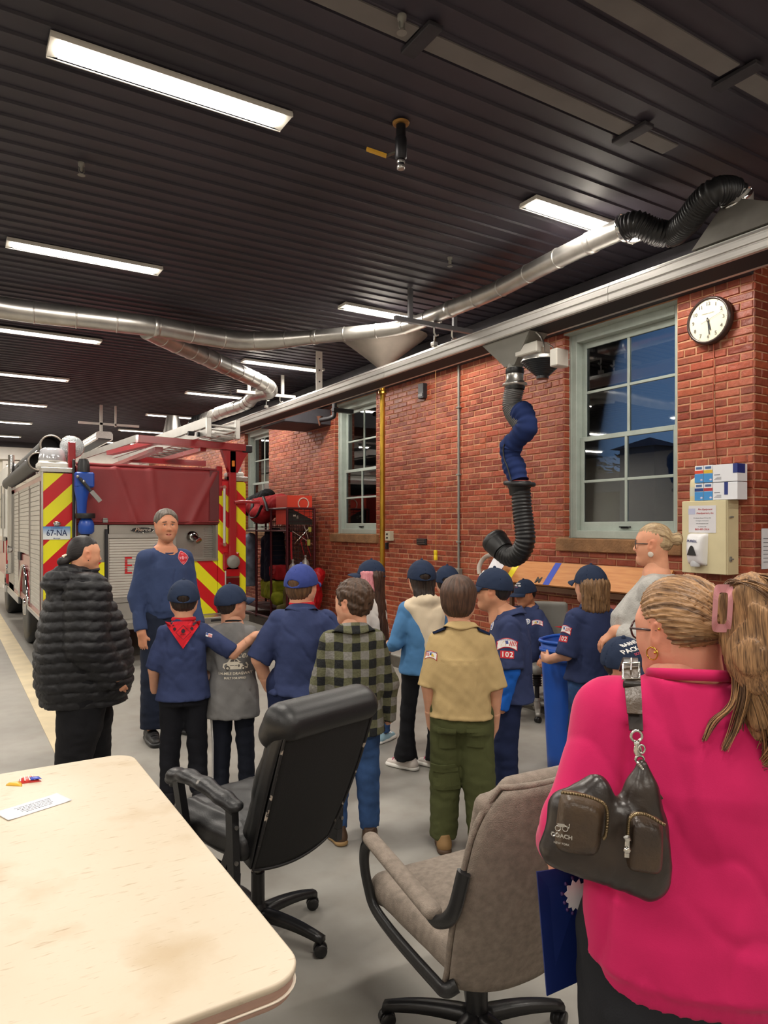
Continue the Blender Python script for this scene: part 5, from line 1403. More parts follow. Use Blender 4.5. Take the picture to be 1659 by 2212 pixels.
b = MB(); b.tube([Vector((.142*math.cos(t_), .105*math.sin(t_), .503*1.435-.03)) for t_ in [2*PI*i/36 for i in range(36)]], .020, 4, closed=True, sq=(.35, 1)); bo_ = b.build('belt', cloth('navy_loops', '1c2744'), f.root)
for i in range(4):
 a = PI+.55+.22*i; b = MB(); c = Vector((.150*math.cos(a), .112*math.sin(a), .692)); t_ = Vector((-math.sin(a), math.cos(a)*.75, 0)).normalized()*.013
 b.obox(c-t_, c+t_, .004, .034); b.build('belt_loop', [PATCH_Y, PATCH_W, PATCH_Y, mat('tan_belt', '9a7434')][i], bo_)
for sd in (-1, 1): f.shoe(sd, BLACK, M['black_rubber'])
S = f.hh
f.hair(hair_mat('light_brown_hair', '4a3220', '92704c', (1, 1, .08)), [ell((0, -.09*S, .60*S), (.355*S, .41*S, .36*S)), ell((0, .55*S, .36*S), (.36*S, .42*S, .6*S), k=.02, op='s')]+
 [rc((.31*math.sin(a)*S, -.10*S-.29*math.cos(a)*S, .5*S), (.36*math.sin(a)*S, -.12*S-.30*math.cos(a)*S, -.12*S), .11*S, .085*S, k=.05) for a in (-1.3, -.9, -.45, 0, .45, .9, 1.3)], res=.0065, amp=.005, freq=60)
build_cap(f.root, f.Rh, f.th, f.hh, NAVY2)
# --- 14: woman in the grey sweater
f = Fig('person', 'woman with a blond bun, black glasses and pale grey sweater', 'person', 1416, 4.1, 86, 1.71, kid=False, fat=1.1, skin='d99b7c')
f.fine = 1
f.pose(head=(0, 0, 0), L=((-.055, -.015, -.160), (-.005, .120, -.140)), R=((.05, .01, -.17), (.02, .12, -.17)))
f.body(hands=(-1,), brow='6a4c34', lips='b0605c', palm={-1: (.4, -.2, -1)}, hand_dir={-1: (.1, .75, -.65)}, handkw={-1: dict(curl=.45, thumbdir=(0, .2, 1))})
SW = cloth('pale_grey_knit', 'b4b2ae', .14, bump=.5, bscale=120, vscale=20)
f.top('sweater', SW, [(.40, 0, .02, .125, .118), (.50, 0, .025, .130, .130), (.60, 0, .022, .115, .118), (.69, 0, .028, .118, .118), (.76, 0, .006, .112, .086), (.805, 0, -.006, .080, .062), (.832, 0, -.01, .052, .050)], sleeve='long', sr=1.3, cuff=.86)
f.pants(BLACK, [(.40, 0, 0, .10, .09), (.50, 0, 0, .10, .09)], r=(.065, .045, .035), res=.013)
for sd in (-1, 1): f.shoe(sd, BLACK, M['black_rubber'])
S = f.hh
f.hair(hair_mat('blond_hair', '6b4f35', 'cdb48c', (1, 1, .5)), [ell((0, -.08*S, .67*S), (.335*S, .41*S, .37*S)), ell((0, -.20*S, .46*S), (.27*S, .26*S, .25*S), k=.03), ell((0, .50*S, .36*S), (.42*S, .42*S, .46*S), k=.02, op='s'), plane_cut((0, 0, .22*S), (0, -.3, -1), .02),
 ell((.36*S, 0, .45*S), (.09*S, .1*S, .16*S), k=.01, op='s'), ell((-.36*S, 0, .45*S), (.09*S, .1*S, .16*S), k=.01, op='s'), ell((0, -.60*S, .63*S), (.14*S, .13*S, .17*S), k=.02)], res=.005, amp=.002, freq=46, mode='back')
glasses(f, M['dark'])
b = MB(); b.ball(f.th+f.Rh @ Vector((-.335*S, .0, .26*S)), (.006, .016, .018)); b.build('earring', mat('pearl', 'cfc4b8', .3), f.root)
# --- 16, 17
f = Fig('person', 'child in a dark cap with white club lettering, peeking out beyond the pink shoulder', 'person', 1347, 2.95, -98, 1.235, fat=.9)
f.capped = True; f.pose(head=(-20, -6, 14)); f.body(hands=(), eyes=False); scout_shirt(f, KR(1, 1), NAVY, res=.013); f.pants(cloth('navy_trousers', '1d2748', .15), KP(), res=.014)
for sd in (-1, 1): f.shoe(sd, BLACK, M['black_rubber'])
f.hair(hair_mat('dark_hair', '191310', '3b2c24'), hair_short(f.hh, top=.02, nape=.14), amp=.002, res=.008)
capo, cV, cQ = build_cap(f.root, f.Rh, f.th, f.hh, NAVY2)
S = f.hh; c = f.th+f.Rh @ Vector((.08*S, .24*S, .90*S)); ex = f.Rh @ Vector((-.9, .3, 0)); ey = f.Rh @ Vector((0.15, -.5, .86))
for txt, sz, dy, m in (('BARNES', .020, .030, PATCH_W), ('PACK 102', .026, .004, PATCH_W), ('SCOUTS', .014, -.018, mat('patch_pink', 'c05068', .8))):
 decal('lettering', *text_vf(txt, sz, .02, dy=dy), m, capo, c, ex, ey, [(cV, cQ)], .0015)
f = Fig('person', 'dark-haired child cut off by the right edge of the photo, behind the pink sweatshirt', 'person', 1668, 3.05, -40, 1.26, fat=.95, skin='c58a68')
f.pose(head=(-20, 0, 0)); f.body(hands=(), eyes=False); scout_shirt(f, KR(1, 1), NAVY, res=.013); f.pants(cloth('navy_trousers', '1d2748', .15), KP(), res=.014)
for sd in (-1, 1): f.shoe(sd, BLACK, M['black_rubber'])
f.hair(hair_mat('dark_hair', '191310', '3b2c24'), hair_short(f.hh, top=.05, nape=.14), amp=.005, res=.006)
# ------------------------------------------------------------------ woman in pink, foreground right
f = Fig('person', 'woman in a bright pink sweatshirt with a pink claw clip', 'person', 1484, 1.50, 12, 1.585, kid=False, fat=1.18, skin='dc9a80')
f.fine = 1; f.sz += .042; f.nb += .048
f.pose(head=(46, -4, 0), hoff=(-.01, .0, .0), L=((-.050, -.06, -.135), (-.068, .06, -.205)), R=((.08, .0, -.17), (.08, .05, -.31)), feet={-1: (-.08, 0, .045), 1: (.08, 0, .045)})
f.body(hands=(-1, 1), curl=.7, brow='6b4a34', hand_dir={-1: (-.10, .35, -.9)}, palm={-1: (.9, .3, 0)}, lips='c06a62', nw=.062)
PK = cloth('hot_pink_fleece', 'c4205c', .05, bump=.05, bscale=420, rough=.9, sheen=.15)
H = f.H
def pinkfold(x, y, z, D):
 base = .006*vnoise(x*7, y*6, z*5+1, 1)+.003*vnoise(x*15+z*8, y*14, z*9, 2)
 # diagonal drag folds towards the lower right of the back
 q = x*6.5+z*9.5+1.2*np.sin(z*3)+.5*np.sin(x*11)
 am = np.clip((1.25-z)*2.2, 0, 1)*np.clip((z-.72)*6, 0, 1)*np.clip(.4+x*4, 0, 1)
 q = z*19+x*13+1.5*vnoise(x*4, y*3, z*3, 2); base = base+.009*am*np.exp(-(np.sin(q)/.22)**2)*np.clip(.5+vnoise(x*5, y*4, z*6, 6), 0, 1)+.006*np.exp(-np.abs(vnoise(x*7+z*3, y*6, z*4, 4))/.09)*np.clip((1.4-z)*4, 0, 1)+.014*np.exp(-((x+.135+(1.2-z)*.12)/.016)**2)*(z > .95)*(z < 1.3)*(y < .02)
 rib = np.clip((.805-z)/.01, 0, 1)
 return base*(1-rib*.8)+.0015*rib*np.sin(np.arctan2(x, y)*110)
o, V, Q = f.top('sweatshirt', PK, [(.482, .004, -.005, .132, .110), (.502, .004, -.005, .136, .114), (.512, .004, -.005, .143, .120), (.56, .004, -.004, .140, .116), (.63, 0, 0, .130, .108), (.74, 0, -.004, .118, .092), (.80, 0, -.008, .105, .072), (.842, 0, -.012, .072, .056), (.874, 0, -.014, .050, .046)], sleeve='long', sr=1.34, res=.0075, k=.045, cuff=.93, shoulder=1.25, disp=pinkfold)
PV_, PQ_ = V, Q
b = MB(); b.tube([Vector((.078*math.cos(t_), .070*math.sin(t_)-.018, f.nb+.010-.014*math.sin(t_))) for t_ in [2*PI*i/36 for i in range(36)]], .009, 8, closed=True, sq=(1, 1.4)); b.build('neckband', PK, f.root)
LG = cloth('black_leggings', '1d1e22', .15)
f.pants(LG, [(.38, 0, -.01, .135, .115), (.46, 0, -.01, .138, .115), (.52, 0, 0, .12, .10)], r=(.082, .055, .036), name='leggings')
for sd in (-1, 1): f.shoe(sd, BLACK, M['black_rubber'])
S = f.hh
HB = hair_mat('honey_brown_hair', '4d3524', 'b48a60', (1, 1, .35))
R3 = np.array(f.Rh); tt = V3(f.th)
def hd2(x, y, z, D):
 x, y, z = x-tt[0], y-tt[1], z-tt[2]
 X = x*R3[0, 0]+y*R3[1, 0]+z*R3[2, 0]; Y = x*R3[0, 1]+y*R3[1, 1]+z*R3[2, 1]; Z = x*R3[0, 2]+y*R3[1, 2]+z*R3[2, 2]
 # combed back from the face to the clip
 a = np.arctan2(Z-.55*S, np.sqrt(X*X+.0004)+.0*Y)
 return .0022*np.sin(a*46+3*vnoise(X*9, Y*9, Z*9, 1)+Y*20)+.0012*np.sin(a*95+Y*30)+.0015*vnoise(X*22, Y*22, Z*22, 2)
f.hair(HB, [ell((0, -.07*S, .66*S), (.375*S, .43*S, .385*S)), ell((0, -.24*S, .50*S), (.33*S, .29*S, .30*S), k=.04), ell((0, .56*S, .40*S), (.44*S, .44*S, .52*S), k=.03, op='s'), plane_cut((0, 0, .24*S), (0, -.35, -1), .02),
 ell((.395*S, .03*S, .42*S), (.11*S, .11*S, .17*S), k=.015, op='s'), ell((-.395*S, .03*S, .42*S), (.11*S, .11*S, .17*S), k=.015, op='s')], res=.0042, disp=hd2, mode='back')
# hair caught in the clip: a twisted loop above, the tail below, and loose locks
T = Matrix.Translation(f.th) @ f.Rh.to_4x4()
LOCKS = [mat('brown_strands', '5f432c', .45, var=.3, vscale=30), mat('fair_strands', 'a87e54', .45, var=.3, vscale=30)]
def lock(pts, r0, r1, n=9, name=None, seed=0, spread=.012, cnt=14, m=None, parent=None):
 """a bundle of thin strands following pts (head frame, in S units)"""
 rr = random.Random(seed); b = MB()
 for i in range(cnt):
  a, q = rr.uniform(0, 2*PI), rr.uniform(0, 1)**.5
  P = []
  m_ = len(pts)
  for j, p in enumerate(pts):
   t_ = j/(m_-1); ww = spread*(.5+.9*math.sin(t_*PI*.8+.3))
   P.append(T @ Vector((p[0]*S+ww*q*math.cos(a+t_*1.2), p[1]*S+ww*q*math.sin(a+t_*1.2), p[2]*S+rr.uniform(-.004, .004))))
  P = smooth_path(P, 5); k = len(P)
  b.tube(P, [(r0+(r1-r0)*t_/(k-1))*(.6+.8*rr.random()*0+.4) for t_ in range(k)], 5)
 return b.build(name or 'hair_lock', m or LOCKS[seed % 2], parent or hb)
hb, _, _ = f.hair(HB, [rc((0, -.50*S, .80*S), (0, -.80*S, .86*S), .11*S, .13*S, k=.05), rc((0, -.80*S, .86*S), (.0, -.95*S, .62*S), .13*S, .12*S, k=.05), rc((0, -.95*S, .62*S), (0, -.82*S, .35*S), .12*S, .13*S, k=.05), rc((.0, -.62*S, .50*S), (0, -.80*S, .25*S), .14*S, .17*S, k=.06), rc((0, -.80*S, .25*S), (.05*S, -.78*S, -.25*S), .17*S, .12*S, k=.06), rc((.05*S, -.78*S, -.25*S), (.02*S, -.68*S, -.55*S), .11*S, .04*S, k=.05)],
 res=.005, name='ponytail', mode='vert', disp=lambda x, y, z, D: .003*np.sin((x*np.cos(1.0)+y*np.sin(1.0))*420+6*vnoise(x*9, y*9, z*5, 1))+.004*vnoise(x*22, y*22, z*9, 2))
for i, (pts, sp, cn) in enumerate([
 ([(0, -.55, .86), (.05, -.80, 1.02), (.05, -1.08, .92), (.05, -1.20, .60), (.05, -1.05, .40)], .016, 26),
 ([(-.05, -.50, .82), (-.08, -.75, .98), (-.05, -1.02, .80), (-.02, -1.05, .50)], .016, 24),
 ([(0, -.62, .45), (.06, -.90, .20), (.08, -.98, -.15), (.05, -.86, -.45), (.0, -.72, -.66)], .022, 34),
 ([(.02, -.60, .40), (-.06, -.82, .12), (-.02, -.92, -.25), (.06, -.86, -.60), (-.04, -.70, -.72)], .020, 30),
 ([(-.05, -.60, .35), (-.15, -.75, .05), (-.22, -.68, -.30), (-.34, -.62, -.52)], .008, 16),
 ([(-.04, -.55, .30), (-.10, -.68, -.05), (-.12, -.62, -.40), (-.02, -.62, -.62), (.10, -.66, -.72)], .008, 14),
 ([(-.02, -.58, .30), (-.20, -.66, -.08), (-.38, -.55, -.28), (-.46, -.50, -.44)], .006, 10),
 ([(.1, -.60, .85), (.25, -.78, .92), (.32, -.98, .70), (.25, -1.0, .5)], .014, 18)]):
 lock(pts, .0013, .0005, seed=i, spread=sp, cnt=int(cn*1.5)); lock(pts, .0012, .0005, seed=i+11, spread=sp*1.15, cnt=cn)
# claw clip
PKC = mat('dusty_pink_plastic', 'c98a90', .4, spec=.5)
dk_ = 1.385
def clipw(u, v, d=0): return f.root.matrix_basis.inverted() @ atd(u, v, dk_+d)
clip = None
b = MB()
def fr(u, v, d=0): return clipw(1561+(u*.995-(v)*.06), 1314+v+u*.02, d)
def ringp(hw, hh_, d):
 return [fr(hw*math.copysign(abs(math.cos(a))**.35, math.cos(a)), hh_*math.copysign(abs(math.sin(a))**.35, math.sin(a)), d+.012*(math.sin(a)**2)) for a in [2*PI*(i+.5)/32 for i in range(32)]]
oo, ii, ob, ib = ringp(22, 52, 0), ringp(10.5, 34, 0), ringp(22, 52, .008), ringp(10.5, 34, .008)
b._add([tuple(p) for p in oo+ii+ob+ib], [(i, (i+1) % 32, 32+(i+1) % 32, 32+i) for i in range(32)]+[(i, 64+i, 64+(i+1) % 32, (i+1) % 32) for i in range(32)]+[(32+i, 32+(i+1) % 32, 96+(i+1) % 32, 96+i) for i in range(32)])
co = b.build('claw_clip', PKC, f.root)
b = MB(); b.obox(fr(24, -20, .01), fr(24, 22, .01), .012, .012); 
b.build('clip_hinge', PKC, co)
b = MB(); [b.tube([fr(24, -12+9*k, .012), fr(34, -12+9*k, .02), fr(38, -6+9*k, .04)], .003, 6) for k in range(4)]; b.build('clip_teeth', mat('dark_pink_plastic', '8d5058', .4), co)
GLS = mat('tortoise_glasses', '3b2226', .25)
glasses(f, GLS, w=.115, h=.19)
b = MB()
c = f.th+f.Rh @ Vector((-.375*S, .04*S, .315*S)); 
b.tube([c+f.Rh @ Vector((0, .013*math.cos(a), .013*math.sin(a)-.006)) for a in [2*PI*i/18 for i in range(18)]], .0016, 6, closed=True)
b.ball(f.th+f.Rh @ Vector((-.385*S, .0*S, .30*S)), .0032); b.ball(f.th+f.Rh @ Vector((-.385*S, -.06*S, .53*S)), .003)
b.build('earrings', mat('gold', 'd6a545', .2, 1.0), f.root)
PINK = f
# ---- the handbag hanging from her left shoulder
LEA = mat('worn_brown_leather', '241d1b', .34, var=.0, col2='3f3126', vscale=7, bump=.08, bscale=90, spec=.6, vsharp=(.45, .8))
LEB = mat('rubbed_brown_leather', '55422f', .4, col2='332a26', vscale=9, bump=.2, bscale=120)
SIL = mat('silver_hardware', 'd9d6d0', .18, 1.0)
bag = thing('handbag', 'worn dark brown leather shoulder bag with two zip pockets hanging on the pink sweatshirt', 'handbag', (0, 0, 0))
def W(u, v, d): return atd(u, v, d)
# local frame of the bag: x right in view, y away, z up
bc = W(1305, 1800, 1.27); bag.location = bc; bag.rotation_euler = (0, 0, -YAW-math.atan((1305-CX)/F)+.10)
BI = bag.matrix_basis.inverted()
def B(u, v, d): return BI @ atd(u, v, d)
out = [(1178, 1845), (1205, 1730), (1265, 1700), (1300, 1665), (1345, 1672), (1390, 1638), (1412, 1650), (1428, 1760), (1442, 1850), (1436, 1935), (1425, 1945), (1300, 1895), (1195, 1862)]
prims = []
D0 = 1.27
def bx(u, v, r=0, dd=0): return B(u, v, D0+dd)
core = [((1218, 1750), (1206, 1825), .026, .028), ((1285, 1745), (1290, 1840), .030, .040), ((1385, 1710), (1395, 1870), .026, .040), ((1340, 1765), (1345, 1858), .030, .042), ((1240, 1755), (1240, 1830), .032, .036),
  ((1386, 1652), (1390, 1760), .010, .030), ((1288, 1700), (1245, 1742), .022, .028), ((1412, 1800), (1408, 1900), .020, .024), ((1203, 1838), (1395, 1905), .020, .022)]
for a, c_, r0, r1 in core: prims.append(rc(bx(*a), bx(*c_), r0, r1, k=.03))
def bagd(x, y, z, D): return .0020*vnoise(x*38, y*30, z*14, 3)+.0010*np.abs(vnoise(x*60+z*20, y*40, z*26, 1))
bo_, BV_, BQ_ = sdf_obj('bag_body', prims, LEA, bag, res=.0042, disp=bagd)
def pocket_mesh(quad, dep, name):
 P4 = [B(*q, D0-dep) for q in quad]
 b = MB()
 def fn(u, v):
  a = P4[0].lerp(P4[1], u); c_ = P4[3].lerp(P4[2], u); p = a.lerp(c_, v)
  e = min(u, 1-u, v, 1-v)*2; h = 1-(1-min(1, e*2.4))**2.4
  cc = (P4[0]+P4[2])/2
  # round the corners
  du, dv = abs(u-.5)*2, abs(v-.5)*2; rr = (du**5+dv**5)**(1/5)
  k_ = 1 if rr <= 0 else min(1, max(du, dv)/max(rr, 1e-6))
  p = cc+(p-cc)*k_
  return p+Vector((0, .028*(1-h), 0))
 b.grid(fn, 22, 22, True)
 return b.build(name, LEB, bag)
p1 = pocket_mesh([(1196, 1860-8), (1298, 1868), (1314, 1742), (1212, 1712)], .062, 'left_pocket'.replace('left_', 'front_'))
p2 = pocket_mesh([(1352, 1895), (1438, 1908), (1440, 1782), (1362, 1760)], .062, 'front_pocket')
def zipline(pts, r=.0032):
 P = smooth_path([B(u, v, D0-.058) for u, v in pts], 8); b = MB(); b.tube(P, r, 6, cap=True)
 for i in range(0, len(P)-1): b.ball(P[i]+Vector((0, -.003, 0)), .0026, 6, 4)
 return b.build('zip', mat('bronze_zip', '7b6a50', .3, .9), bag)
zipline([(1214, 1711), (1262, 1718), (1302, 1734), (1312, 1756), (1309, 1800), (1303, 1812)]); zipline([(1356, 1828), (1357, 1790), (1363, 1764), (1392, 1758), (1436, 1782)])
b = MB(); b.tube([B(1354, 1808, D0-.075), B(1356, 1815, D0-.075)], .006, 8); b.tube([B(1355, 1815, D0-.075), B(1354, 1852, D0-.075)], .0055, 4, sq=(1, .4)); b.ball(B(1354, 1835, D0-.075), .007); b.build('zip_pull', SIL, bag)
b = MB()
ctr = B(1213, 1805, D0-.070)
put_text(b, 'COACH', .010, ctr, (1, 0, -.12), (0, -.05, 1), .03, .0012, .001)
put_text(b, 'NEW YORK', .005, ctr+Vector((0, 0, -.013)), (1, 0, -.12), (0, -.05, 1), .02, .001, .001)
# small carriage emblem above the name
for k in (-1, 1): b.tube([ctr+Vector((k*.006+.0045*math.cos(a), -.002, .013+.0045*math.sin(a))) for a in [2*PI*i/12 for i in range(12)]], .0009, 5, closed=True)
b.box(tuple(ctr+Vector((-.007, -.003, .016))), tuple(ctr+Vector((.005, -.001, .021)))); b.tube([ctr+Vector((.005, -.002, .018)), ctr+Vector((.012, -.002, .014)), ctr+Vector((.013, -.002, .022))], .001, 5)
b.build('emblem', SIL, bag)
# strap over the shoulder, buckle, ring and clasp
def Bs(u, v, d): return B(u, v, d)
def strap(pts, w, name, m, th=.006):
 P = smooth_path([B(*p) for p in pts], 6); b = MB(); vs = []
 n = len(P)
 for i, p in enumerate(P):
  t_ = (P[min(i+1, n-1)]-P[max(i-1, 0)]).normalized(); x = Vector((1, 0, .0)); x = (x-t_*x.dot(t_)).normalized(); nn_ = t_.cross(x).normalized()
  ww = w[0]+(w[1]-w[0])*i/(n-1)
  for a, c_ in ((-1, -1), (1, -1), (1, 1), (-1, 1)): vs.append(tuple(p+x*a*ww/2+nn_*c_*th/2))
 fs = []
 for i in range(n-1):
  for k in range(4): fs.append((i*4+k, i*4+(k+1) % 4, (i+1)*4+(k+1) % 4, (i+1)*4+k))
 fs += [(3, 2, 1, 0), tuple((n-1)*4+k for k in range(4))]
 b._add(vs, fs); return b.build(name, m, bag)
strap([(1352, 1450, 1.54), (1358, 1430, 1.52), (1362, 1424, 1.44), (1363, 1440, 1.385), (1367, 1490, 1.33), (1372, 1545, 1.30), (1374, 1578, 1.285)], (.030, .024), 'strap', LEA)
strap([(1363, 1440, 1.372), (1368, 1500, 1.315), (1371, 1542, 1.290)], (.032, .026), 'strap_end', LEB, .004)
b = MB(); c0 = [(1345, 1432), (1381, 1432), (1381, 1466), (1345, 1466)]
b.tube([B(u, v, 1.365 if v < 1450 else 1.34) for u, v in c0], .0028, 8, closed=True); b.tube([B(1363, 1448, 1.352), B(1364, 1422, 1.372)], .0016, 6)
b.build('buckle', SIL, bag)
b = MB(); b.tube([B(1347, 1478, 1.33), B(1383, 1480, 1.33)], .007, 6, sq=(.6, 1)); b.build('keeper', LEA, bag)
b = MB()
def ring(u, v, d, ru, rv, r): b.tube([B(u+ru*math.cos(a), v+rv*math.sin(a), d) for a in [2*PI*i/16 for i in range(16)]], r, 6, closed=True)
ring(1375, 1590, 1.283, 12, 12, .0028); ring(1378, 1620, 1.278, 6, 12, .003); ring(1386, 1618, 1.27, 7, 9, .002); ring(1382, 1640, 1.275, 9, 8, .0026)
b.ball(B(1376, 1606, 1.278), .006); b.tube([B(1377, 1606, 1.275), B(1377, 1632, 1.275)], .004, 8)
b.build('clasp', SIL, bag)
b = MB()
for k in range(13): b.ball(B(1378+k*2.6, 1648+k*3.4, 1.262), .0034, 6, 4)
b.build('bead_chain', SIL, bag)
strap([(1384, 1645, 1.27), (1400, 1680, 1.262), (1416, 1714, 1.262), (1425, 1728, 1.262)], (.014, .014), 'hang_tag', LEB, .004)
# ---- blue folder held in her left hand
fo = thing('folder', 'dark blue card folder with a white cut-out star held low by the pink woman', 'folder', tuple(W(1235, 2010, 1.60)))
b = MB(); q = [W(1160, 1884, 1.58), W(1270, 1868, 1.62), W(1318, 2090, 1.66), W(1182, 2152, 1.58)]
n_ = (q[1]-q[0]).cross(q[3]-q[0]).normalized()*.004
b._add([tuple(p) for p in q]+[tuple(p+n_) for p in q], [(0, 1, 2, 3), (7, 6, 5, 4), (0, 4, 5, 1), (1, 5, 6, 2), (2, 6, 7, 3), (3, 7, 4, 0)])
b.build('cover', mat('dark_blue_card', '16296b', .45, var=.1), fo, world=True)
b = MB(); c = W(1240, 1934, 1.590); ex = (q[1]-q[0]).normalized(); ey = Vector((0, 0, 1)); ey = (ey-ex*ey.dot(ex)).normalized(); nv = ex.cross(ey)
if nv.dot(W(1240, 1934, 1.59)-Vector((0, 0, CH))) > 0: nv = -nv
pts = []
for i in range(24):
 a = 2*PI*i/24; r = (.026 if i % 2 else .020)*(1+.25*(math.sin(a) > .2)); pts.append(c+ex*r*math.cos(a)+ey*r*math.sin(a)*1.25+nv*.006)
b._add([tuple(p) for p in pts]+[tuple(p+nv*.001) for p in pts], [tuple(range(24)), tuple(range(24, 48))[::-1]]+[(i, (i+1) % 24, 24+(i+1) % 24, 24+i) for i in range(24)])
b.build('star_cutout', mat('white_card', 'e6e2e6', .6), fo, world=True)
b = MB()
for i in range(0, 24, 2): b.ball(c+(pts[i+1]-c)*1.12, .0045, 6, 4)
b.build('star_border', mat('purple_print', '3a1f5a', .5), fo, world=True)
# ------------------------------------------------------------------ table, front left
def rrect(x0, y0, x1, y1, r, n=8):
 P = []
 for cx, cy, a0 in ((x1-r, y1-r, 0), (x0+r, y1-r, PI/2), (x0+r, y0+r, PI), (x1-r, y0+r, 1.5*PI)):
  for i in range(n+1): a = a0+PI/2*i/n; P.append((cx+r*math.cos(a), cy+r*math.sin(a)))
 return P
def table_mat():
 m = bpy.data.materials.new('worn_cream_tabletop'); m.use_nodes = True; n = m.node_tree.nodes; L = m.node_tree.links; b = n['Principled BSDF']
 tcn = n.new('ShaderNodeTexCoord')
 def noise(sc, st, det=4, rot=0):
  mp = n.new('ShaderNodeMapping'); mp.inputs['Scale'].default_value = st; mp.inputs['Rotation'].default_value = (0, 0, rot); L.new(tcn.outputs['Object'], mp.inputs[0])
  q = n.new('ShaderNodeTexNoise'); q.inputs['Scale'].default_value = sc; q.inputs['Detail'].default_value = det; L.new(mp.outputs[0], q.inputs['Vector']); return q.outputs[0]
 def ramp(s, p0, p1, c0, c1):
  r = n.new('ShaderNodeValToRGB'); r.color_ramp.elements[0].position = p0; r.color_ramp.elements[1].position = p1
  r.color_ramp.elements[0].color = (*c0, 1); r.color_ramp.elements[1].color = (*c1, 1); L.new(s, r.inputs[0]); return r.outputs[0]
 def mul(a, c):
  x = n.new('ShaderNodeMix'); x.data_type = 'RGBA'; x.blend_type = 'MULTIPLY'; x.inputs[0].default_value = 1; L.new(a, x.inputs[6]); L.new(c, x.inputs[7]); return x.outputs[2]
 base = ramp(noise(2.2, (1, 1, 1)), .35, .7, lin('c8b9a2'), lin('cfc2ae'))
 scr = ramp(noise(17, (1, 4.5, 1), 9, .15), .62, .76, (1, 1, 1), (.72, .64, .54))
 scr2 = ramp(noise(30, (1, 6, 1), 9, -.5), .66, .78, (1, 1, 1), (.70, .62, .54))
 dirt = ramp(noise(3.0, (1, 1, 1), 9), .56, .70, (1, 1, 1), (.82, .74, .62))
 # dirt only where the scratches cluster
 L.new(mul(mul(mul(base, scr), scr2), dirt), b.inputs['Base Color']); b.inputs['Roughness'].default_value = .45
 return m
tb = thing('table', 'worn cream laminate folding table with rounded corners in the left foreground', 'table', (-.1, 2.2, 0))
poly = rrect(-.90, 1.37, .665, 3.10, .09)
n = len(poly)
def slab(poly, z0, z1, m, nm, bev=.004):
 b = MB(); c = (sum(p[0] for p in poly)/len(poly), sum(p[1] for p in poly)/len(poly))
 rings = []
 for z, k in ((z0, bev), (z0+bev, 0), (z1-bev, 0), (z1-bev*.3, bev*.3), (z1, bev)):
  r = []
  for i, p in enumerate(poly):
   a, q = Vector(poly[i-1]), Vector(poly[(i+1) % len(poly)]); t = (q-a).normalized(); nn_ = Vector((t.y, -t.x)); r.append((p[0]-nn_.x*k, p[1]-nn_.y*k, z))
  rings.append(r)
 vs = [p for r in rings for p in r]; m_ = len(poly)
 fs = [(j*m_+i, j*m_+(i+1) % m_, (j+1)*m_+(i+1) % m_, (j+1)*m_+i) for j in range(4) for i in range(m_)]
 b._add(vs, fs, True); b._add([tuple(p) for p in rings[-1]], [tuple(range(m_))]); b._add([tuple(p) for p in rings[0]], [tuple(range(m_))[::-1]])
 return b.build(nm, m, tb, world=True)
slab(poly, .722, .740, table_mat(), 'tabletop')
eb = mat('tan_edge_band', 'b08f80', .5, var=.12, vscale=9); ew = mat('pale_edge_line', 'd8cdbd', .5)
slab(rrect(-.895, 1.375, .660, 3.095, .088), .702, .7215, eb, 'edge_band', .001)
slab(rrect(-.90, 1.37, .665, 3.10, .09), .6985, .7022, ew, 'edge_line', .001)
slab(rrect(-.893, 1.377, .658, 3.093, .087), .684, .6985, eb, 'edge_band', .001)
for x in (-.65, .42):
 for y in (1.62, 2.85):
  b = MB(); b.cyl((x, y, 0.0), (x, y, .69), .016, .016, 12); b.cyl((x, y, 0), (x, y, .02), .02, .02, 12); b.build('leg', M['grey_metal'], tb, world=True)
 b = MB(); b.tube([(x, 1.62, .3), (x, 2.85, .3)], .010, 8); b.build('stretcher', M['grey_metal'], tb, world=True)
# paper and candy on the table
ZT = .7405
pc = [atZ(0, 1752, ZT), atZ(134, 1711, ZT), atZ(175, 1733, ZT), atZ(30, 1779, ZT)]
e1 = (pc[1]-pc[0]).normalized(); e2 = (pc[3]-pc[0]); e2 = (e2-e1*e2.dot(e1)).normalized()
def sheet(name, label, p0, ex, ey, w, h, m, th=.0008, curl=0):
 t = thing(name, label, 'paper', tuple(p0)); b = MB()
 b.grid(lambda u, v: ex*w*u+ey*h*v+Vector((0, 0, th+curl*max(0, abs(u-.5)*2-.6)**2)), 8, 6, True, th); b.build('sheet', m, t)
 return t
WP = mat('white_paper', 'e4e6ec', .6)
sh = sheet('note_sheet', 'white printed slip of paper lying on the cream table', pc[0]-e1*.02, e1, e2, .215, .105, WP, curl=.01)
b = MB(); o_ = Vector((0, 0, .0022))
for i, t in enumerate(('Please remember to sign the guest book', 'and return your name tag at the desk', 'before you leave the station today.', 'Thank you for visiting the firehouse', 'with your group this evening!')):
 put_text(b, t, .0075, o_+e1*.115+e2*(.026+.013*i), e1*-1, e2*-1, .01, .0002, .0003)
b.build('print', mat('ink', '3a3a44', .7), sh)
cd = thing('candy_packet', 'small red, yellow and blue printed wrapper on the cream table', 'candy', tuple(atZ(60, 1691, ZT)))
p = [atZ(38, 1694, ZT), atZ(90, 1688, ZT), atZ(76, 1677, ZT), atZ(42, 1683, ZT)]
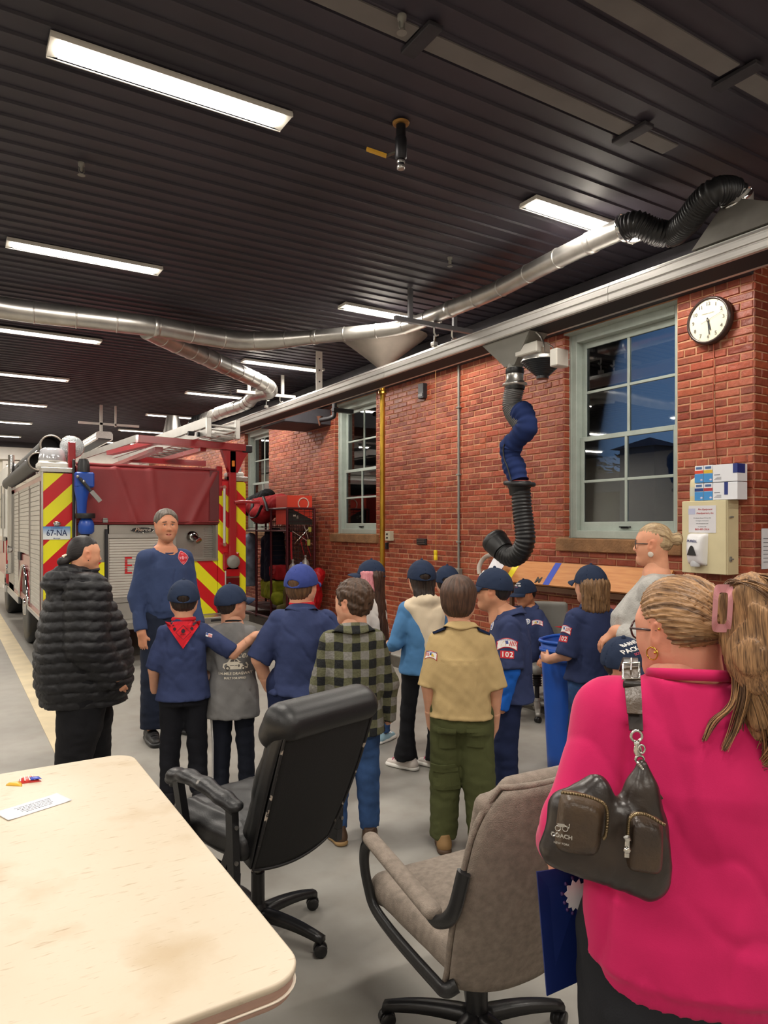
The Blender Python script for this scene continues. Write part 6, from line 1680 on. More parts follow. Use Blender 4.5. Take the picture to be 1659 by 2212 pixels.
def lump(pts, h, nm, m, z=0.0):
 c = sum(pts, Vector())/len(pts); b = MB()
 def fn(u, v):
  a = pts[0].lerp(pts[1], u); q = pts[3].lerp(pts[2], u); r = a.lerp(q, v)
  return r-Vector(cd.location)+Vector((0, 0, z+h*(max(0, 1-(2*u-1)**4)*max(0, 1-(2*v-1)**4))))
 b.grid(fn, 10, 8, True, .001); return b.build(nm, m, cd)
lump(p, .010, 'packet', mat('red_wrapper', 'c8322c', .35)); 
for k in range(4):
 a = p[3].lerp(p[2], .08+.2*k); q = p[0].lerp(p[1], .08+.2*k); a2 = p[3].lerp(p[2], .14+.2*k); q2 = p[0].lerp(p[1], .14+.2*k)
 lump([q, q2, a2, a], .002, 'stripe', mat('white_print', 'e8dcd6', .4), .0105)
lump([p[0].lerp(p[1], .55), p[1], p[1].lerp(p[2], .5), p[0].lerp(p[1], .55).lerp(p[3].lerp(p[2], .55), .5)], .003, 'canton', mat('blue_print', '2440b0', .4), .0105)
lump([atZ(12, 1697, ZT), atZ(48, 1699, ZT), atZ(48, 1688, ZT), atZ(14, 1693, ZT)], .007, 'packet_end', mat('yellow_wrapper', 'd8a72a', .35))
# ------------------------------------------------------------------ swivel chair base shared by both near chairs
def star_base(t, r, hub_z, m, rot0=0.0, caster_r=.026, thick=.03, names=True):
 b = MB(); b.lathe([(.034, .05), (.040, .07), (.040, .115), (.030, .14), (.026, .15)], n=20); b.build('base_hub', m, t)
 for k in range(5):
  a = rot0+2*PI*k/5; d = Vector((math.cos(a), math.sin(a), 0)); s_ = Vector((-math.sin(a), math.cos(a), 0)); b = MB(); vs = []
  N = 10
  for i in range(N+1):
   u = i/N; rr_ = .02+(r-.02)*u; zt = .125-.045*u**2.2; hh_ = .042-.016*u; ww = .030-.010*u
   c = d*rr_
   for (sx, sz) in ((-1, -1), (1, -1), (1, .45), (.55, 1), (-.55, 1), (-1, .45)): vs.append(tuple(c+s_*ww*sx+Vector((0, 0, zt-hh_/2+sz*hh_/2))))
  fs = [(i*6+q, i*6+(q+1) % 6, (i+1)*6+(q+1) % 6, (i+1)*6+q) for i in range(N) for q in range(6)]+[(5, 4, 3, 2, 1, 0), tuple(N*6+q for q in range(6))]
  b._add(vs, fs, True); lg = b.build('base_leg', m, t)
  b = MB(); c = d*(r-.012)+Vector((0, 0, caster_r)); ax = (s_*.8+d*.6*(1 if k % 2 else -1)).normalized(); per = Vector((0, 0, 1)).cross(ax)
  for sg in (-1, 1):
   b.lathe([(0.004, -.010), (caster_r*.9, -.010), (caster_r, -.006), (caster_r, .006), (caster_r*.9, .010), (.004, .010)], c+ax*sg*.014, ax, 18)
  b.box((c.x-.006, c.y-.006, caster_r), (c.x+.006, c.y+.006, .075)); b.lathe([(caster_r*1.06, -.008), (caster_r*1.1, 0), (caster_r*1.06, .008)], c+Vector((0, 0, .004)), ax, 14, cap=True)
  b.build('caster', M['black_plastic'], lg)
# ---- black leather high back chair
LTH = mat('black_leather', '161618', .42, var=.2, vscale=6, bump=.08, bscale=220, spec=.5)
LTHW = mat('worn_black_leather', '1c1c1e', .4, col2='8a8680', vscale=13, bump=.15, bscale=120, vsharp=(.64, .68))
FAB = mat('black_back_cloth', '161617', .85, bump=.2, bscale=300)
PIP = mat('cracked_piping', '1c1b1d', .5, col2='b9ada0', vscale=26, vsharp=(.62, .66))
g = atd(557, 1900, 2.91); ang = -(YAW+math.atan((557-CX)/F))+math.radians(38)
ch = thing('office_chair', 'black leather high-back swivel chair with cracked edges, its back to the camera', 'chair', (g.x, g.y, 0), ang)
star_base(ch, .31, .15, M['black_plastic'], rot0=-1.28)
b = MB(); b.cyl((0, 0, .12), (0, 0, .27), .028, .028, 20); b.build('column_sleeve', M['black_plastic'], ch)
b = MB(); b.cyl((0, 0, .25), (0, 0, .44), .014, .014, 16); b.build('gas_lift', M['steel'], ch)
b = MB(); b.box((-.10, -.13, .425), (.10, .13, .455), .01); b.tube([(.08, .02, .44), (.30, .04, .425), (.34, .04, .42)], .006, 8); b.tube([(.33, .04, .42), (.37, .04, .42)], .013, 10); b.build('mechanism', M['black_plastic'], ch)
prims = [rbox((0, .03, .50), (.255, .25, .055), .05), rbox((0, .06, .535), (.20, .20, .035), .035, k=.03), rbox((0, .25, .485), (.24, .06, .05), .045, k=.03)]
def seatd(x, y, z, D): return .004*np.abs(np.sin(x*22))**3*(z > .5)+.004*vnoise(x*14, y*14, z*9, 2)+.005*np.exp(-((np.abs(x)-.16)/.008)**2)
sdf_obj('seat', prims, LTH, ch, res=.009, disp=seatd)
# back: a padded shell that leans backwards
RB = Euler((math.radians(22), 0, 0), 'XYZ').to_matrix(); tb_ = Vector((0, -.205, .44))
def bk(p): return tb_+RB @ Vector(p)
wv = lambda z: .215+.022*math.sin(min(1, max(0, z/.62))*PI)
front = [rbox((0, .045, .20), (.215, .05, .20), .05), rbox((0, .05, .40), (.225, .045, .17), .05, k=.02), ell((0, .085, .13), (.17, .05, .11), k=.04), ell((0, .085, .34), (.18, .045, .10), k=.04)]
def backd(x, y, z, D): return .003*vnoise(x*12, y*12, z*12, 4)+.0025*np.abs(vnoise(x*22, y*22, z*26, 1))
sdf_obj('backrest', xf(front, RB, tb_), LTH, ch, res=.009, disp=backd)
sdf_obj('headrest', xf([rc((-.19, .045, .59), (.19, .045, .59), .068, .068), rc((-.19, .07, .52), (.19, .07, .52), .055, .055, k=.04), rc((-.19, .0, .60), (.19, .0, .60), .050, .050, k=.04)], RB, tb_), LTH, ch, res=.009)
b = MB()   # flat cloth back panel, slightly bowed and wider at the top
def pn(u, v):
 z = -.015+.605*v; w_ = .195+.030*math.sin(v*PI*.55); e = 1-((2*u-1)**8)*.0
 return bk(((2*u-1)*w_, -.018-.022*(1-(2*u-1)**2)-.012*math.sin(v*PI), z+.020*(-(1-(2*u-1)**2))*(1-v)))
b.grid(pn, 14, 18, True, .012); b.build('back_panel', FAB, ch)
rim = [pn(0, v/14) for v in range(15)]+[pn(u/10, 1) for u in range(1, 11)]+[pn(1, 1-v/14) for v in range(1, 15)]+[pn(1-u/10, 0) for u in range(1, 10)]
b = MB(); b.tube([p+RB @ Vector((0, -.002, 0)) for p in rim], .0058, 8, closed=True); b.build('piping', PIP, ch)
for sx in (-1, 1): b = MB(); b.grid(lambda u, v: bk((sx*(.205+.028*math.sin(v*PI*.55)), -.018+.06*u, -.01+.60*v)), 3, 12, True, .006*sx); b.build('side_gusset', LTH, ch)
for sx in (-1, 1):
 ar = [(sx*.275, -.215, .680), (sx*.285, -.16, .70), (sx*.292, -.05, .725), (sx*.292, .06, .73), (sx*.285, .155, .712), (sx*.28, .185, .685)]
 sdf_obj('armrest', [rc(ar[i], ar[i+1], .034, .034, k=.03, flat=((0, 0, 1), .62)) for i in range(5)], LTHW if sx < 0 else LTH, ch, res=.006)
 b = MB(); b.tube(smooth_path([(p[0], p[1], p[2]-.024) for p in ar], 4), .020, 8, sq=(.9, .5))
 for (p, q) in ((( sx*.275, -.20, .665), (sx*.262, -.195, .40)), ((sx*.290, .135, .70), (sx*.268, .10, .44))): b.obox(p, q, .030, .040, up=(0, 1, 0))
 b.obox((sx*.262, -.215, .40), (sx*.266, .14, .425), .030, .050); b.obox((sx*.262, -.18, .52), (sx*.262, -.14, .43), .022, .03)
 a_ = b.build('arm_frame', M['black_plastic'], ch)
 for z in (.60, .47): b = MB(); b.cyl((sx*.27, -.224, z), (sx*.27, -.214, z), .008, .008, 10); b.build('bolt', M['steel'], a_)
# ---- grey fabric chair
GF = mat('grey_brown_tweed', '8d8176', .95, var=.22, vscale=45, bump=.5, bscale=330, detail=8)
g = atd(1030, 1900, 2.30); ang = -(YAW+math.atan((1030-CX)/F))+math.radians(36)
gc = thing('office_chair', 'grey-brown fabric swivel armchair with black arm loops, next to the pink sweatshirt', 'chair', (g.x, g.y, 0), ang)
star_base(gc, .32, .15, M['black_plastic'], rot0=-.18, thick=.04)
b = MB(); b.lathe([(.036, .12), (.036, .30), (.030, .31), (.030, .36)], n=20); b.box((-.09, -.10, .35), (.09, .10, .385), .008); b.build('column', M['black_plastic'], gc)
seat = [rbox((0, .03, .45), (.245, .25, .05), .045), ell((0, .05, .475), (.20, .20, .05), k=.04), rc((-.20, .27, .445), (.20, .27, .445), .050, .050, k=.03)]
sdf_obj('seat', seat, GF, gc, res=.009, disp=lambda x, y, z, D: .002*vnoise(x*12, y*12, z*12, 1))
RG = Euler((math.radians(15), 0, 0), 'XYZ').to_matrix(); tg_ = Vector((0, -.195, .40))
def gprof(z):  # half width of the shell at height z
 return .235+.02*math.sin(min(1, z/.5)*PI)-.085*max(0, (z-.44)/.2)**2
shell = []
b = MB()
def shell_fn(u, v, off):
 z = -.03+.655*v; w_ = gprof(max(0, z)); x = (2*u-1)*w_
 zz = z-.03*(2*u-1)**2*(1 if v > .8 else 0)*(v-.8)*5-.025*(1-(2*u-1)**2)*(1-v)**3
 return tg_+RG @ Vector((x, -.028+off+.055*(abs(2*u-1)**2.6)-.015*math.sin(v*PI), zz))
b.grid(lambda u, v: shell_fn(u, v, -.022), 20, 24, True, .0); 
b.build('back_shell', GF, gc).modifiers.new('s', 'SOLIDIFY').thickness = .03
pad = [rbox((0, .035, .30), (.215, .035, .30), .035), ell((0, .045, .16), (.19, .05, .14), k=.04)]
sdf_obj('backrest', xf([rbox((0, .032, .285), (.222, .034, .285), .033, k=.02), rc((-.12, .02, .585), (.12, .02, .585), .034, .034, k=.04), ell((0, .05, .17), (.18, .045, .13), k=.04)], RG, tg_), GF, gc, res=.009)
edge = [shell_fn(0, v/16, -.006) for v in range(17)]+[shell_fn(u/12, 1, -.006) for u in range(1, 13)]+[shell_fn(1, 1-v/16, -.006) for v in range(1, 17)]
b = MB(); b.tube(edge, .009, 8); b.build('welt', GF, gc)
for sx in (-1, 1):
 loop = [tg_+RG @ Vector((sx*.258, -.005, .37)), (sx*.278, -.255, .66), (sx*.278, -.19, .575), (sx*.278, -.12, .582), (sx*.280, .12, .630), (sx*.280, .20, .640), (sx*.282, .245, .615), (sx*.278, .265, .55), (sx*.268, .255, .47), (sx*.262, .22, .415), (sx*.262, .08, .39), (sx*.258, -.14, .375), (sx*.250, -.19, .37), (sx*.22, -.205, .385)]
 loop[1] = tuple(tg_+RG @ Vector((sx*.272, -.004, .24)))
 P = smooth_path(loop, 6); b = MB(); b.tube(P, .017, 10, sq=(.75, 1.25)); b.build('arm_loop', M['black_plastic'], gc)
 sdf_obj('arm_pad', [rc((sx*.279, -.165, .595), (sx*.281, .21, .655), .030, .028, flat=((0, 0, 1), .75))], GF, gc, res=.006)
# ------------------------------------------------------------------ the fire engine
TRED = mat('engine_red', '9e1420', .22, coat=.5, spec=.6); TRW = mat('chevron_red', 'c4101c', .35); TYE = mat('chevron_yellow', 'e6e01e', .35)
TAL = mat('rolled_aluminium', 'b9b6b0', .35, .85, var=.08); TSH = mat('shutter_aluminium', 'cdc8c0', .4, .5, var=.05)
TARP = mat('dark_red_vinyl', '8a2c30', .55, var=.12, vscale=2.5, bump=.1, bscale=200)
def plate_mat():
 m = mat('diamond_plate', 'b5b2ab', .3, .9); n = m.node_tree.nodes; L = m.node_tree.links; b = n['Principled BSDF']
 tcn = n.new('ShaderNodeTexCoord'); mp = n.new('ShaderNodeMapping'); mp.inputs['Rotation'].default_value = (0, PI/4, 0); L.new(tcn.outputs['Object'], mp.inputs[0])
 c = n.new('ShaderNodeTexChecker'); c.inputs['Scale'].default_value = 46; L.new(mp.outputs[0], c.inputs['Vector'])
 bp = n.new('ShaderNodeBump'); bp.inputs['Strength'].default_value = .9; bp.inputs['Distance'].default_value = .004; L.new(c.outputs['Fac'], bp.inputs['Height']); L.new(bp.outputs[0], b.inputs['Normal'])
 return m
DPL = plate_mat()
YR = 9.2
tr = thing('fire_engine', 'red fire engine with chevron-striped rear and dark red tarp', 'fire engine', (2.23, 9.2, 0))
def P(name, m, fn, parent=None):
 b = MB(); fn(b)
 if parent is None or parent is tr: return b.build(name, m, tr, world=True)
 o = b.build(name, m, parent); o.data.transform(Matrix.Translation(-Vector(tr.location))); return o
XA, XB = .97, 3.49
# body shell
P('body', TRED, lambda b: (b.box((XA+.02, YR+.02, .62), (1.36, 14.4, 2.33), .015), b.box((3.10, YR+.02, .62), (XB-.02, 14.4, 2.33), .015), b.box((1.36, YR+.2, .75), (3.10, 14.4, 1.72)), b.box((1.36, 11.8, .8), (3.1, 14.4, 2.3))))
P('chassis', M['dark'], lambda b: (b.box((1.5, 9.6, .35), (2.95, 17.5, .72)), b.box((1.1, 9.5, .45), (3.35, 10.2, .62)), b.cyl((1.3, 11.45, .53), (3.15, 11.45, .53), .10)))
def clip(poly, f):
 out = []
 for i in range(len(poly)):
  a, b_ = poly[i], poly[(i+1) % len(poly)]; fa, fb = f(a), f(b_)
  if fa >= 0: out.append(a)
  if (fa >= 0) != (fb >= 0): t = fa/(fa-fb); out.append((a[0]+(b_[0]-a[0])*t, a[1]+(b_[1]-a[1])*t))
 return out
def chevrons(x0, x1, z0, z1, s_, c0, y=YR, ribbed=False):
 """45 degree stripes; s_ = +1 rises to the right, c0 = z of a yellow/red edge at x = 0"""
 for k in range(-14, 16):
  lo, hi = c0-.215*(k+1), c0-.215*k
  p = [(x0, z0), (x1, z0), (x1, z1), (x0, z1)]
  p = clip(p, lambda q: q[1]-s_*q[0]-lo); 
  if len(p) >= 3: p = clip(p, lambda q: hi-(q[1]-s_*q[0]))
  if len(p) < 3: continue
  m = TRW if k % 2 == 0 else TYE
  P('stripe', m, lambda b: b.prism([(a, c) for a, c in p], (0, y-.004, 0), (1, 0, 0), (0, 0, 1), (0, .01, 0)))
chevrons(XA, 1.295, .62, 2.33, 1, 2.10-XA)
chevrons(1.40, 1.66, .53, 1.25, 1, 2.10-XA)
chevrons(3.27, XB, .62, 2.30, -1, 2.06+XB)
chevrons(3.10, 3.27, .62, 2.30, -1, 2.06+XB)
chevrons(2.62, 3.10, .53, 1.245, -1, 2.06+XB, YR+.02)
# trim strips and step
P('corner_trim', TAL, lambda b: b.box((XA-.012, YR-.015, .60), (XA+.004, YR+.03, 2.36)))
P('tread_strip', DPL, lambda b: b.box((XA-.02, YR-.03, 2.34), (1.31, YR+.15, 2.395), .004)); P('tread_strip', DPL, lambda b: b.box((3.24, YR-.03, 2.31), (XB+.02, YR+.15, 2.37), .004))
P('tailboard', DPL, lambda b: (b.box((1.25, YR-.32, .44), (3.42, YR+.02, .52), .006),))
P('step', TAL, lambda b: (b.box((2.55, YR-.02, .40), (3.45, YR+.05, .53), .004), b.box((1.30, YR-.02, .40), (2.55, YR+.05, .53), .004)))
P('step_slot', M['dark'], lambda b: [b.box((x, YR-.326, .465), (x+.13, YR-.31, .495)) for x in (1.5, 2.9, 3.15)])
# recessed diamond plate, outlet
P('rear_plate', DPL, lambda b: (b.box((1.33, YR+.03, 1.25), (1.72, YR+.06, 1.71)), b.box((1.7, YR+.03, 1.575), (2.52, YR+.06, 1.71)), b.box((2.52, YR+.14, 1.25), (3.10, YR+.16, 1.71)), b.box((3.07, YR, 1.25), (3.10, YR+.16, 1.71)), b.box((2.52, YR-.01, 1.235), (3.10, YR+.16, 1.265)), b.box((2.50, YR, 1.25), (2.53, YR+.16, 1.71))))
P('plate_ribs', TAL, lambda b: [b.box((2.95, YR+.12, 1.29+.03*i), (3.08, YR+.145, 1.305+.03*i), .003) for i in range(13)])
c = atY(415, 1159, YR+.13)
P('hose_outlet', M['chrome'], lambda b: (b.lathe([(.075, 0), (.075, .012), (.052, .02), (.05, .06), (.06, .065), (.06, .085), (.04, .09)], c, (0, -1, 0), 20), b.cyl(c+Vector((.0, -.05, .0)), c+Vector((.045, -.13, -.05)), .042, .038), b.lathe([(.044, -.012), (.048, 0), (.044, .012)], c+Vector((.045, -.13, -.05)), (.3, -.7, -.5), 16)))
# roll-up door with slats
dx0, dx1 = 1.72, 2.50
dr = P('roll_up_door', TAL, lambda b: (b.box((dx0-.045, YR-.005, .76), (dx0-.005, YR+.05, 1.60), .004), b.box((dx1, YR-.005, .76), (dx1+.04, YR+.05, 1.60), .004), b.box((dx0-.045, YR-.01, 1.545), (dx1+.04, YR+.05, 1.60), .004), b.box((dx0, YR-.015, .74), (dx1, YR+.03, .80), .004), b.box((dx0-.04, YR-.01, .53), (dx1+.04, YR+.04, .735), .004)))
nsl = 22; hs = (1.545-.80)/nsl
for i in range(nsl):
 z = .80+hs*i; P('slat', TSH, lambda b: b.box((dx0-.005, YR+.008, z+.0015), (dx1, YR+.022, z+hs-.0015), .004), dr)
P('door_bar', TAL, lambda b: b.box((dx0+.1, YR-.012, .745), (dx1-.1, YR-.004, .765)), dr)
P('black_post', M['dark'], lambda b: b.box((1.665, YR-.02, .8), (1.70, YR+.02, 1.66), .003))
b = MB(); cE = atY(278, 1222, YR-.002)
# the block letter E cut by the slats
for i in range(9):
 z = cE.z-.10+.0235*i
 w_ = .085 if i in (0, 4, 8) else .03
 b.box((cE.x-.045, YR-.001, z), (cE.x-.045+w_, YR+.007, z+.016 if i not in (0, 4, 8) else z+.020))
b.build('lettering', TRW, dr).data.transform(Matrix.Translation(-Vector(tr.location)))
b = MB(); put_text(b, 'KEEP BACK', .085, (2.23, YR+.006, .895), (1, 0, 0), (0, 0, 1), .02, .001, .001); b.build('lettering', TRW, dr).data.transform(Matrix.Translation(-Vector(tr.location)))
# maker's oval badge
cb = atY(308, 1145, YR+.02); bd = P('badge', M['black_plastic'], lambda b: b.prism([(.145*math.cos(a), .037*math.sin(a)) for a in [2*PI*i/28 for i in range(28)]], (cb.x, YR+.018, cb.z), (1, 0, 0), (0, 0, 1), (0, .01, 0)))
b = MB(); put_text(b, 'Pierce', .062, (cb.x, YR+.017, cb.z+.004), (1, 0, 0), (0, 0, 1), .02, .001, .001, shear=.35, sx=1.25); 
b.tube([Vector((cb.x+.14*math.cos(a), YR+.016, cb.z+.034*math.sin(a))) for a in [2*PI*i/28 for i in range(28)]], .003, 6, closed=True)
b.build('lettering', M['chrome'], bd).data.transform(Matrix.Translation(-Vector(tr.location)))
# tarp over the hose bed
b = MB()
def tp_(u, v):
 x = 1.34+1.77*u; z = 1.72+.73*v
 f_ = .014*math.sin(x*9+z*5)*(1-v)+.03*math.exp(-(((x-1.9)+(z-2.1)*.35)/.035)**2)+.026*math.exp(-(((x-2.25)+(z-2.1)*.1)/.04)**2)+.008*math.sin(x*23-z*7)*(.5-.5*v)+.03*math.exp(-(((x-2.9)-(z-2.1)*.5)/.04)**2)
 return (x, YR-.01-f_+(.05 if v > .98 else 0), z)
b.grid(tp_, 60, 24, True, .004); tpo = b.build('tarp', TARP, tr, world=True)
P('tarp_hem', TARP, lambda b: (b.tube([(1.34+1.77*i/12, YR-.022+.004*math.sin(i), 1.755) for i in range(13)], .016, 8, sq=(1.8, .5)), b.tube([(1.34+1.77*i/12, YR+.02, 2.455+.004*math.sin(i*2)) for i in range(13)], .018, 8)), tpo)
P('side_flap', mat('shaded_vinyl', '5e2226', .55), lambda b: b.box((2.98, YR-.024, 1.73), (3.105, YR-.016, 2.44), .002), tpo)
cc = atY(228, 1124, YR-.05); P('buckle', M['steel'], lambda b: (b.box((cc.x-.035, YR-.06, cc.z-.03), (cc.x+.03, YR-.03, cc.z+.01), .006), b.box((cc.x-.03, YR-.055, cc.z+.01), (cc.x+.025, YR-.03, cc.z+.03), .004)), tpo)
P('tarp_top', TARP, lambda b: b.box((1.36, YR+.03, 2.42), (3.10, 11.9, 2.45), .01), tpo)
# licence plate and its lamp
lp = thing_lp = None
cpl = atY(122.5, 1151.5, YR-.01)
def plate(b):
 b.box((cpl.x-.150, YR-.016, cpl.z-.078), (cpl.x+.150, YR-.008, cpl.z+.078), .003)
def plm():
 m = mat('plate_blue_white', 'ffffff', .4); n = m.node_tree.nodes; L = m.node_tree.links
 tcn = n.new('ShaderNodeTexCoord'); sp_ = n.new('ShaderNodeSeparateXYZ'); r = n.new('ShaderNodeValToRGB'); L.new(tcn.outputs['Generated'], sp_.inputs[0]); L.new(sp_.outputs[2], r.inputs[0])
 r.color_ramp.elements[0].position = .3; r.color_ramp.elements[0].color = (*lin('dfe4e6'), 1); r.color_ramp.elements[1].position = 1; r.color_ramp.elements[1].color = (*lin('3f86c8'), 1)
 L.new(r.outputs[0], n['Principled BSDF'].inputs['Base Color']); return m
po = P('licence_plate', plm(), plate)
b = MB(); put_text(b, '67-NA', .105, (cpl.x, YR-.017, cpl.z-.002), (1, 0, 0), (0, 0, 1), .012, .001, .001, sx=.78); b.build('lettering', mat('plate_ink', '1b2f5c', .5), po).data.transform(Matrix.Translation(-Vector(tr.location)))
b = MB(); put_text(b, 'Connecticut', .026, (cpl.x, YR-.017, cpl.z+.060), (1, 0, 0), (0, 0, 1), .01, .0005, .001); put_text(b, 'Municipal', .020, (cpl.x, YR-.017, cpl.z-.064), (1, 0, 0), (0, 0, 1), .01, .0005, .001); b.build('lettering', mat('plate_ink2', '4a5f88', .5), po).data.transform(Matrix.Translation(-Vector(tr.location)))
P('plate_lamp', M['chrome'], lambda b: (b.ball((cpl.x+.0, YR-.035, cpl.z+.115), (.045, .03, .028)), b.box((cpl.x-.03, YR-.03, cpl.z+.08), (cpl.x+.03, YR, cpl.z+.10), .005)))
# hand rails
for (x, z0, z1) in ((3.165, 1.42, 2.25), (1.312, 1.30, 2.33)):
 P('hand_rail', mat('ribbed_white_rail', 'c9c6c0', .35, .3), lambda b: (b.tube([(x, YR-.07, z0+.05), (x, YR-.07, z1-.05)], .018, 12),))
 [P('rail_bracket', M['chrome'], lambda b: b.cyl((x, YR, z), (x, YR-.085, z), .024, .024, 12)) for z in (z0+.03, z1-.03)]
# tail lights and round device on the right
tl = P('tail_light', M['chrome'], lambda b: b.box((3.19, YR-.03, .72), (3.40, YR, 1.16), .012))
for i, m in enumerate((mat('red_lens', 'a8141c', .12, coat=.8), mat('dark_red_lens', '5a1014', .12, coat=.8), mat('red_lens', 'a8141c', .12), )):
 z = 1.02-.14*i; P('lens', m, lambda b: b.box((3.205, YR-.05, z), (3.385, YR-.02, z+.12), .02), tl)
c = atY(500, 1213, YR); P('intake_housing', TRED, lambda b: (b.box((c.x-.13, YR-.05, c.z-.12), (c.x+.10, YR, c.z+.13), .02), b.cyl((c.x-.10, YR-.07, c.z+.1), (c.x-.1, YR-.02, c.z+.1), .02)))
P('intake_cap', M['grey_metal'], lambda b: b.lathe([(.085, 0), (.09, .02), (.085, .05), (.03, .055)], (c.x, YR-.05, c.z), (0, -1, 0), 24))
# red rack post and arm carrying the ladder
P('rack_post', TRED, lambda b: (b.box((3.24, YR-.06, 1.2), (3.34, YR+.04, 2.72), .012), b.prism([(3.14, 2.72), (3.52, 2.72), (3.44, 2.60), (3.36, 2.42), (3.24, 2.42)], (0, YR-.06, 0), (1, 0, 0), (0, 0, 1), (0, .1, 0)), b.tube([(3.30, YR-.08, 2.02), (3.40, YR-.08, 2.03), (3.66, YR-.08, 2.025)], .022, 8), b.box((3.08, YR-.01, 2.1), (3.16, YR+.05, 2.5), .01)))
P('rack_arm', TRED, lambda b: (b.obox((2.05, YR+.0, 2.80), (3.46, YR-.02, 2.76), .16, .09), b.obox((2.3, YR+1.6, 2.68), (3.40, YR+1.5, 2.66), .14, .08), b.obox((1.95, YR+1.2, 2.72), (2.3, YR+.0, 2.78), .10, .06), b.obox((2.9, YR, 2.72), (2.8, YR+2.0, 2.7), .08, .06), b.obox((2.35, YR+.1, 2.70), (2.3, YR+3.4, 2.66), .10, .05)))
P('rack_latch', M['dark'], lambda b: (b.box((3.42, YR-.08, 2.70), (3.56, YR+.0, 2.80), .01), b.cyl((2.66, YR-.12, 2.90), (2.74, YR-.12, 2.90), .03), b.cyl((2.78, YR-.12, 2.895), (2.85, YR-.12, 2.893), .032), b.cyl((2.84, YR-.12, 2.893), (2.94, YR-.12, 2.89), .008)))
P('reflector', mat('red_reflector', 'c03038', .25), lambda b: b.prism([(2.60, 2.80), (2.68, 2.775), (2.80, 2.785), (2.86, 2.80), (2.78, 2.825), (2.68, 2.825)], (0, YR-.065, 0), (1, 0, 0), (0, 0, 1), (0, .008, 0)))
P('marker_lamp', mat('amber_lens', 'd87818', .3), lambda b: b.box((3.27, YR-.075, 2.50), (3.31, YR-.06, 2.58), .004))
LX = 2.62
ld = P('ladder', TAL, lambda b: (b.obox((LX+.20, YR-.45, 3.02), (LX-.05, 13.4, 2.98), .035, .12), b.obox((LX+.58, YR-.42, 2.98), (LX+.33, 13.4, 2.94), .035, .10), b.obox((LX+.22, YR-.40, 2.90), (LX-.03, 13.0, 2.86), .03, .09), b.obox((LX+.57, YR-.36, 2.87), (LX+.32, 13.0, 2.83), .03, .08), b.obox((LX-.25, YR+1.4, 2.98), (LX-.55, 13.6, 2.94), .03, .10)))
for i in range(15):
 y = YR-.36+.30*i; sx_ = -.25*(y-YR)/4.2
 for dz in (3.0, 2.885): P('rung', M['alu'], lambda b: b.cyl((LX+.20+sx_, y, dz), (LX+.58+sx_, y, dz-.03), .014, .014, 8), ld)
for sgn, x in ((1, LX+.20), (1, LX+.58)): P('end_fitting', M['galv'], lambda b: (b.box((x-.03, YR-.50, 2.82), (x+.03, YR-.44, 3.07), .006),), ld)
b = MB()
for i, t in enumerate(('24', '5', '8')): put_text(b, t, .06, (LX+.179, YR-.2+.35*i, 3.02), (0, -1, 0), (0, 0, 1), .02, .001, .001)
b.build('lettering', TRW, ld).data.transform(Matrix.Translation(-Vector(tr.location)))
# beacon, flood light, hard suction hoses
cbn = atY(108, 996, YR+.15)
P('beacon', mat('clear_dome', 'c4c4c8', .1, .3, coat=1), lambda b: b.lathe([(.150, 0), (.155, .04), (.140, .14), (.105, .17), (.0, .175)], (cbn.x+.03, YR+.18, 2.47), (0, 0, 1), 20))
P('beacon_base', M['white_paint'], lambda b: (b.box((cbn.x-.14, YR+.02, 2.39), (cbn.x+.19, YR+.34, 2.47), .02), b.lathe([(.158, 0), (.158, .015)], (cbn.x+.03, YR+.18, 2.47), (0, 0, 1), 20), b.box((3.28, YR+.02, 2.37), (3.48, YR+.30, 2.44), .02)))
P('right_beacon', mat('clear_dome', 'c4c4c8', .1, .3), lambda b: b.lathe([(.09, 0), (.095, .03), (.08, .16), (.05, .19), (.0, .19)], (3.39, YR+.16, 2.44), (0, 0, 1), 16))
cl_ = atY(154, 966, YR+.25)
P('flood_light', M['chrome'], lambda b: (b.lathe([(.05, .12), (.12, .08), (.145, 0), (.14, -.012)], (cl_.x, YR+.2, cl_.z), (0, 1, -.12), 24, cap=False), b.cyl((cl_.x, YR+.22, cl_.z-.14), (cl_.x, YR+.22, 2.5), .018)))
P('flood_lens', mat('frosted_lens', 'aab0b2', .15, .4, bump=.8, bscale=60), lambda b: b.lathe([(.137, -.01), (.08, -.03), (.0, -.035)], (cl_.x, YR+.2, cl_.z), (0, 1, -.12), 24, cap=False))
P('light_post', TRED, lambda b: (b.box((1.255, YR+.02, 2.33), (1.335, YR+.12, 2.72), .01), b.obox((1.29, YR+.1, 2.68), (1.15, YR+1.6, 2.60), .03, .05)))
HOS = mat('suction_hose', '3a3736', .5, bump=.2)
for (u0, v0, r_, dz) in ((111, 963, .125, .0), (82, 997, .105, 0)):
 c0 = atY(u0, v0, YR+.5); end = Vector((c0.x-.02, 14.2, c0.z-.05))
 P('suction_hose', HOS, lambda b: (b.tube([c0, c0.lerp(end, .5), end], r_, 20, cap=False), b.tube([c0+Vector((0, .3, 0)), c0+Vector((0, .33, 0))], r_*.98, 20), b.lathe([(r_*1.02, -.02), (r_*1.09, -.02), (r_*1.09, .14), (r_*1.0, .16)], c0, (0, 1, 0), 24, cap=False)))
 P('hose_rim', mat('worn_alu_rim', '8b8379', .4, .6), lambda b: b.lathe([(r_*.93, -.015), (r_*.93, -.03), (r_*1.10, -.03), (r_*1.10, .0)], c0, (0, 1, 0), 24, cap=False))
P('hose_loops', M['chrome'], lambda b: [b.tube(smooth_path([(1.0, YR+y, 2.36), (.96, YR+y, 2.62), (1.12, YR+y+.05, 2.72), (1.16, YR+y+.05, 2.5)], 5), .010, 6) for y in (.9, 2.2, 3.4)])
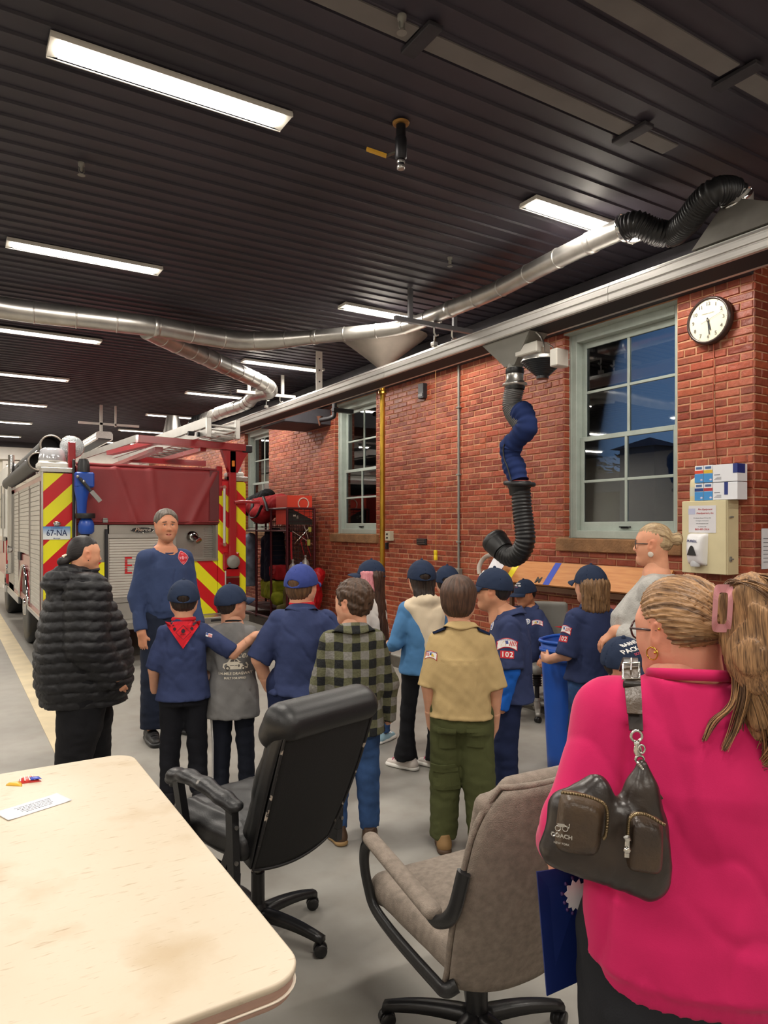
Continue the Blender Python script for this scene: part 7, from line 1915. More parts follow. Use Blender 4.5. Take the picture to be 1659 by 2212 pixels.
# blue nozzle hanging at the left of the tarp
cn = atY(180, 1060, YR-.12); NB = mat('nozzle_blue', '1d4aa6', .35)
nz_ = P('nozzle', NB, lambda b: (b.box((cn.x-.10, YR-.22, 2.16), (cn.x+.11, YR-.06, 2.34), .015), b.lathe([(.085, 0), (.085, .04), (.06, .18), (.05, .34)], (cn.x-.02, YR-.14, 2.17), (0, 0, -1), 18), b.lathe([(.05, 0), (.075, .04), (.09, .08), (.09, .17), (.06, .20)], (cn.x+.03, YR-.14, 1.80), (0, 0, -1), 18)))
P('nozzle_grip', M['black_rubber'], lambda b: (b.lathe([(.07, 0), (.07, .1), (.05, .16)], (cn.x+.0, YR-.14, 2.34), (0, 0, 1), 16), b.lathe([(.11, 0), (.115, .03), (.11, .06)], (cn.x+.02, YR-.14, 1.79), (0, 0, 1), 20), b.tube(smooth_path([(cn.x+.03, YR-.14, 1.62), (cn.x+.0, YR-.13, 1.5), (cn.x+.06, YR-.12, 1.36), (cn.x+.05, YR-.12, 1.26)], 5), .045, 12), b.tube([(cn.x-.06, YR-.26, 2.26), (cn.x+.02, YR-.28, 2.16), (cn.x+.10, YR-.29, 2.05)], .02, 8), b.box((cn.x-.115, YR-.10, 1.4), (cn.x-.085, YR-.04, 2.5), .01)), nz_)
P('nozzle_lever', M['steel'], lambda b: (b.obox((cn.x+.06, YR-.30, 2.11), (cn.x+.16, YR-.31, 1.99), .035, .05), b.ball((cn.x-.08, YR-.25, 2.28), .02), b.ball((cn.x-.02, YR-.27, 2.22), .022)), nz_)
# left side of the engine: compartment shutters, wheel, pump panel, cab
def side_door(y0, y1, z0, z1, red=True):
 d_ = P('side_shutter', TAL, lambda b: (b.box((XA-.012, y0-.03, z0-.02), (XA+.03, y0, z1+.03)), b.box((XA-.012, y1, z0-.02), (XA+.03, y1+.03, z1+.03)), b.box((XA-.012, y0, z1), (XA+.03, y1, z1+.04))))
 n_ = int((z1-z0)/.06)
 for i in range(n_):
  z = z0+i*(z1-z0)/n_; P('slat', TSH, lambda b: b.box((XA-.004, y0, z+.002), (XA+.02, y1, z+(z1-z0)/n_-.002), .004), d_)
side_door(9.42, 10.55, .66, 2.20); side_door(10.72, 12.2, 1.30, 2.20); side_door(12.35, 13.2, .66, 2.20); 
P('side_panel', TRED, lambda b: (b.box((XA, 9.3, .60), (XA+.02, 14.4, .70)), b.box((XA, 10.6, 1.08), (XA+.02, 12.3, 1.28)), b.box((XA, 9.22, 2.24), (XA+.02, 14.4, 2.33))))
P('side_trim', M['chrome'], lambda b: (b.box((XA-.02, 9.22, 2.30), (XA+.02, 14.4, 2.345), .005), b.box((XA-.03, 9.3, .56), (XA+.02, 10.75, .62), .006), b.box((XA-.03, 12.2, .50), (XA+.02, 14.4, .62), .006)))
P('warning_light', M['dark'], lambda b: b.box((XA-.02, 11.9, 1.18), (XA, 12.35, 1.30), .01))
for (y, x0, x1) in ((11.45, XA+.01, 1.32), (11.45, 3.14, 3.46), (15.6, XA+.03, 1.32), (15.6, 3.1, 3.42)):
 w_ = P('wheel', M['black_rubber'], lambda b: b.lathe([(.30, 0), (.48, 0), (.53, .03), (.53, x1-x0-.03), (.48, x1-x0), (.30, x1-x0)], (x0, y, .53), (1, 0, 0), 32))
 P('rim', M['chrome'], lambda b: b.lathe([(.29, .02), (.24, .05), (.14, .06), (.12, -.02), (.0, -.03)], (x0-.005, y, .53), (1, 0, 0), 24), w_)
P('fender', M['chrome'], lambda b: b.grid(lambda u, v: (XA-.035+.05*v, 11.45-.66*math.cos(PI*(.06+.88*u)), .50+.62*math.sin(PI*(.06+.88*u))), 24, 2, True, .02))
P('pump_panel', TAL, lambda b: (b.box((XA+.0, 13.3, .6), (XA+.1, 14.5, 2.3), .01),))
P('pump_pipes', M['chrome'], lambda b: (b.cyl((XA-.03, 13.5, .9), (XA-.03, 13.5, 2.9), .05), b.cyl((XA-.03, 13.9, 1.1), (XA-.03, 13.9, 2.6), .03), b.lathe([(.09, 0), (.09, .1)], (XA-.09, 13.9, .95), (1, 0, 0), 16), b.lathe([(.07, 0), (.07, .1)], (XA-.09, 13.5, 1.3), (1, 0, 0), 16)))
P('cab', M['white_paint'], lambda b: (b.box((XA-.03, 14.7, 1.45), (3.5, 17.9, 2.85), .05),))
P('cab_lower', TRED, lambda b: b.box((XA-.03, 14.7, .62), (3.5, 17.9, 1.45), .03))
P('cab_window', mat('tinted_glass', '15181c', .08, spec=.8), lambda b: (b.box((XA-.04, 14.95, 1.65), (XA-.02, 15.6, 2.5), .02), b.box((XA-.04, 15.9, 1.65), (XA-.02, 16.9, 2.5), .02), b.box((1.2, 14.68, 2.42), (3.2, 14.7, 2.7), .01)))
P('cab_trim', M['chrome'], lambda b: (b.box((XA-.05, 14.75, 1.42), (XA-.03, 17.8, 1.50)), b.tube([(XA-.07, 14.85, 1.2), (XA-.07, 14.85, 2.3)], .018, 8), b.box((XA-.05, 14.75, .60), (XA-.02, 17.8, .80))))
# ------------------------------------------------------------------ ducts, rails and hoses overhead
def ribbed(path, r, pitch, depth, n=18, sub=4):
 """tube points and radii for a corrugated hose"""
 P = smooth_path(path, 10); L = [0]
 for a, b_ in zip(P, P[1:]): L.append(L[-1]+(b_-a).length)
 N = max(4, int(L[-1]/pitch)*sub); out, rad = [], []; j = 0
 for i in range(N+1):
  s_ = L[-1]*i/N
  while j < len(L)-2 and L[j+1] < s_: j += 1
  t = (s_-L[j])/max(1e-9, L[j+1]-L[j]); out.append(P[j].lerp(P[j+1], t))
  rr = r(i/N) if callable(r) else r
  rad.append(rr*(1-depth*(.5-.5*math.cos(2*PI*i/sub))))
 return out, rad
def duct(name, label, pts, r, group=None, seam=.30):
 base = Vector(pts[len(pts)//2]); t = thing(name, label, 'duct', tuple(base)); 
 P = smooth_path(pts, 10); L = 0; rr = r if callable(r) else (lambda q: r)
 n = len(P); R_l = [rr(i/(n-1)) for i in range(n)]
 b = MB(); b.tube(P, R_l, 24); b.build('pipe', M['galv'], t, world=True)
 acc = 0; k = 0
 for i in range(1, n):
  acc += (P[i]-P[i-1]).length
  if acc > seam:
   acc = 0; d = (P[i]-P[i-1]).normalized(); b = MB(); q = R_l[i]; k += 1
   if k % 5 == 0: b.lathe([(q, -.03), (q+.006, -.025), (q+.006, .025), (q, .03)], P[i], d, 24, cap=False)
   else: b.lathe([(q, -.008), (q+.005, -.003), (q+.005, .003), (q, .008)], P[i], d, 24, cap=False)
   b.build('seam', M['galv'], t, world=True)
 return t
ZD = 3.78
dp = [atZ(-120, 640, ZD), atZ(0, 664, ZD), atZ(93, 677, ZD), atZ(215, 691, ZD), atZ(337, 706, ZD), atZ(440, 725, ZD), atZ(520, 736, ZD), atZ(600, 735, ZD), atZ(700, 726, ZD), atZ(785, 718, ZD), atZ(850, 711, ZD), atZ(893, 700, ZD), atZ(965, 671, ZD), atZ(1074, 626, ZD), atZ(1170, 576, ZD), atZ(1260, 532, ZD), atZ(1345, 494, ZD)]
duct('steel_duct', 'long galvanised round duct bending across the dark ceiling to the black flexible hose', dp, lambda q: .105 if q < .42 else (.105-.03*min(1, (q-.42)/.06)), seam=.34)
bp_ = [atZ(318, 712, ZD-.03), atZ(380, 742, ZD-.05), atZ(460, 778, ZD-.06), atZ(540, 815, ZD-.06), atZ(578, 834, ZD-.06)]
e_ = bp_[-1]; bp_ += [e_+Vector((.12, .22, -.03)), e_+Vector((.02, .55, -.04)), atZ(530, 872, ZD-.12), atZ(480, 890, ZD-.12), atZ(442, 905, ZD-.12)]
duct('steel_duct', 'galvanised branch duct folding back over the fire engine ladder', bp_, .105, seam=.22)
c = atZ(442, 905, ZD-.12)
t = thing('flexible_elbow', 'black ribbed elbow and steel cone at the far end of the branch duct', 'duct', tuple(c))
pts, rad = ribbed([c, c+Vector((-.12, .22, -.06)), c+Vector((-.14, .38, -.28))], .115, .05, .12)
b = MB(); b.tube(pts, rad, 16); b.build('elbow', M['black_rubber'], t, world=True)
b = MB(); b.lathe([(.11, 0), (.18, -.35)], c+Vector((-.5, .3, .05)), (0, 0, 1), 16); b.build('cone', M['galv'], t, world=True)
# black flexible hose at the end of the main duct
hp_ = [atZ(1345, 494, ZD), atZ(1375, 484, ZD), atZ(1412, 500, ZD-.06), atZ(1450, 505, ZD-.08), atZ(1485, 478, ZD-.08), atZ(1515, 440, ZD-.03), atZ(1545, 415, ZD+.0), atZ(1580, 414, ZD+.02), atZ(1592, 432, ZD-.02)]
fh = thing('flexible_hose', 'black corrugated hose looping from the steel duct to the sheet metal hood', 'hose', tuple(hp_[3]))
pts, rad = ribbed(hp_, .090, .021, .14, sub=4); b = MB(); b.tube(pts, rad, 20); b.build('corrugated_tube', M['black_rubber'], fh, world=True)
b = MB(); 
for i in (2, -3): d = (pts[i+1]-pts[i]).normalized(); b.lathe([(.098, -.012), (.101, -.006), (.101, .006), (.098, .012)], pts[i], d, 24, cap=False)
b.build('clamp', M['chrome'], fh, world=True)
# extraction rail
RX0, RX1, RZ0, RZ1 = 4.05, 4.34, 3.317, 3.470
def rail(name, label, x0, y0, y1, s=1.0, z0=RZ0):
 t = thing(name, label, 'rail', (x0, (y0+y1)/2, z0)); w_ = .29*s; h = .15*s
 prof = [(0, 0), (-.004, .012), (-.004, .045), (.004, .050), (.004, .056), (-.006, .060), (-.006, .095), (.003, .100), (.003, .108), (.0, .112), (.012, .128), (.012, .134), (.020, .138), (.045, .150), (.245, .150), (.27, .138), (.29, .10), (.29, 0), (.26, 0), (.26, .02), (.03, .02), (.03, 0)]
 prof = [(a*s, c*s) for a, c in prof]
 L = 3.05; y = y0
 while y < y1-.05:
  ye = min(y+L, y1); b = MB(); b.prism(prof, (x0, y+.002, z0), (1, 0, 0), (0, 0, 1), (0, ye-y-.004, 0)); b.build('rail_section', M['alu'], t, world=True); y = ye
 b = MB(); b.box((x0+.031*s, y0, z0+.002), (x0+.259*s, y1, z0+.018)); b.build('rubber_lips', mat('grey_black_rubber', '1e2024', .7), t, world=True)
 return t
rl = rail('extraction_rail', 'long aluminium exhaust rail running above the brick wall across the whole photo', RX0, .4, 13.6)
rail('extraction_rail', 'second, far aluminium exhaust rail seen over the ladder of the fire engine', 2.35, 13.8, 20.5, 1.0, 3.30)
t = rail('extraction_rail', 'short far rail with a hanging trolley at the left, above the suction hoses', -.55, 13.6, 18.0, 1.0, 3.45)
b = MB(); b.tube(smooth_path([(-.35, 13.55, 3.7), (-.25, 13.5, 3.6), (-.2, 13.5, 3.45), (-.35, 13.5, 3.4)], 4), .012, 6); b.box((-.6, 13.4, 3.36), (-.2, 13.62, 3.44), .01); b.box((-.52, 13.5, 3.5), (-.3, 13.6, 3.66), .01); b.build('trolley', M['galv'], t, world=True)
# joints on the near face of the main rail
# hangers
STR = mat('strut_channel', '77767a', .5, .5)
def hanger(y, label, white=False):
 m = M['white_paint'] if white else STR
 t = thing('rail_hanger', label, 'bracket', (4.0, y, 3.6))
 b = MB(); b.box((3.62, y-.022, 3.655), (4.55, y+.022, 3.697)); b.build('cross_bar', m, t, world=True)
 for x in (3.82, 4.36): b = MB(); b.box((x-.022, y+.02, 3.66), (x+.022, y+.05, 4.0)); b.build('drop_rod', m, t, world=True)
 for x in (4.08, 4.30):
  b = MB(); b.tube([(x, y, 3.655), (x, y, 3.60), (x+.02, y, 3.575), (x+.05, y, 3.59)], .010, 6); b.tube([(x, y, 3.57), (x, y, 3.475)], .007, 6); b.box((x-.025, y-.03, 3.468), (x+.025, y+.03, 3.51), .006); b.build('hook', M['galv'], t, world=True)
 return t
hanger(5.62, 'dark strut hanger carrying the exhaust rail in the middle of the photo')
hanger(9.9, 'pale strut hanger carrying the exhaust rail near the fire engine', True)
t = thing('rail_hanger', 'white flat bracket from the ceiling to the exhaust rail beside the brass pole', 'bracket', (4.15, 8.35, 3.5)); b = MB(); b.box((4.13, 8.32, 3.46), (4.22, 8.335, 4.0)); b.build('flat_bar', M['white_paint'], t, world=True); b = MB(); [b.cyl((4.175, 8.31, z), (4.175, 8.345, z), .010) for z in (3.6, 3.75, 3.9)]; b.build('bolt', M['dark'], t, world=True)
t = thing('rail_hanger', 'pair of pale hangers of the far exhaust rail over the ladder', 'bracket', (2.6, 14.2, 3.7)); b = MB(); b.box((2.1, 14.18, 3.62), (3.2, 14.22, 3.66)); b.build('cross_bar', M['white_paint'], t, world=True); b = MB(); b.box((2.48, 14.18, 3.45), (2.53, 14.22, 4.0)); b.box((2.75, 14.18, 3.6), (2.78, 14.22, 4.0)); b.build('drop_rod', M['white_paint'], t, world=True)
# sheet metal hood on the rail where the black hose lands
HOODM = mat('dull_sheet_metal', '96928c', .45, .5, var=.15)
top_c = hp_[-1]; hd_ = thing('sheet_metal_hood', 'grey sheet metal hood on the exhaust rail under the black hose', 'hood', (4.2, top_c.y, RZ1))
b = MB(); y0, y1 = atX(1500, 530, 4.1).y, 2.05
base = [(4.07, y0), (4.07, y1), (4.32, y1), (4.32, y0)]
tops = [(top_c.x+.09*math.cos(a), top_c.y+.09*math.sin(a), top_c.z-.03) for a in (PI*.75, PI*1.25, PI*1.75, PI*.25)]
vs = [(x, y, RZ1) for x, y in base]+tops; b._add(vs, [(0, 1, 5, 4), (1, 2, 6, 5), (2, 3, 7, 6), (3, 0, 4, 7), (4, 5, 6, 7), (3, 2, 1, 0)]); b.lathe([(.094, -.05), (.094, .03)], top_c, (0, 0, 1), 24); b.build('hood', HOODM, hd_, world=True)
# ------------------------------------------------------------------ hanging exhaust hose
HX = 4.2
def hx(u, v): return atX(u, v, HX)
hh_ = thing('exhaust_hose', 'hanging exhaust hose with a navy sleeve and black corrugated end curling up', 'hose', tuple(hx(1112, 830)))
b = MB()
ya, yb = hx(1062, 768).y, hx(1165, 740).y
c0 = hx(1112, 800)
b._add([(4.09, ya, RZ0), (4.30, ya, RZ0), (4.30, yb, RZ0), (4.09, yb, RZ0), (4.14, c0.y+.06, c0.z+.03), (4.26, c0.y+.06, c0.z+.03), (4.26, c0.y-.06, c0.z+.03), (4.14, c0.y-.06, c0.z+.03)], [(0, 1, 5, 4), (1, 2, 6, 5), (2, 3, 7, 6), (3, 0, 4, 7), (0, 3, 2, 1)]); b.lathe([(.065, .06), (.068, 0), (.072, -.05)], c0, (0, 0, 1), 20); b.build('slide_box', M['grey_metal'], hh_, world=True)
c1 = hx(1112, 815)
b = MB(); b.lathe([(.075, .03), (.075, -.03), (.083, -.035), (.085, -.05), (.105, -.055), (.108, -.07), (.085, -.08)], c1, (0, 0, 1), 24); b.build('steel_collar', M['galv'], hh_, world=True)
b = MB(); b.lathe([(.077, .075), (.079, .06), (.079, .03), (.075, .025)], c1, (0, 0, 1), 24); b.lathe([(.086, -.08), (.088, -.09), (.083, -.11)], c1, (0, 0, 1), 24); b.build('band', M['black_rubber'], hh_, world=True)
up = [hx(1112, 838), hx(1107, 862), hx(1108, 885), hx(1122, 908), hx(1136, 925)]
pts, rad = ribbed(up, .088, .018, .14); b = MB(); b.tube(pts, rad, 20); b.build('upper_tube', mat('grey_hose', '6a6a6a', .45, .3), hh_, world=True)
sl = [hx(1120, 884), hx(1134, 900), hx(1137, 922), hx(1120, 945), hx(1104, 965), hx(1104, 990), hx(1112, 1012), hx(1120, 1040)]
Psl = smooth_path(sl, 14); NS = len(Psl)
Rsl = [(.092+.008*math.sin(i*.25)+.004*math.sin(i*.9+1)) for i in range(NS)]
for i in range(4): Rsl[i] = .075+.008*i
b = MB(); b.tube(Psl, Rsl, 22); b.build('sleeve', cloth('navy_hose_cloth', '1f2f5e', .18, vscale=10), hh_, world=True)
b = MB(); b.tube([p+Vector((-.10, -.02, 0)) for p in Psl[int(NS*.55):]], .007, 6); b.build('sleeve_seam', M['dark'], hh_, world=True)
c2 = hx(1122, 1045); b = MB(); b.tube([c2+Vector((.118*math.cos(a), .118*math.sin(a), .012*math.sin(a))) for a in [2*PI*i/28 for i in range(28)]], .022, 10, closed=True); b.lathe([(.095, .02), (.115, 0), (.09, -.05), (.085, -.10)], c2, (0, 0, 1), 24); b.build('rubber_ring', M['black_rubber'], hh_, world=True)
b = MB(); b.lathe([(.075, .028), (.088, .02)], c2, (0, 0, 1), 20, cap=True); b.build('red_liner', mat('red_rubber', '7a2a24', .5), hh_, world=True)
lo_ = [hx(1125, 1060), hx(1128, 1100), hx(1133, 1140), hx(1134, 1170), hx(1124, 1193), hx(1106, 1203), hx(1090, 1196), hx(1082, 1184)]
pts, rad = ribbed(lo_, lambda q: .088+.004*q, .030, .13); b = MB(); b.tube(pts, rad, 24); b.build('lower_tube', M['black_rubber'], hh_, world=True)
b = MB(); p0, p1 = hx(1088, 1192), hx(1070, 1170); b.tube([p0, p0.lerp(p1, .5), p1], [.098, .112, .116], 24); d = (p1-p0).normalized(); b.lathe([(.116, -.02), (.121, 0), (.117, .03), (.10, .032)], p1, d, 24); b.build('nozzle_cuff', M['black_rubber'], hh_, world=True)
# spring balancer beside it
sb = thing('spring_balancer', 'black cone spring balancer with a white control box hanging under the rail', 'balancer', tuple(hx(1172, 790)))
c3 = hx(1172, 782)
b = MB(); 
for i in range(9): r0 = .175-.014*i; b.lathe([(r0, 0), (r0-.004, -.010), (r0-.014, -.013)], c3+Vector((0, 0, -.013*i)), (0, 0, 1), 24)
b.lathe([(.05, -.115), (.05, -.14)], c3, (0, 0, 1), 16); b.build('cone', mat('navy_black_plastic', '1c2026', .35), sb, world=True)
b = MB(); b.lathe([(.16, .035), (.178, .01), (.178, 0)], c3, (0, 0, 1), 24); b.build('rim', M['galv'], sb, world=True)
b = MB(); q = hx(1152, 757); b.box((4.12, q.y-.12, q.z-.04), (4.28, q.y+.14, q.z+.05), .008); q2 = hx(1208, 775); b.box((4.12, q2.y-.05, q2.z-.07), (4.26, q2.y+.03, q2.z+.07), .008); b.box((4.15, q2.y, q2.z-.02), (4.25, q.y, q2.z+.02), .004); b.build('control_box', mat('pale_box', 'cfccc4', .5), sb, world=True)
b = MB(); b.tube(smooth_path([hx(1160, 712)+Vector((-.05, 0, 0)), hx(1168, 728), hx(1174, 745), hx(1174, 765)], 5), .011, 8); b.box((4.17, c3.y-.02, c3.z), (4.21, c3.y+.02, c3.z+.12)); b.tube(smooth_path([hx(1182, 742), hx(1195, 752), hx(1190, 765), hx(1205, 770)], 5), .005, 6); b.build('bracket', M['galv'], sb, world=True)
# ------------------------------------------------------------------ ceiling valve, sprinklers, pole
cv = atZ(866, 266, 4.0); t = thing('ceiling_valve', 'dark pipe stub with a yellow lever hanging from the ceiling', 'valve', tuple(cv))
b = MB(); b.cyl(cv, cv+Vector((0, 0, -.10)), .028, .028, 16); b.lathe([(.03, -.08), (.034, -.09), (.034, -.20), (.026, -.21)], cv, (0, 0, 1), 18); b.lathe([(.02, -.21), (.02, -.245)], cv, (0, 0, 1), 14); b.build('pipe', mat('black_iron', '2c2b2f', .4, .5), t, world=True)
b = MB(); b.lathe([(.030, -.012), (.045, -.010), (.05, 0)], cv, (0, 0, 1), 20); b.build('flange', mat('dull_brass', '96713c', .4, .8), t, world=True)
b = MB(); b.lathe([(.022, -.215), (.024, -.222), (.022, -.23)], cv, (0, 0, 1), 16); b.lathe([(.018, -.24), (.023, -.245), (.023, -.262), (.016, -.265)], cv, (0, 0, 1), 14); b.build('nut', M['galv'], t, world=True)
b = MB(); pl = atd(792, 322, depth(cv)+.0); pm_ = atd(835, 337, depth(cv)); b.obox(cv+Vector((0, 0, -.155)), pm_, .018, .010); b.build('lever', mat('lever_steel', '6a675f', .4, .6), t, world=True); b = MB(); b.obox(pm_, pl, .026, .014); b.build('lever_grip', mat('yellow_grip', 'b98a24', .5), t, world=True)
for (u, v, la) in ((176, 352, 'small dark sprinkler head on the deck left of the first light'), (972, 556, 'small dark sprinkler head on the deck above the steel duct'), (868, 34, 'small sprinkler head on the deck at the top of the photo'), (498, 842, 'small sprinkler head near the branch duct')):
 s_ = atZ(u, v, 4.0); t = thing('sprinkler', la, 'sprinkler', tuple(s_)); b = MB(); b.lathe([(.022, 0), (.02, -.02), (.010, -.025), (.010, -.05), (.004, -.055)], s_, (0, 0, 1), 12); b.lathe([(.022, -.075), (.024, -.078)], s_, (0, 0, 1), 12); b.tube([s_+Vector((.014, 0, -.03)), s_+Vector((.016, 0, -.055)), s_+Vector((0, 0, -.075)), s_+Vector((-.016, 0, -.055)), s_+Vector((-.014, 0, -.03))], .003, 5); b.build('head', M['grey_metal'], t, world=True)
pp = atX(826, 1000, 4.5); t = thing('brass_pole', 'tall worn brass fire pole standing in front of the middle window', 'pole', (pp.x, pp.y, 0))
b = MB(); b.cyl((pp.x, pp.y, 0), (pp.x, pp.y, 4.0), .032, .032, 20); b.build('pole', M['brass'], t, world=True)
b = MB(); b.lathe([(.05, 3.30), (.05, 3.34), (.036, 3.345)], (pp.x, pp.y, 0), (0, 0, 1), 20); b.build('collar', M['brass'], t, world=True)
t = thing('pole_hole_cover', 'grey canvas funnel around the top of the brass pole', 'cover', (pp.x, pp.y, 3.6))
b = MB(); b.grid(lambda u, v: (pp.x+(.04+.50*v**1.1)*math.cos(2*PI*u)*(1+.04*math.sin(10*PI*u)*v), pp.y+(.04+.50*v**1.1)*math.sin(2*PI*u)*(1+.04*math.sin(10*PI*u)*v), 3.60+.385*v), 40, 8); b.build('canvas', mat('grey_canvas', '7d756c', .8, var=.15), t, world=True)
b = MB(); b.lathe([(.05, 3.58), (.05, 3.62)], (pp.x, pp.y, 0), (0, 0, 1), 16); b.build('ring', mat('dull_brass', '96713c', .4, .8), t, world=True)
# ------------------------------------------------------------------ things on the brick wall
XF = XW-.002
def wallbox(name, label, cat, u0, v0, u1, v1, dep, m, bev=.004):
 a, b_ = atX(u0, v0, XF), atX(u1, v1, XF); t = thing(name, label, cat, (XF, (a.y+b_.y)/2, min(a.z, b_.z)))
 b = MB(); b.box((XF-dep, min(a.y, b_.y), min(a.z, b_.z)), (XF+.01, max(a.y, b_.y), max(a.z, b_.z)), bev); b.build('casing', m, t, world=True); return t, a, b_
t = thing('conduit', 'thin grey conduit running down the brick wall to a junction box', 'conduit', (XF, 6.62, 1.1)); a, b_ = atX(994, 795, XF-.02), atX(987, 1228, XF-.02); yb_ = (a.y+b_.y)/2
b = MB(); b.cyl((XF-.018, yb_, b_.z), (XF-.018, yb_, 3.97), .014, .014, 10); b.build('pipe', M['grey_metal'], t, world=True)
b = MB(); b.box((XF-.06, yb_-.05, b_.z-.16), (XF, yb_+.05, b_.z), .005); b.build('junction_box', M['grey_metal'], t, world=True)
b = MB(); [b.box((XF-.036, yb_-.03, z), (XF, yb_+.03, z+.02), .003) for z in (1.5, 2.3, 3.1)]; b.build('strap', M['grey_metal'], t, world=True)
t, a, b_ = wallbox('outlet_box', 'cream outlet box on the bricks right of the brass pole', 'outlet', 838, 1147, 850, 1168, .06, mat('cream_box', 'b9b29c', .5)); b = MB(); b.box((XF-.064, (a.y+b_.y)/2-.02, b_.z+.03), (XF-.06, (a.y+b_.y)/2+.02, b_.z+.05)); b.box((XF-.064, (a.y+b_.y)/2-.02, b_.z+.08), (XF-.06, (a.y+b_.y)/2+.02, b_.z+.10)); b.build('socket', M['dark'], t, world=True)
wallbox('switch_box', 'dark small box hanging under the cream outlet on the bricks', 'box', 834, 1172, 839, 1186, .04, M['dark'])
t, a, b_ = wallbox('wall_vent', 'small black vent grille low on the brick wall', 'vent', 902, 1163, 922, 1177, .02, M['dark']); b = MB(); [b.box((XF-.026, min(a.y, b_.y)+.02, b_.z+.012+.022*i), (XF-.018, max(a.y, b_.y)-.02, b_.z+.022+.022*i)) for i in range(3)]; b.build('louvre', M['steel'], t, world=True)
t, a, b_ = wallbox('black_box', 'narrow black box high on the brick wall near the rail', 'box', 911, 831, 922, 860, .06, M['dark']); b = MB(); b.box((XF-.066, min(a.y, b_.y)+.01, b_.z+.02), (XF-.058, max(a.y, b_.y)-.01, b_.z+.06)); b.build('lens', M['black_plastic'], t, world=True)
cy_ = atX(941, 1199, 5.0); t = thing('pull_cord', 'yellow plastic weight on a thin cord in front of the bricks', 'cord', tuple(cy_)); b = MB(); b.lathe([(.022, -.06), (.024, -.05), (.024, -.01), (.021, -.002), (.021, .002), (.024, .01), (.024, .05), (.022, .06)], cy_, (0, 0, 1), 14); b.build('weight', mat('yellow_plastic', 'e0c21c', .4), t, world=True); b = MB(); b.cyl(cy_+Vector((0, 0, .06)), (cy_.x, cy_.y, 3.98), .003, .003, 6); b.build('cord', mat('tan_cord', 'a87c40', .7), t, world=True)
# pipe bracket near the middle window
q = atX(722, 905, 4.9); t = thing('wall_pipe', 'short black elbow pipe under the rail left of the middle window', 'pipe', tuple(q)); b = MB(); b.tube(smooth_path([q+Vector((0, 0, .5)), q+Vector((0, 0, .10)), q+Vector((-.03, .04, .02)), q+Vector((-.12, .22, 0))], 6), .035, 12); b.box((4.86, q.y-.06, q.z+.10), (5.2, q.y+.02, q.z+.16), .004); b.build('pipe', M['dark'], t, world=True)
b = MB(); b.lathe([(.05, 0), (.03, -.06), (.012, -.14)], q+Vector((-.12, .24, .06)), (0, 0, 1), 10); b.build('rusty_valve', mat('rust', '5a3424', .9), t, world=True)
t = thing('beam_box', 'dark steel box beam behind the rail left of the middle window', 'beam', (4.8, 10.3, 3.3)); b = MB(); b.box((4.4, 9.95, 3.30), (5.2, 10.9, 3.55), .01); b.build('beam', M['beam'], t, world=True)
# clock
ck = atX(1534, 693, XW-.03); t = thing('wall_clock', 'round brown school clock on the brick pier at upper right', 'clock', (XW, ck.y, ck.z))
ex_, ez_ = Vector((0, -1, 0)), Vector((0, 0, 1)); RC = .172
b = MB(); b.lathe([(RC+.012, 0), (RC+.018, .03), (RC+.012, .060), (RC-.004, .064), (RC-.008, .05)], (XW-.004, ck.y, ck.z), (-1, 0, 0), 40); b.build('rim', mat('dark_brown_plastic', '3a2a25', .3), t, world=True)
b = MB(); b.lathe([(RC-.006, .050), (RC-.006, .052)], (XW-.004, ck.y, ck.z), (-1, 0, 0), 40); b.build('dial', mat('cream_dial', 'e8e0c8', .4), t, world=True)
b = MB(); o_ = Vector((XW-.058, ck.y, ck.z))
for h in range(1, 13):
 a = PI/2-2*PI*h/12; put_text(b, str(h), .040, o_+(ex_*math.cos(a)+ez_*math.sin(a))*(RC*.76), ex_, ez_, .012, .0005, .0005)
for h in range(60):
 a = 2*PI*h/60; p = o_+(ex_*math.cos(a)+ez_*math.sin(a))*RC*.93; q = o_+(ex_*math.cos(a)+ez_*math.sin(a))*RC*(.90 if h % 5 == 0 else .915); b.obox(p, q, .0016 if h % 5 else .003, .001, up=(1, 0, 0))
put_text(b, 'STANDARD ELECTRIC', .011, o_+ez_*.055, ex_, ez_, .0, .0003, .0005)
b.build('numerals', mat('grey_numerals', '6f6a5e', .6), t, world=True)
for ang_, L_, w_, nm in ((-103, .082, .010, 'hour_hand'), (-99, .115, .007, 'minute_hand')):
 a = math.radians(ang_); d = ex_*math.cos(a)*1+ez_*math.sin(a); d = ex_*math.cos(math.radians(-ang_-180+180))*0+d
 d = ex_*math.sin(math.radians(165 if nm == 'hour_hand' else 174))+ez_*math.cos(math.radians(165 if nm == 'hour_hand' else 174))
 b = MB(); b.obox(o_-Vector((.004, 0, 0))-d*.02, o_-Vector((.004, 0, 0))+d*L_, w_, .002, up=(1, 0, 0)); b.build(nm, M['dark'], t, world=True)
d = ex_*math.sin(math.radians(72))+ez_*math.cos(math.radians(72)); b = MB(); b.obox(o_-Vector((.007, 0, 0))-d*.06, o_-Vector((.007, 0, 0))+d*.14, .002, .001, up=(1, 0, 0)); b.lathe([(.012, .006), (.010, .009)], o_, (-1, 0, 0), 14); b.build('second_hand', mat('grey_numerals', '6f6a5e', .6), t, world=True)
t = thing('clock_cord', 'pale cord running from the clock down the bricks to the boxes', 'cord', (XW-.01, ck.y-.03, 2.2)); b = MB(); b.tube(smooth_path([(XW-.008, ck.y-.015, ck.z-.18), (XW-.008, ck.y-.02, 2.9), (XW-.01, ck.y-.012, 2.75), (XW-.008, ck.y-.03, 2.4), (XW-.008, ck.y-.045, 2.10)], 8), .004, 6); b.build('cord', mat('painted_cord', 'a5533a', .7), t, world=True)
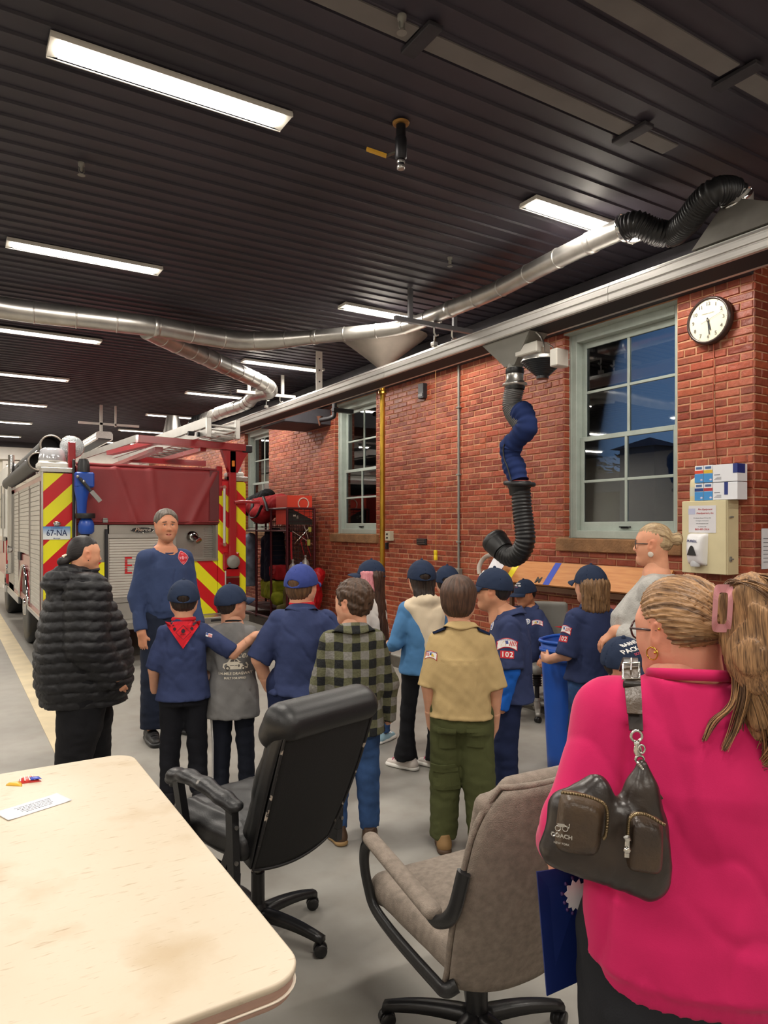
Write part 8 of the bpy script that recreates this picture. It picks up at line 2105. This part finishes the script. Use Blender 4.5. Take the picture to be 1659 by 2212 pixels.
# cabinet with notice, dispenser and boxes
CF = 5.05; ya, yb = atX(1474, 1080, CF).y, atX(1571, 1080, CF).y; z0, z1 = atX(1500, 1238, CF).z, atX(1500, 1082, CF).z
cabm = mat('cream_enamel', 'd6cba4', .45, var=.05)
t = thing('wall_cabinet', 'cream metal cabinet on the brick pier below the clock', 'cabinet', (XW, (ya+yb)/2, z0))
b = MB(); b.box((CF+.004, yb, z0), (XW, ya, z1), .004); b.build('body', cabm, t, world=True)
b = MB(); b.box((CF-.012, yb+.004, z0+.003), (CF+.004, ya-.004, z1-.003), .003); do_ = b.build('door', cabm, t, world=True)
b = MB(); [b.cyl((CF+.02, yb-.012, z), (CF+.06, yb-.012, z), .006) for z in (z0+.12, z1-.13)]; b.box((CF+.03, yb-.008, z0+.10), (CF+.05, yb, z0+.14)); b.build('hinge', M['grey_metal'], t, world=True)
tn = thing('notice', 'white printed notice with red lettering taped to the cream cabinet', 'notice', (CF-.013, (ya+yb)/2, z0+.3))
na, nb = atX(1490, 1093, CF), atX(1549, 1151, CF)
b = MB(); b.box((CF-.0145, nb.y, nb.z), (CF-.0128, na.y, na.z)); b.build('sheet', mat('grey_white_paper', 'd9d8dc', .5), tn, world=True)
cy2 = (na.y+nb.y)/2; hN = na.z-nb.z
b = MB(); 
for txt, sz, fz, dx in (('Fire Equipment', .020, .86, .025), ('Headquarters, Inc.', .020, .72, .025), ('860-489-3914', .022, .12, 0)): put_text(b, txt, sz, (CF-.0146, cy2-dx, nb.z+hN*fz), (0, -1, 0), (0, 0, 1), .012, .0003, .0004, shear=.25 if dx else 0)
b.build('red_print', mat('red_ink', 'b02a34', .6), tn, world=True)
b = MB()
for txt, fz in (('25 Lafayette Street, P.O. Box 914', .54), ('Torrington, Connecticut', .44), ('www.firequipment.com', .34), ('For Service Call', .22)): put_text(b, txt, .011, (CF-.0146, cy2, nb.z+hN*fz), (0, -1, 0), (0, 0, 1), .0, .0003, .0004)
b.build('print', mat('ink2', '6a6a72', .7), tn, world=True); b = MB(); b.box((CF-.0152, cy2+.06, nb.z+hN*.68), (CF-.0145, cy2+.12, nb.z+hN*.90)); b.build('logo', mat('pale_blue_print', 'b8bcd6', .7), tn, world=True)
td = thing('soap_dispenser', 'white wall soap dispenser with a dark triangle on the cream cabinet', 'dispenser', tuple(atX(1515, 1222, CF-.01)))
da, db = atX(1491, 1152, CF), atX(1532, 1222, CF); cyd = (da.y+db.y)/2
wd_ = mat('white_plastic', 'e4e4e6', .3, coat=.3)
b = MB(); vs = []
def dfn(u, v):
 y = (u-.5)*2; z = v; w_ = abs(da.y-db.y)/2*(1-.10*(1-v)); e = (1-abs(y)**4)**.5*(.09-.02*abs(v-.5)*2)*(max(0.0, 1-abs(2*v-1)**8))**.5
 return (CF-.012-e, cyd-y*w_, db.z+(da.z-db.z)*z)
b.grid(dfn, 20, 20, True); b.build('shell', wd_, td, world=True)
b = MB(); b.lathe([(.035, -.02), (.04, 0), (.03, .03)], (CF-.055, cyd, db.z+.012), (0, 0, 1), 16); b.build('spout', mat('grey_white_plastic', 'c4c6ca', .35), td, world=True)
b = MB(); zc_ = db.z+(da.z-db.z)*.48; b.prism([(-.040, -.04), (.040, -.04), (.018, .02), (.006, .035), (-.006, .035), (-.018, .02)], (CF-.1045, cyd, zc_), (0, -1, 0), (0, 0, 1), (-.0015, 0, 0)); b.build('label', mat('black_label', '2b2a2a', .4), td, world=True)
b = MB(); put_text(b, 'PURELL', .026, (CF-.101, cyd, db.z+(da.z-db.z)*.76), (0, -1, 0), (0, 0, 1), .03, .0006, .001, shear=.2); b.build('lettering', mat('blue_ink', '26306a', .5), td, world=True)
# boxes on top of the cabinet
Zb = z1; BW = mat('white_carton', 'e6e8ee', .5); BBl = mat('sky_blue_carton', '3f8fd0', .45); NVc = mat('navy_carton', '22337c', .45)
cols = ['d8482a', 'd9b232', '24407e', 'b03038']
yL = atX(1499, 1070, CF+.0).y
for i in range(4):
 r_, c_ = 1-i//2, i % 2
 y1_ = yL-.079*c_-.004; y0_ = y1_-.074; zz = Zb+.140*r_; hx_ = .136
 t2 = thing('medicine_box', ['small blue and white carton with a red band, upper left on the cabinet', 'small blue and white carton with a yellow band, upper row on the cabinet', 'small blue and white carton with a navy band, lower left on the cabinet', 'small blue and white carton with a dark red band, lower row on the cabinet'][i], 'box', (CF+.03, (y0_+y1_)/2, zz), 0, 'small cartons on the cabinet')
 b = MB(); b.box((CF+.005, y0_, zz+.001), (CF+.09, y1_, zz+hx_), .002); b.build('carton', BW, t2, world=True)
 b = MB(); b.box((CF+.003, y0_, zz+.002), (CF+.0052, y1_, zz+.070)); b.build('blue_panel', BBl, t2, world=True)
 b = MB(); b.box((CF+.003, y0_, zz+.074), (CF+.0052, y1_, zz+.098)); b.build('colour_band', mat('band_'+cols[i], cols[i], .45), t2, world=True)
 b = MB(); b.box((CF+.003, y0_+.012, zz+.108), (CF+.0052, y1_-.012, zz+.126), .0); b.build('logo', mat('slate_print', '4a6a9a', .5), t2, world=True)
 b = MB(); b.ball((CF+.004, y0_+.015, zz+.022), (.002, .012, .009)); b.build('print', mat('pale_pink_print', 'd8c8dc', .5), t2, world=True)
yM = yL-.162
for i in range(2):
 zz = Zb+.138*i; y1_ = yM; y0_ = y1_-.20
 t2 = thing('supply_box', 'white carton with a navy stripe, %s one on the cabinet top' % ('lower', 'upper')[i], 'box', (CF+.03, (y0_+y1_)/2, zz), 0, 'white cartons on the cabinet')
 b = MB(); b.box((CF-.0, y0_, zz+.002), (CF+.13, y1_, zz+.135), .002); b.build('carton', BW, t2, world=True)
 b = MB(); 
 if i: b.box((CF-.0015, y0_-.001, zz+.065), (CF+.1, y0_+.035, zz+.136))
 else: b.box((CF-.0015, y0_+.075, zz+.04), (CF+.0005, y0_+.105, zz+.136))
 b.build('navy_stripe', NVc, t2, world=True)
 b = MB()
 for k in range(3): b.box((CF-.001, y1_-.07, zz+.02+.008*k), (CF+.0003, y1_-.012-.01*k, zz+.023+.008*k))
 b.box((CF-.001, y1_-.06, zz+.055), (CF+.0003, y1_-.012, zz+.060)); b.build('print', mat('ink2', '6a6a72', .7), t2, world=True)
t2 = thing('plastic_jug', 'cream plastic jug behind the small cartons on the cabinet', 'jug', (CF+.06, yL+.02, Zb)); b = MB(); b.lathe([(.055, .0), (.058, .01), (.058, .14), (.05, .17), (.02, .19), (.02, .21)], (CF+.07, yL+.015, Zb), (0, 0, 1), 20); b.build('jug', mat('cream_jug', 'd9cfa8', .4), t2, world=True)
b = MB(); b.lathe([(.0585, .04), (.0585, .11)], (CF+.07, yL+.015, Zb), (0, 0, 1), 20, cap=False); b.build('label', mat('pale_label', 'cfd2c0', .5), t2, world=True)
# white sheet at the right edge, on the pier end
ps = atd(1655, 1180, 5.2); t2 = thing('wall_notice', 'white notice at the far right edge on the dark brick return', 'notice', (5.30, PIER_Y-.01, 1.45)); b = MB(); b.box((5.29, PIER_Y-.012, 1.37), (5.50, PIER_Y-.008, 1.68)); b.build('sheet', WP, t2, world=True); b = MB(); [b.box((5.31, PIER_Y-.0135, 1.42+.03*i), (5.47, PIER_Y-.0125, 1.425+.03*i)) for i in range(7)]; b.build('print', mat('ink2', '6a6a72', .7), t2, world=True)
# ------------------------------------------------------------------ sloping plywood board over the bins
WD = mat('orange_plywood', 'c98a4e', .5, col2='b8733a', vscale=5, stretch=(12, .8, 4), bump=.06, detail=8)
bd_ = thing('plywood_board', 'long sloping plywood board with blue and yellow tape against the brick wall', 'board', (4.9, 4.8, 1.2))
TLc, BLc = Vector((5.17, 5.79, 1.33)), Vector((4.99, 5.79, 1.122)); YE = 3.72
def bpt(s_, y, lift=0): p = BLc.lerp(TLc, s_); n_ = Vector((-.756, 0, .654)); return Vector((p.x, y, p.z))+n_*lift
b = MB(); v8 = [bpt(0, 5.72), bpt(1, 5.79), bpt(1, YE), bpt(0, YE)]; n_ = Vector((-.756, 0, .654)); b._add([tuple(p) for p in v8]+[tuple(p-n_*.022) for p in v8], [(0, 1, 2, 3)[::-1], (4, 5, 6, 7), (0, 4, 7, 3), (1, 2, 6, 5), (0, 1, 5, 4), (3, 7, 6, 2)]); b.build('panel', WD, bd_, world=True)
def tape(y0, y1, m, nm, dy=0):
 b = MB(); q = [bpt(0, y0, .001), bpt(1, y0+dy, .001), bpt(1, y1+dy, .001), bpt(0, y1, .001)]; b._add([tuple(p) for p in q]+[tuple(p+n_*.001) for p in q], [(4, 5, 6, 7)[::-1], (0, 1, 2, 3), (0, 1, 5, 4), (3, 7, 6, 2), (0, 4, 7, 3)]); b.build(nm, m, bd_, world=True)
yy = lambda u, v: atX(u, v, 4.99).y
tape(yy(1088, 1250)-.0, yy(1100, 1250), mat('yellow_tape', 'f0e030', .4), 'yellow_tape'); tape(yy(1172, 1260), yy(1185, 1262), mat('blue_tape', '2444b4', .4), 'blue_tape')
b = MB(); put_text(b, 'M', .10, bpt(.16, yy(1163, 1255)+.03, .002), (0, -1, 0), (.654, 0, .756), .03, .0005, .001); b.build('letter', mat('black_marker', '1c1a1a', .5), bd_, world=True)
b = MB(); b.box((5.03, 3.9, 1.06), (5.2, 3.94, 1.12)); b.box((5.03, 5.5, 1.06), (5.2, 5.54, 1.12)); b.box((5.02, 3.76, 1.05), (5.06, 5.70, 1.10)); b.build('frame', mat('dark_wood', '5a3b26', .7), bd_, world=True)
for y in (3.85, 5.60): b = MB(); b.box((5.06, y-.02, .15), (5.10, y+.02, 1.08), .003); b.build('leg', mat('dark_wood', '5a3b26', .7), bd_, world=True)
t2 = thing('paper_sheet', 'white printed sheet leaning at the left end of the plywood board', 'paper', (4.9, 5.95, 1.25)); q = [atX(1052, 1232, 4.75), atX(1078, 1238, 4.70), atX(1093, 1216, 5.05), atX(1068, 1203, 5.1)]; b = MB(); nn_ = (q[1]-q[0]).cross(q[3]-q[0]).normalized()*.002; b._add([tuple(p) for p in q]+[tuple(p+nn_) for p in q], [(0, 1, 2, 3), (7, 6, 5, 4), (0, 4, 5, 1), (1, 5, 6, 2), (2, 6, 7, 3), (3, 7, 4, 0)]); b.build('sheet', WP, t2, world=True)
t2 = thing('white_strap', 'white strap looped above the left end of the plywood board', 'strap', (5.0, 6.1, 1.3)); b = MB(); b.tube(smooth_path([atX(1036, 1240, 4.95), atX(1035, 1225, 4.97), atX(1042, 1210, 5.0), atX(1055, 1200, 5.0), atX(1070, 1199, 5.05), atX(1084, 1206, 5.05)], 6), .020, 6, sq=(1.4, .3)); b.build('strap', mat('pale_strap', 'b9aea4', .6), t2, world=True)
# maroon bins
MR = mat('maroon_plastic', '6e2430', .35, var=.1)
for (y, la) in ((3.75, 'maroon ribbed bin with a lid under the plywood board, beside the long-haired child'), (3.15, 'maroon bin with stacked lids under the board, behind the grey sweater')):
 t2 = thing('maroon_bin', la, 'bin', (4.45, y, 0), 0, 'maroon bins under the board')
 b = MB(); vs = []
 for z, s_ in ((0, .19), (.05, .20), (1.0, .235)):
  vs += [(-s_, -s_, z), (s_, -s_, z), (s_, s_, z), (-s_, s_, z)]
 b._add(vs, [(0, 3, 2, 1)]+[(i*4+k, i*4+(k+1) % 4, (i+1)*4+(k+1) % 4, (i+1)*4+k) for i in range(2) for k in range(4)]+[(8, 9, 10, 11)]); b.build('tub', MR, t2)
 b = MB(); b.box((-.25, -.25, .98), (.25, .25, 1.015), .012); b.box((-.24, -.24, 1.02), (.24, .24, 1.035), .006); b.box((-.255, -.255, 1.04), (.255, .255, 1.07), .012); b.build('rim', MR, t2)
 b = MB(); b.grid(lambda u, v: ((u-.5)*.48, (v-.5)*.48, 1.07+.045*(1-(2*u-1)**6)*(1-(2*v-1)**6)), 14, 14); b.build('lid', MR, t2)
 b = MB(); [b.box((-.24, -.18+.08*i, .15), (-.20, -.165+.08*i, .96)) for i in range(5)]; b.build('ribs', MR, t2); t2.scale = (1, 1, .95)
# blue recycling bin
q = atd(1226, 1400, 4.95); t2 = thing('blue_bin', 'tall blue recycling bin in front of the seated child', 'bin', (q.x, q.y, 0), .3); BLB = mat('recycling_blue', '1f55b4', .35, var=.08)
def bnf(u, v): a = 2*PI*u; r_ = .125+.045*v; return (r_*1.15*math.copysign(abs(math.cos(a))**.7, math.cos(a)), r_*.95*math.copysign(abs(math.sin(a))**.7, math.sin(a)), .002+.90*v)
b = MB(); b.grid(bnf, 32, 8, True, .004); b.build('body', BLB, t2)
b = MB(); [b.tube([Vector((k_*bnf(i/28, 1)[0], k_*bnf(i/28, 1)[1], z)) for i in range(28)], .012, 8, closed=True) for z, k_ in ((.90, 1.02), (.84, 1.0), (.78, .99))]; b.build('rim', BLB, t2)
# grey swivel chair under the seated child
q = atd(1160, 1480, 6.35); GP = mat('grey_vinyl', '77756f', .5, var=.12); t2 = thing('swivel_chair', 'old grey vinyl swivel chair with pale metal arms, a child sitting in it', 'chair', (q.x, q.y, 0), 0)
gm = mat('pale_grey_metal', 'a5a39c', .45, .3)
star_base(t2, .29, .15, gm, rot0=.2)
b = MB(); b.cyl((0, 0, .1), (0, 0, .42), .022, .022, 12); pts, rad = ribbed([(0, 0, .26), (0, 0, .33), (0, 0, .41)], .045, .02, .3); b.tube(pts, rad, 14); b.build('column', M['dark'], t2)
sdf_obj('seat', [rbox((0, 0, .455), (.25, .24, .04), .035)], GP, t2, res=.012)
sdf_obj('backrest', xf([rbox((0, 0, 0), (.22, .035, .24), .034)], Euler((.0, 0, -.9), 'XYZ').to_matrix(), Vector((.20, .12, .76))), GP, t2, res=.012)
for a in (-1, 1):
 e2_ = Vector((math.cos(2.25), math.sin(2.25), 0)) if False else Vector((-.78, -.62, 0)); s2_ = Vector((.62, -.78, 0))*a*.27
 b = MB(); b.tube(smooth_path([s2_+e2_*.12+Vector((0, 0, .42)), s2_*1.05+e2_*.18+Vector((0, 0, .60)), s2_*1.05+e2_*.10+Vector((0, 0, .66)), s2_*1.05-e2_*.15+Vector((0, 0, .66)), s2_-e2_*.2+Vector((0, 0, .50))], 6), .017, 8); b.build('arm', gm, t2)
# ------------------------------------------------------------------ gear rack by the wall
RK = mat('maroon_tube', '4f1720', .4, .2); WR = mat('dark_wire', '3a2226', .5, .4)
rk = thing('gear_rack', 'maroon wire gear rack on casters against the brick wall, full of turnout gear', 'rack', (4.85, 11.3, 0))
X0, X1, YA, YB, ZT_ = 4.60, 5.08, 10.3, 12.35, 1.98
for (x, y, nm) in ((X0, YA, 1), (X1, YA, 1), (X0, 10.95, 1), (X0, 11.6, 1), (X0, YB, 1), (X1, YB, 1), (X1, 11.3, 1)):
 b = MB(); b.tube([(x, y, .12), (x, y, ZT_)], .022, 8); b.build('post', RK, rk, world=True)
for (p, q) in (((X0, YA, ZT_), (X1, YA, ZT_)), ((X0, YA, ZT_), (X0, YB, ZT_)), ((X1, YA, ZT_), (X1, YB, ZT_)), ((X0, YA, .16), (X0, YB, .16)), ((X0, YA, .16), (X1, YA, .16)), ((X0, 11.6, ZT_), (X1, 11.6, ZT_)), ((X0, YB, ZT_), (X1, YB, ZT_)), ((X0, 10.95, ZT_), (X1, 10.95, ZT_)), ((X0, YA, 1.62), (X0, YB, 1.62))):
 b = MB(); b.tube([p, q], .018, 8); b.build('rail', RK, rk, world=True)
b = MB()
for i in range(22): b.cyl((X0, YA, .25+.08*i), (X1, YA, .25+.08*i), .004, .004, 5)
for i in range(4): b.cyl((X0+.1*(i+1), YA, .16), (X0+.1*(i+1), YA, ZT_), .004, .004, 5)
b.build('end_grid', WR, rk, world=True)
b = MB()
for y in (10.95, 11.6):
 for i in range(22): b.cyl((X0, y, .25+.08*i), (X1, y, .25+.08*i), .004, .004, 5)
for i in range(22): b.cyl((X1, YA, .25+.08*i), (X1, YB, .25+.08*i), .004, .004, 5)
for i in range(20): b.cyl((X1, YA+.1*i, .16), (X1, YA+.1*i, ZT_), .004, .004, 5)
b.build('divider_grid', WR, rk, world=True)
for z in (.28, 1.66):
 b = MB(); b.box((X0, YA, z), (X1, YB, z+.012)); b.build('shelf', WR, rk, world=True)
for (x, y) in ((X0, YA), (X1, YA), (X0, YB), (X1, YB)): b = MB(); b.lathe([(.05, -.015), (.05, .015)], (x, y, .05), (0, 1, 0), 14); b.box((x-.02, y-.015, .05), (x+.02, y+.015, .12)); b.build('caster', M['dark'], rk, world=True)
# what the rack holds
RB_ = cloth('red_canvas', 'a8262c', .2, vscale=4)
def soft(name, label, cat, prims, m, res=.014, amp=.010, group=None, extra=None):
 c = np.mean([(p.lo+p.hi)/2 for p in prims], 0); t = thing(name, label, cat, (float(c[0]), float(c[1]), float(min(p.lo[2] for p in prims))), 0, group)
 o, V, Q = sdf_obj('cloth' if cat != 'bag' else 'body', prims, m, t, res=res, disp=lambda x, y, z, D: amp*vnoise(x*14, y*14, z*9, 2)+amp*.5*vnoise(x*30, y*30, z*22, 3))
 o.data.transform(Matrix.Translation(-Vector(t.location))); return t
t2 = soft('duffel_bag', 'red canvas duffel bag with black handles on top of the gear rack', 'bag', [rc((4.72, 11.95, 2.02), (4.78, 10.95, 2.06), .17, .18), ell((4.66, 11.5, 1.90), (.20, .34, .16), k=.06)], RB_)
b = MB(); b.tube(smooth_path([(4.58, 11.75, 2.16), (4.52, 11.6, 2.02), (4.46, 11.55, 1.86), (4.48, 11.3, 1.86), (4.54, 11.2, 2.05)], 6), .022, 6, sq=(1.5, .4)); b.tube(smooth_path([(4.60, 11.3, 2.2), (4.58, 11.15, 2.1), (4.56, 11.0, 1.95)], 5), .02, 6, sq=(1.4, .4)); b.build('handles', M['dark'], t2, world=True)
t2 = soft('black_bag', 'black jacket heaped on the far end of the gear rack', 'jacket', [rc((4.80, 12.3, 2.10), (4.85, 11.7, 2.22), .15, .14), ell((4.75, 12.2, 2.02), (.2, .28, .15), k=.05)], BLACK)
t2 = soft('turnout_coat', 'long navy coat hanging in the gear rack', 'coat', [rc((4.80, 11.28, 1.5), (4.80, 11.25, .75), .17, .19, cut=0), rc((4.70, 11.4, 1.45), (4.68, 11.42, .85), .09, .08), ell((4.8, 11.3, 1.55), (.14, .2, .08), k=.04)], cloth('navy_coat', '171b2c', .25))
t2 = soft('work_jeans', 'faded blue jeans hanging at the far left of the gear rack', 'trousers', [rc((4.66, 12.05, 1.45), (4.66, 12.02, .62), .12, .10, cut=0), rc((4.64, 12.25, 1.4), (4.62, 12.22, .6), .09, .09, cut=0)], cloth('faded_denim', '7d8a9c', .35, vscale=9))
t2 = soft('safety_trousers', 'yellow-green reflective trousers at the bottom of the gear rack', 'trousers', [rbox((4.78, 11.2, .62), (.16, .30, .16), .06), ell((4.72, 10.9, .5), (.14, .15, .13), k=.04)], cloth('hi_vis_green', '8c9426', .35, vscale=6))
t2 = soft('red_bag', 'small red bag on the yellow-green trousers in the gear rack', 'bag', [rbox((4.80, 11.15, .92), (.15, .30, .12), .05)], RB_)
t2 = soft('red_sack', 'red plastic sack low at the near end of the gear rack', 'bag', [ell((4.85, 10.05, .62), (.22, .22, .34)), ell((4.95, 9.9, .9), (.10, .10, .14), k=.05)], mat('red_plastic_film', 'b0161e', .25, bump=.4, bscale=20), amp=.018)
t2 = soft('boots', 'olive boots with pale tops in the bottom of the gear rack', 'boots', [rc((4.72, 10.62, .36), (4.60, 10.60, .36), .07, .06), rc((4.75, 10.62, .36), (4.76, 10.63, .62), .065, .08)], cloth('olive_rubber', '6a6238', .3))
for k, (x, y, z, la) in enumerate(((4.66, 10.22, 1.12, 'silver air bottle hanging by a red strap, left of the pair on the rack end'), (4.88, 10.22, 1.18, 'silver air bottle hanging on the rack end, right of the pair'))):
 t2 = thing('air_bottle', la, 'bottle', (x, y, z-.32), 0, 'air bottles on the rack end'); b = MB(); b.lathe([(.03, 0), (.065, .02), (.068, .05), (.068, .22), (.05, .28), (.018, .31), (.018, .34), (.024, .345), (.02, .37)], (0, 0, 0), (0, 0, 1), 18); b.build('bottle', mat('silver_bottle', 'a8a6a2', .3, .6), t2)
 b = MB(); b.tube([(0, .04, .36), (.0, .06, .55), (0, .06, .80)] if k == 0 else [(0, .04, .36), (-.06, .05, .6), (0, .06, .68), (.12, .05, .35)], .010, 6, sq=(1.8, .5)); b.build('strap', RB_, t2)
t2 = thing('scissor_jack', 'folding metal hanger on the end of the gear rack', 'hanger', (4.85, 10.24, 1.45)); b = MB(); [b.cyl(p, q, .009, .009, 6) for p, q in (((4.66, 10.24, 1.62), (5.02, 10.24, 1.40)), ((4.70, 10.24, 1.42), (4.95, 10.24, 1.66)), ((4.86, 10.24, 1.72), (4.94, 10.24, 1.50)))]; b.build('bars', M['chrome'], t2, world=True); b = MB(); b.box((4.92, 10.22, 1.38), (4.97, 10.25, 1.48), .005); b.box((4.94, 10.22, 1.60), (4.99, 10.25, 1.68), .005); b.build('tag', mat('olive_tag', '9a9440', .5), t2, world=True)
# red carton with the sprocket ring
t2 = thing('red_carton', 'orange-red carton with a white sprocket ring, in the top basket of the gear rack', 'box', (4.84, 10.55, 1.72))
RCn = mat('orange_red_carton', 'd8432e', .5)
b = MB(); b.box((4.62, 10.34, 1.72), (5.06, 10.8, 2.19), .004); b.build('carton', RCn, t2, world=True)
b = MB(); b.prism([(4.62, 1.72), (5.06, 1.72), (5.06, 1.80), (4.70, 1.97), (4.62, 1.97)], (0, 10.336, 0), (1, 0, 0), (0, 0, 1), (0, .004, 0)); b.build('black_corner', mat('black_print', '26221f', .5), t2, world=True)
b = MB(); cx_, cz_ = 4.90, 2.06
b.tube([(cx_+.088*math.cos(a), 10.333, cz_+.088*math.sin(a)) for a in [2*PI*(i/32) for i in range(-5, 25)]], .006, 6)
for i in range(-5, 25): a = 2*PI*i/32; b.obox((cx_+.088*math.cos(a), 10.333, cz_+.088*math.sin(a)), (cx_+.105*math.cos(a), 10.333, cz_+.105*math.sin(a)), .006, .004)
put_text(b, 'a', .07, (cx_+.055, 10.334, cz_-.075), (1, 0, 0), (0, 0, 1), .02, .001, .001); put_text(b, 'MI', .05, (4.74, 10.334, 1.86), (1, 0, 0), (0, 0, 1), .02, .001, .001); put_text(b, '12', .05, (4.80, 10.334, 1.84), (0, 0, 1), (-1, 0, 0), .02, .001, .001)
b.build('print', mat('white_print2', 'e6dccc', .5), t2, world=True)
# ------------------------------------------------------------------ outside the windows
b = MB(); b.box((XW+.6, -30, -.2), (80, 60, -.05)); b.build('trim_5', mat('asphalt', '2c2d30', .9), kind='structure')
tw = thing('roof_tower', 'square tower with a hipped roof standing across the yard, seen through the near window', 'building', (29, 24.5, 0))
bw = mat('pale_siding', '5d5c60', .8, var=.1); br_ = mat('dark_roof', '2b2c33', .9)
cu = [atX(1380, 1000, 27.0)]
cyt = atX(1375, 1000, 27.0).y
b = MB(); b.box((27.0, cyt-.95, 0), (28.9, cyt+.95, 5.3)); b.build('tower_wall', bw, tw, world=True)
b = MB(); b._add([(26.7, cyt-1.3, 5.3), (29.2, cyt-1.3, 5.3), (29.2, cyt+1.3, 5.3), (26.7, cyt+1.3, 5.3), (27.95, cyt, 5.85)], [(0, 1, 4), (1, 2, 4), (2, 3, 4), (3, 0, 4), (0, 3, 2, 1)]); b.build('hipped_roof', br_, tw, world=True)
t2 = thing('house', 'long dark house across the yard behind the tower', 'building', (34, 22, 0)); b = MB(); b.box((32, -5, 0), (38, 62, 3.6)); b.build('wall', mat('brown_wall', '4c4038', .9), t2, world=True); b = MB(); b._add([(31.5, -5.4, 3.6), (38.5, -5.4, 3.6), (38.5, 62.4, 3.6), (31.5, 62.4, 3.6), (35, -5.4, 5.0), (35, 62.4, 5.0)], [(0, 3, 5, 4), (1, 4, 5, 2), (0, 4, 1), (3, 2, 5)]); b.build('roof', br_, t2, world=True)
lw = emis('lit_window', 'ffc98a', 1.5)
for i, y in enumerate((18, 30, 41, 52)): b = MB(); b.box((31.95, y, 1.2), (32.0, y+1.2, 2.4)); b.build('window', lw if i % 2 else mat('dark_pane', '20242c', .2), t2, world=True)
TRm = mat('dark_foliage', '262c26', .9, var=.3)
for i, (y, x, h) in enumerate(((26.5, 33, 6.4), (14.5, 33, 6.0), (44, 36, 7.0))):
 t2 = thing('tree', ['dark tree left of the tower roof outside the near window', 'dark tree right of the tower roof outside the near window', 'dark tree beyond the yard outside the middle window'][i], 'tree', (x+12, y, 0))
 o, V, Q = sdf_obj('crown', [ell((x+12, y, h*.68), (2.8, 3.0, h*.32)), ell((x+12, y+1.6, h*.58), (2, 2, h*.25), k=.5), ell((x+12, y-1.8, h*.6), (2, 2, h*.24), k=.5)], TRm, t2, res=.30, disp=lambda x, y, z, D: .5*vnoise(x*2.2, y*2.2, z*2.4, 1)); o.data.transform(Matrix.Translation(-Vector(t2.location)))
 b = MB(); b.cyl((x+12, y, 0), (x+12, y, h*.6), .25, .15); b.build('trunk', mat('bark', '2e2620', .9), t2, world=True)
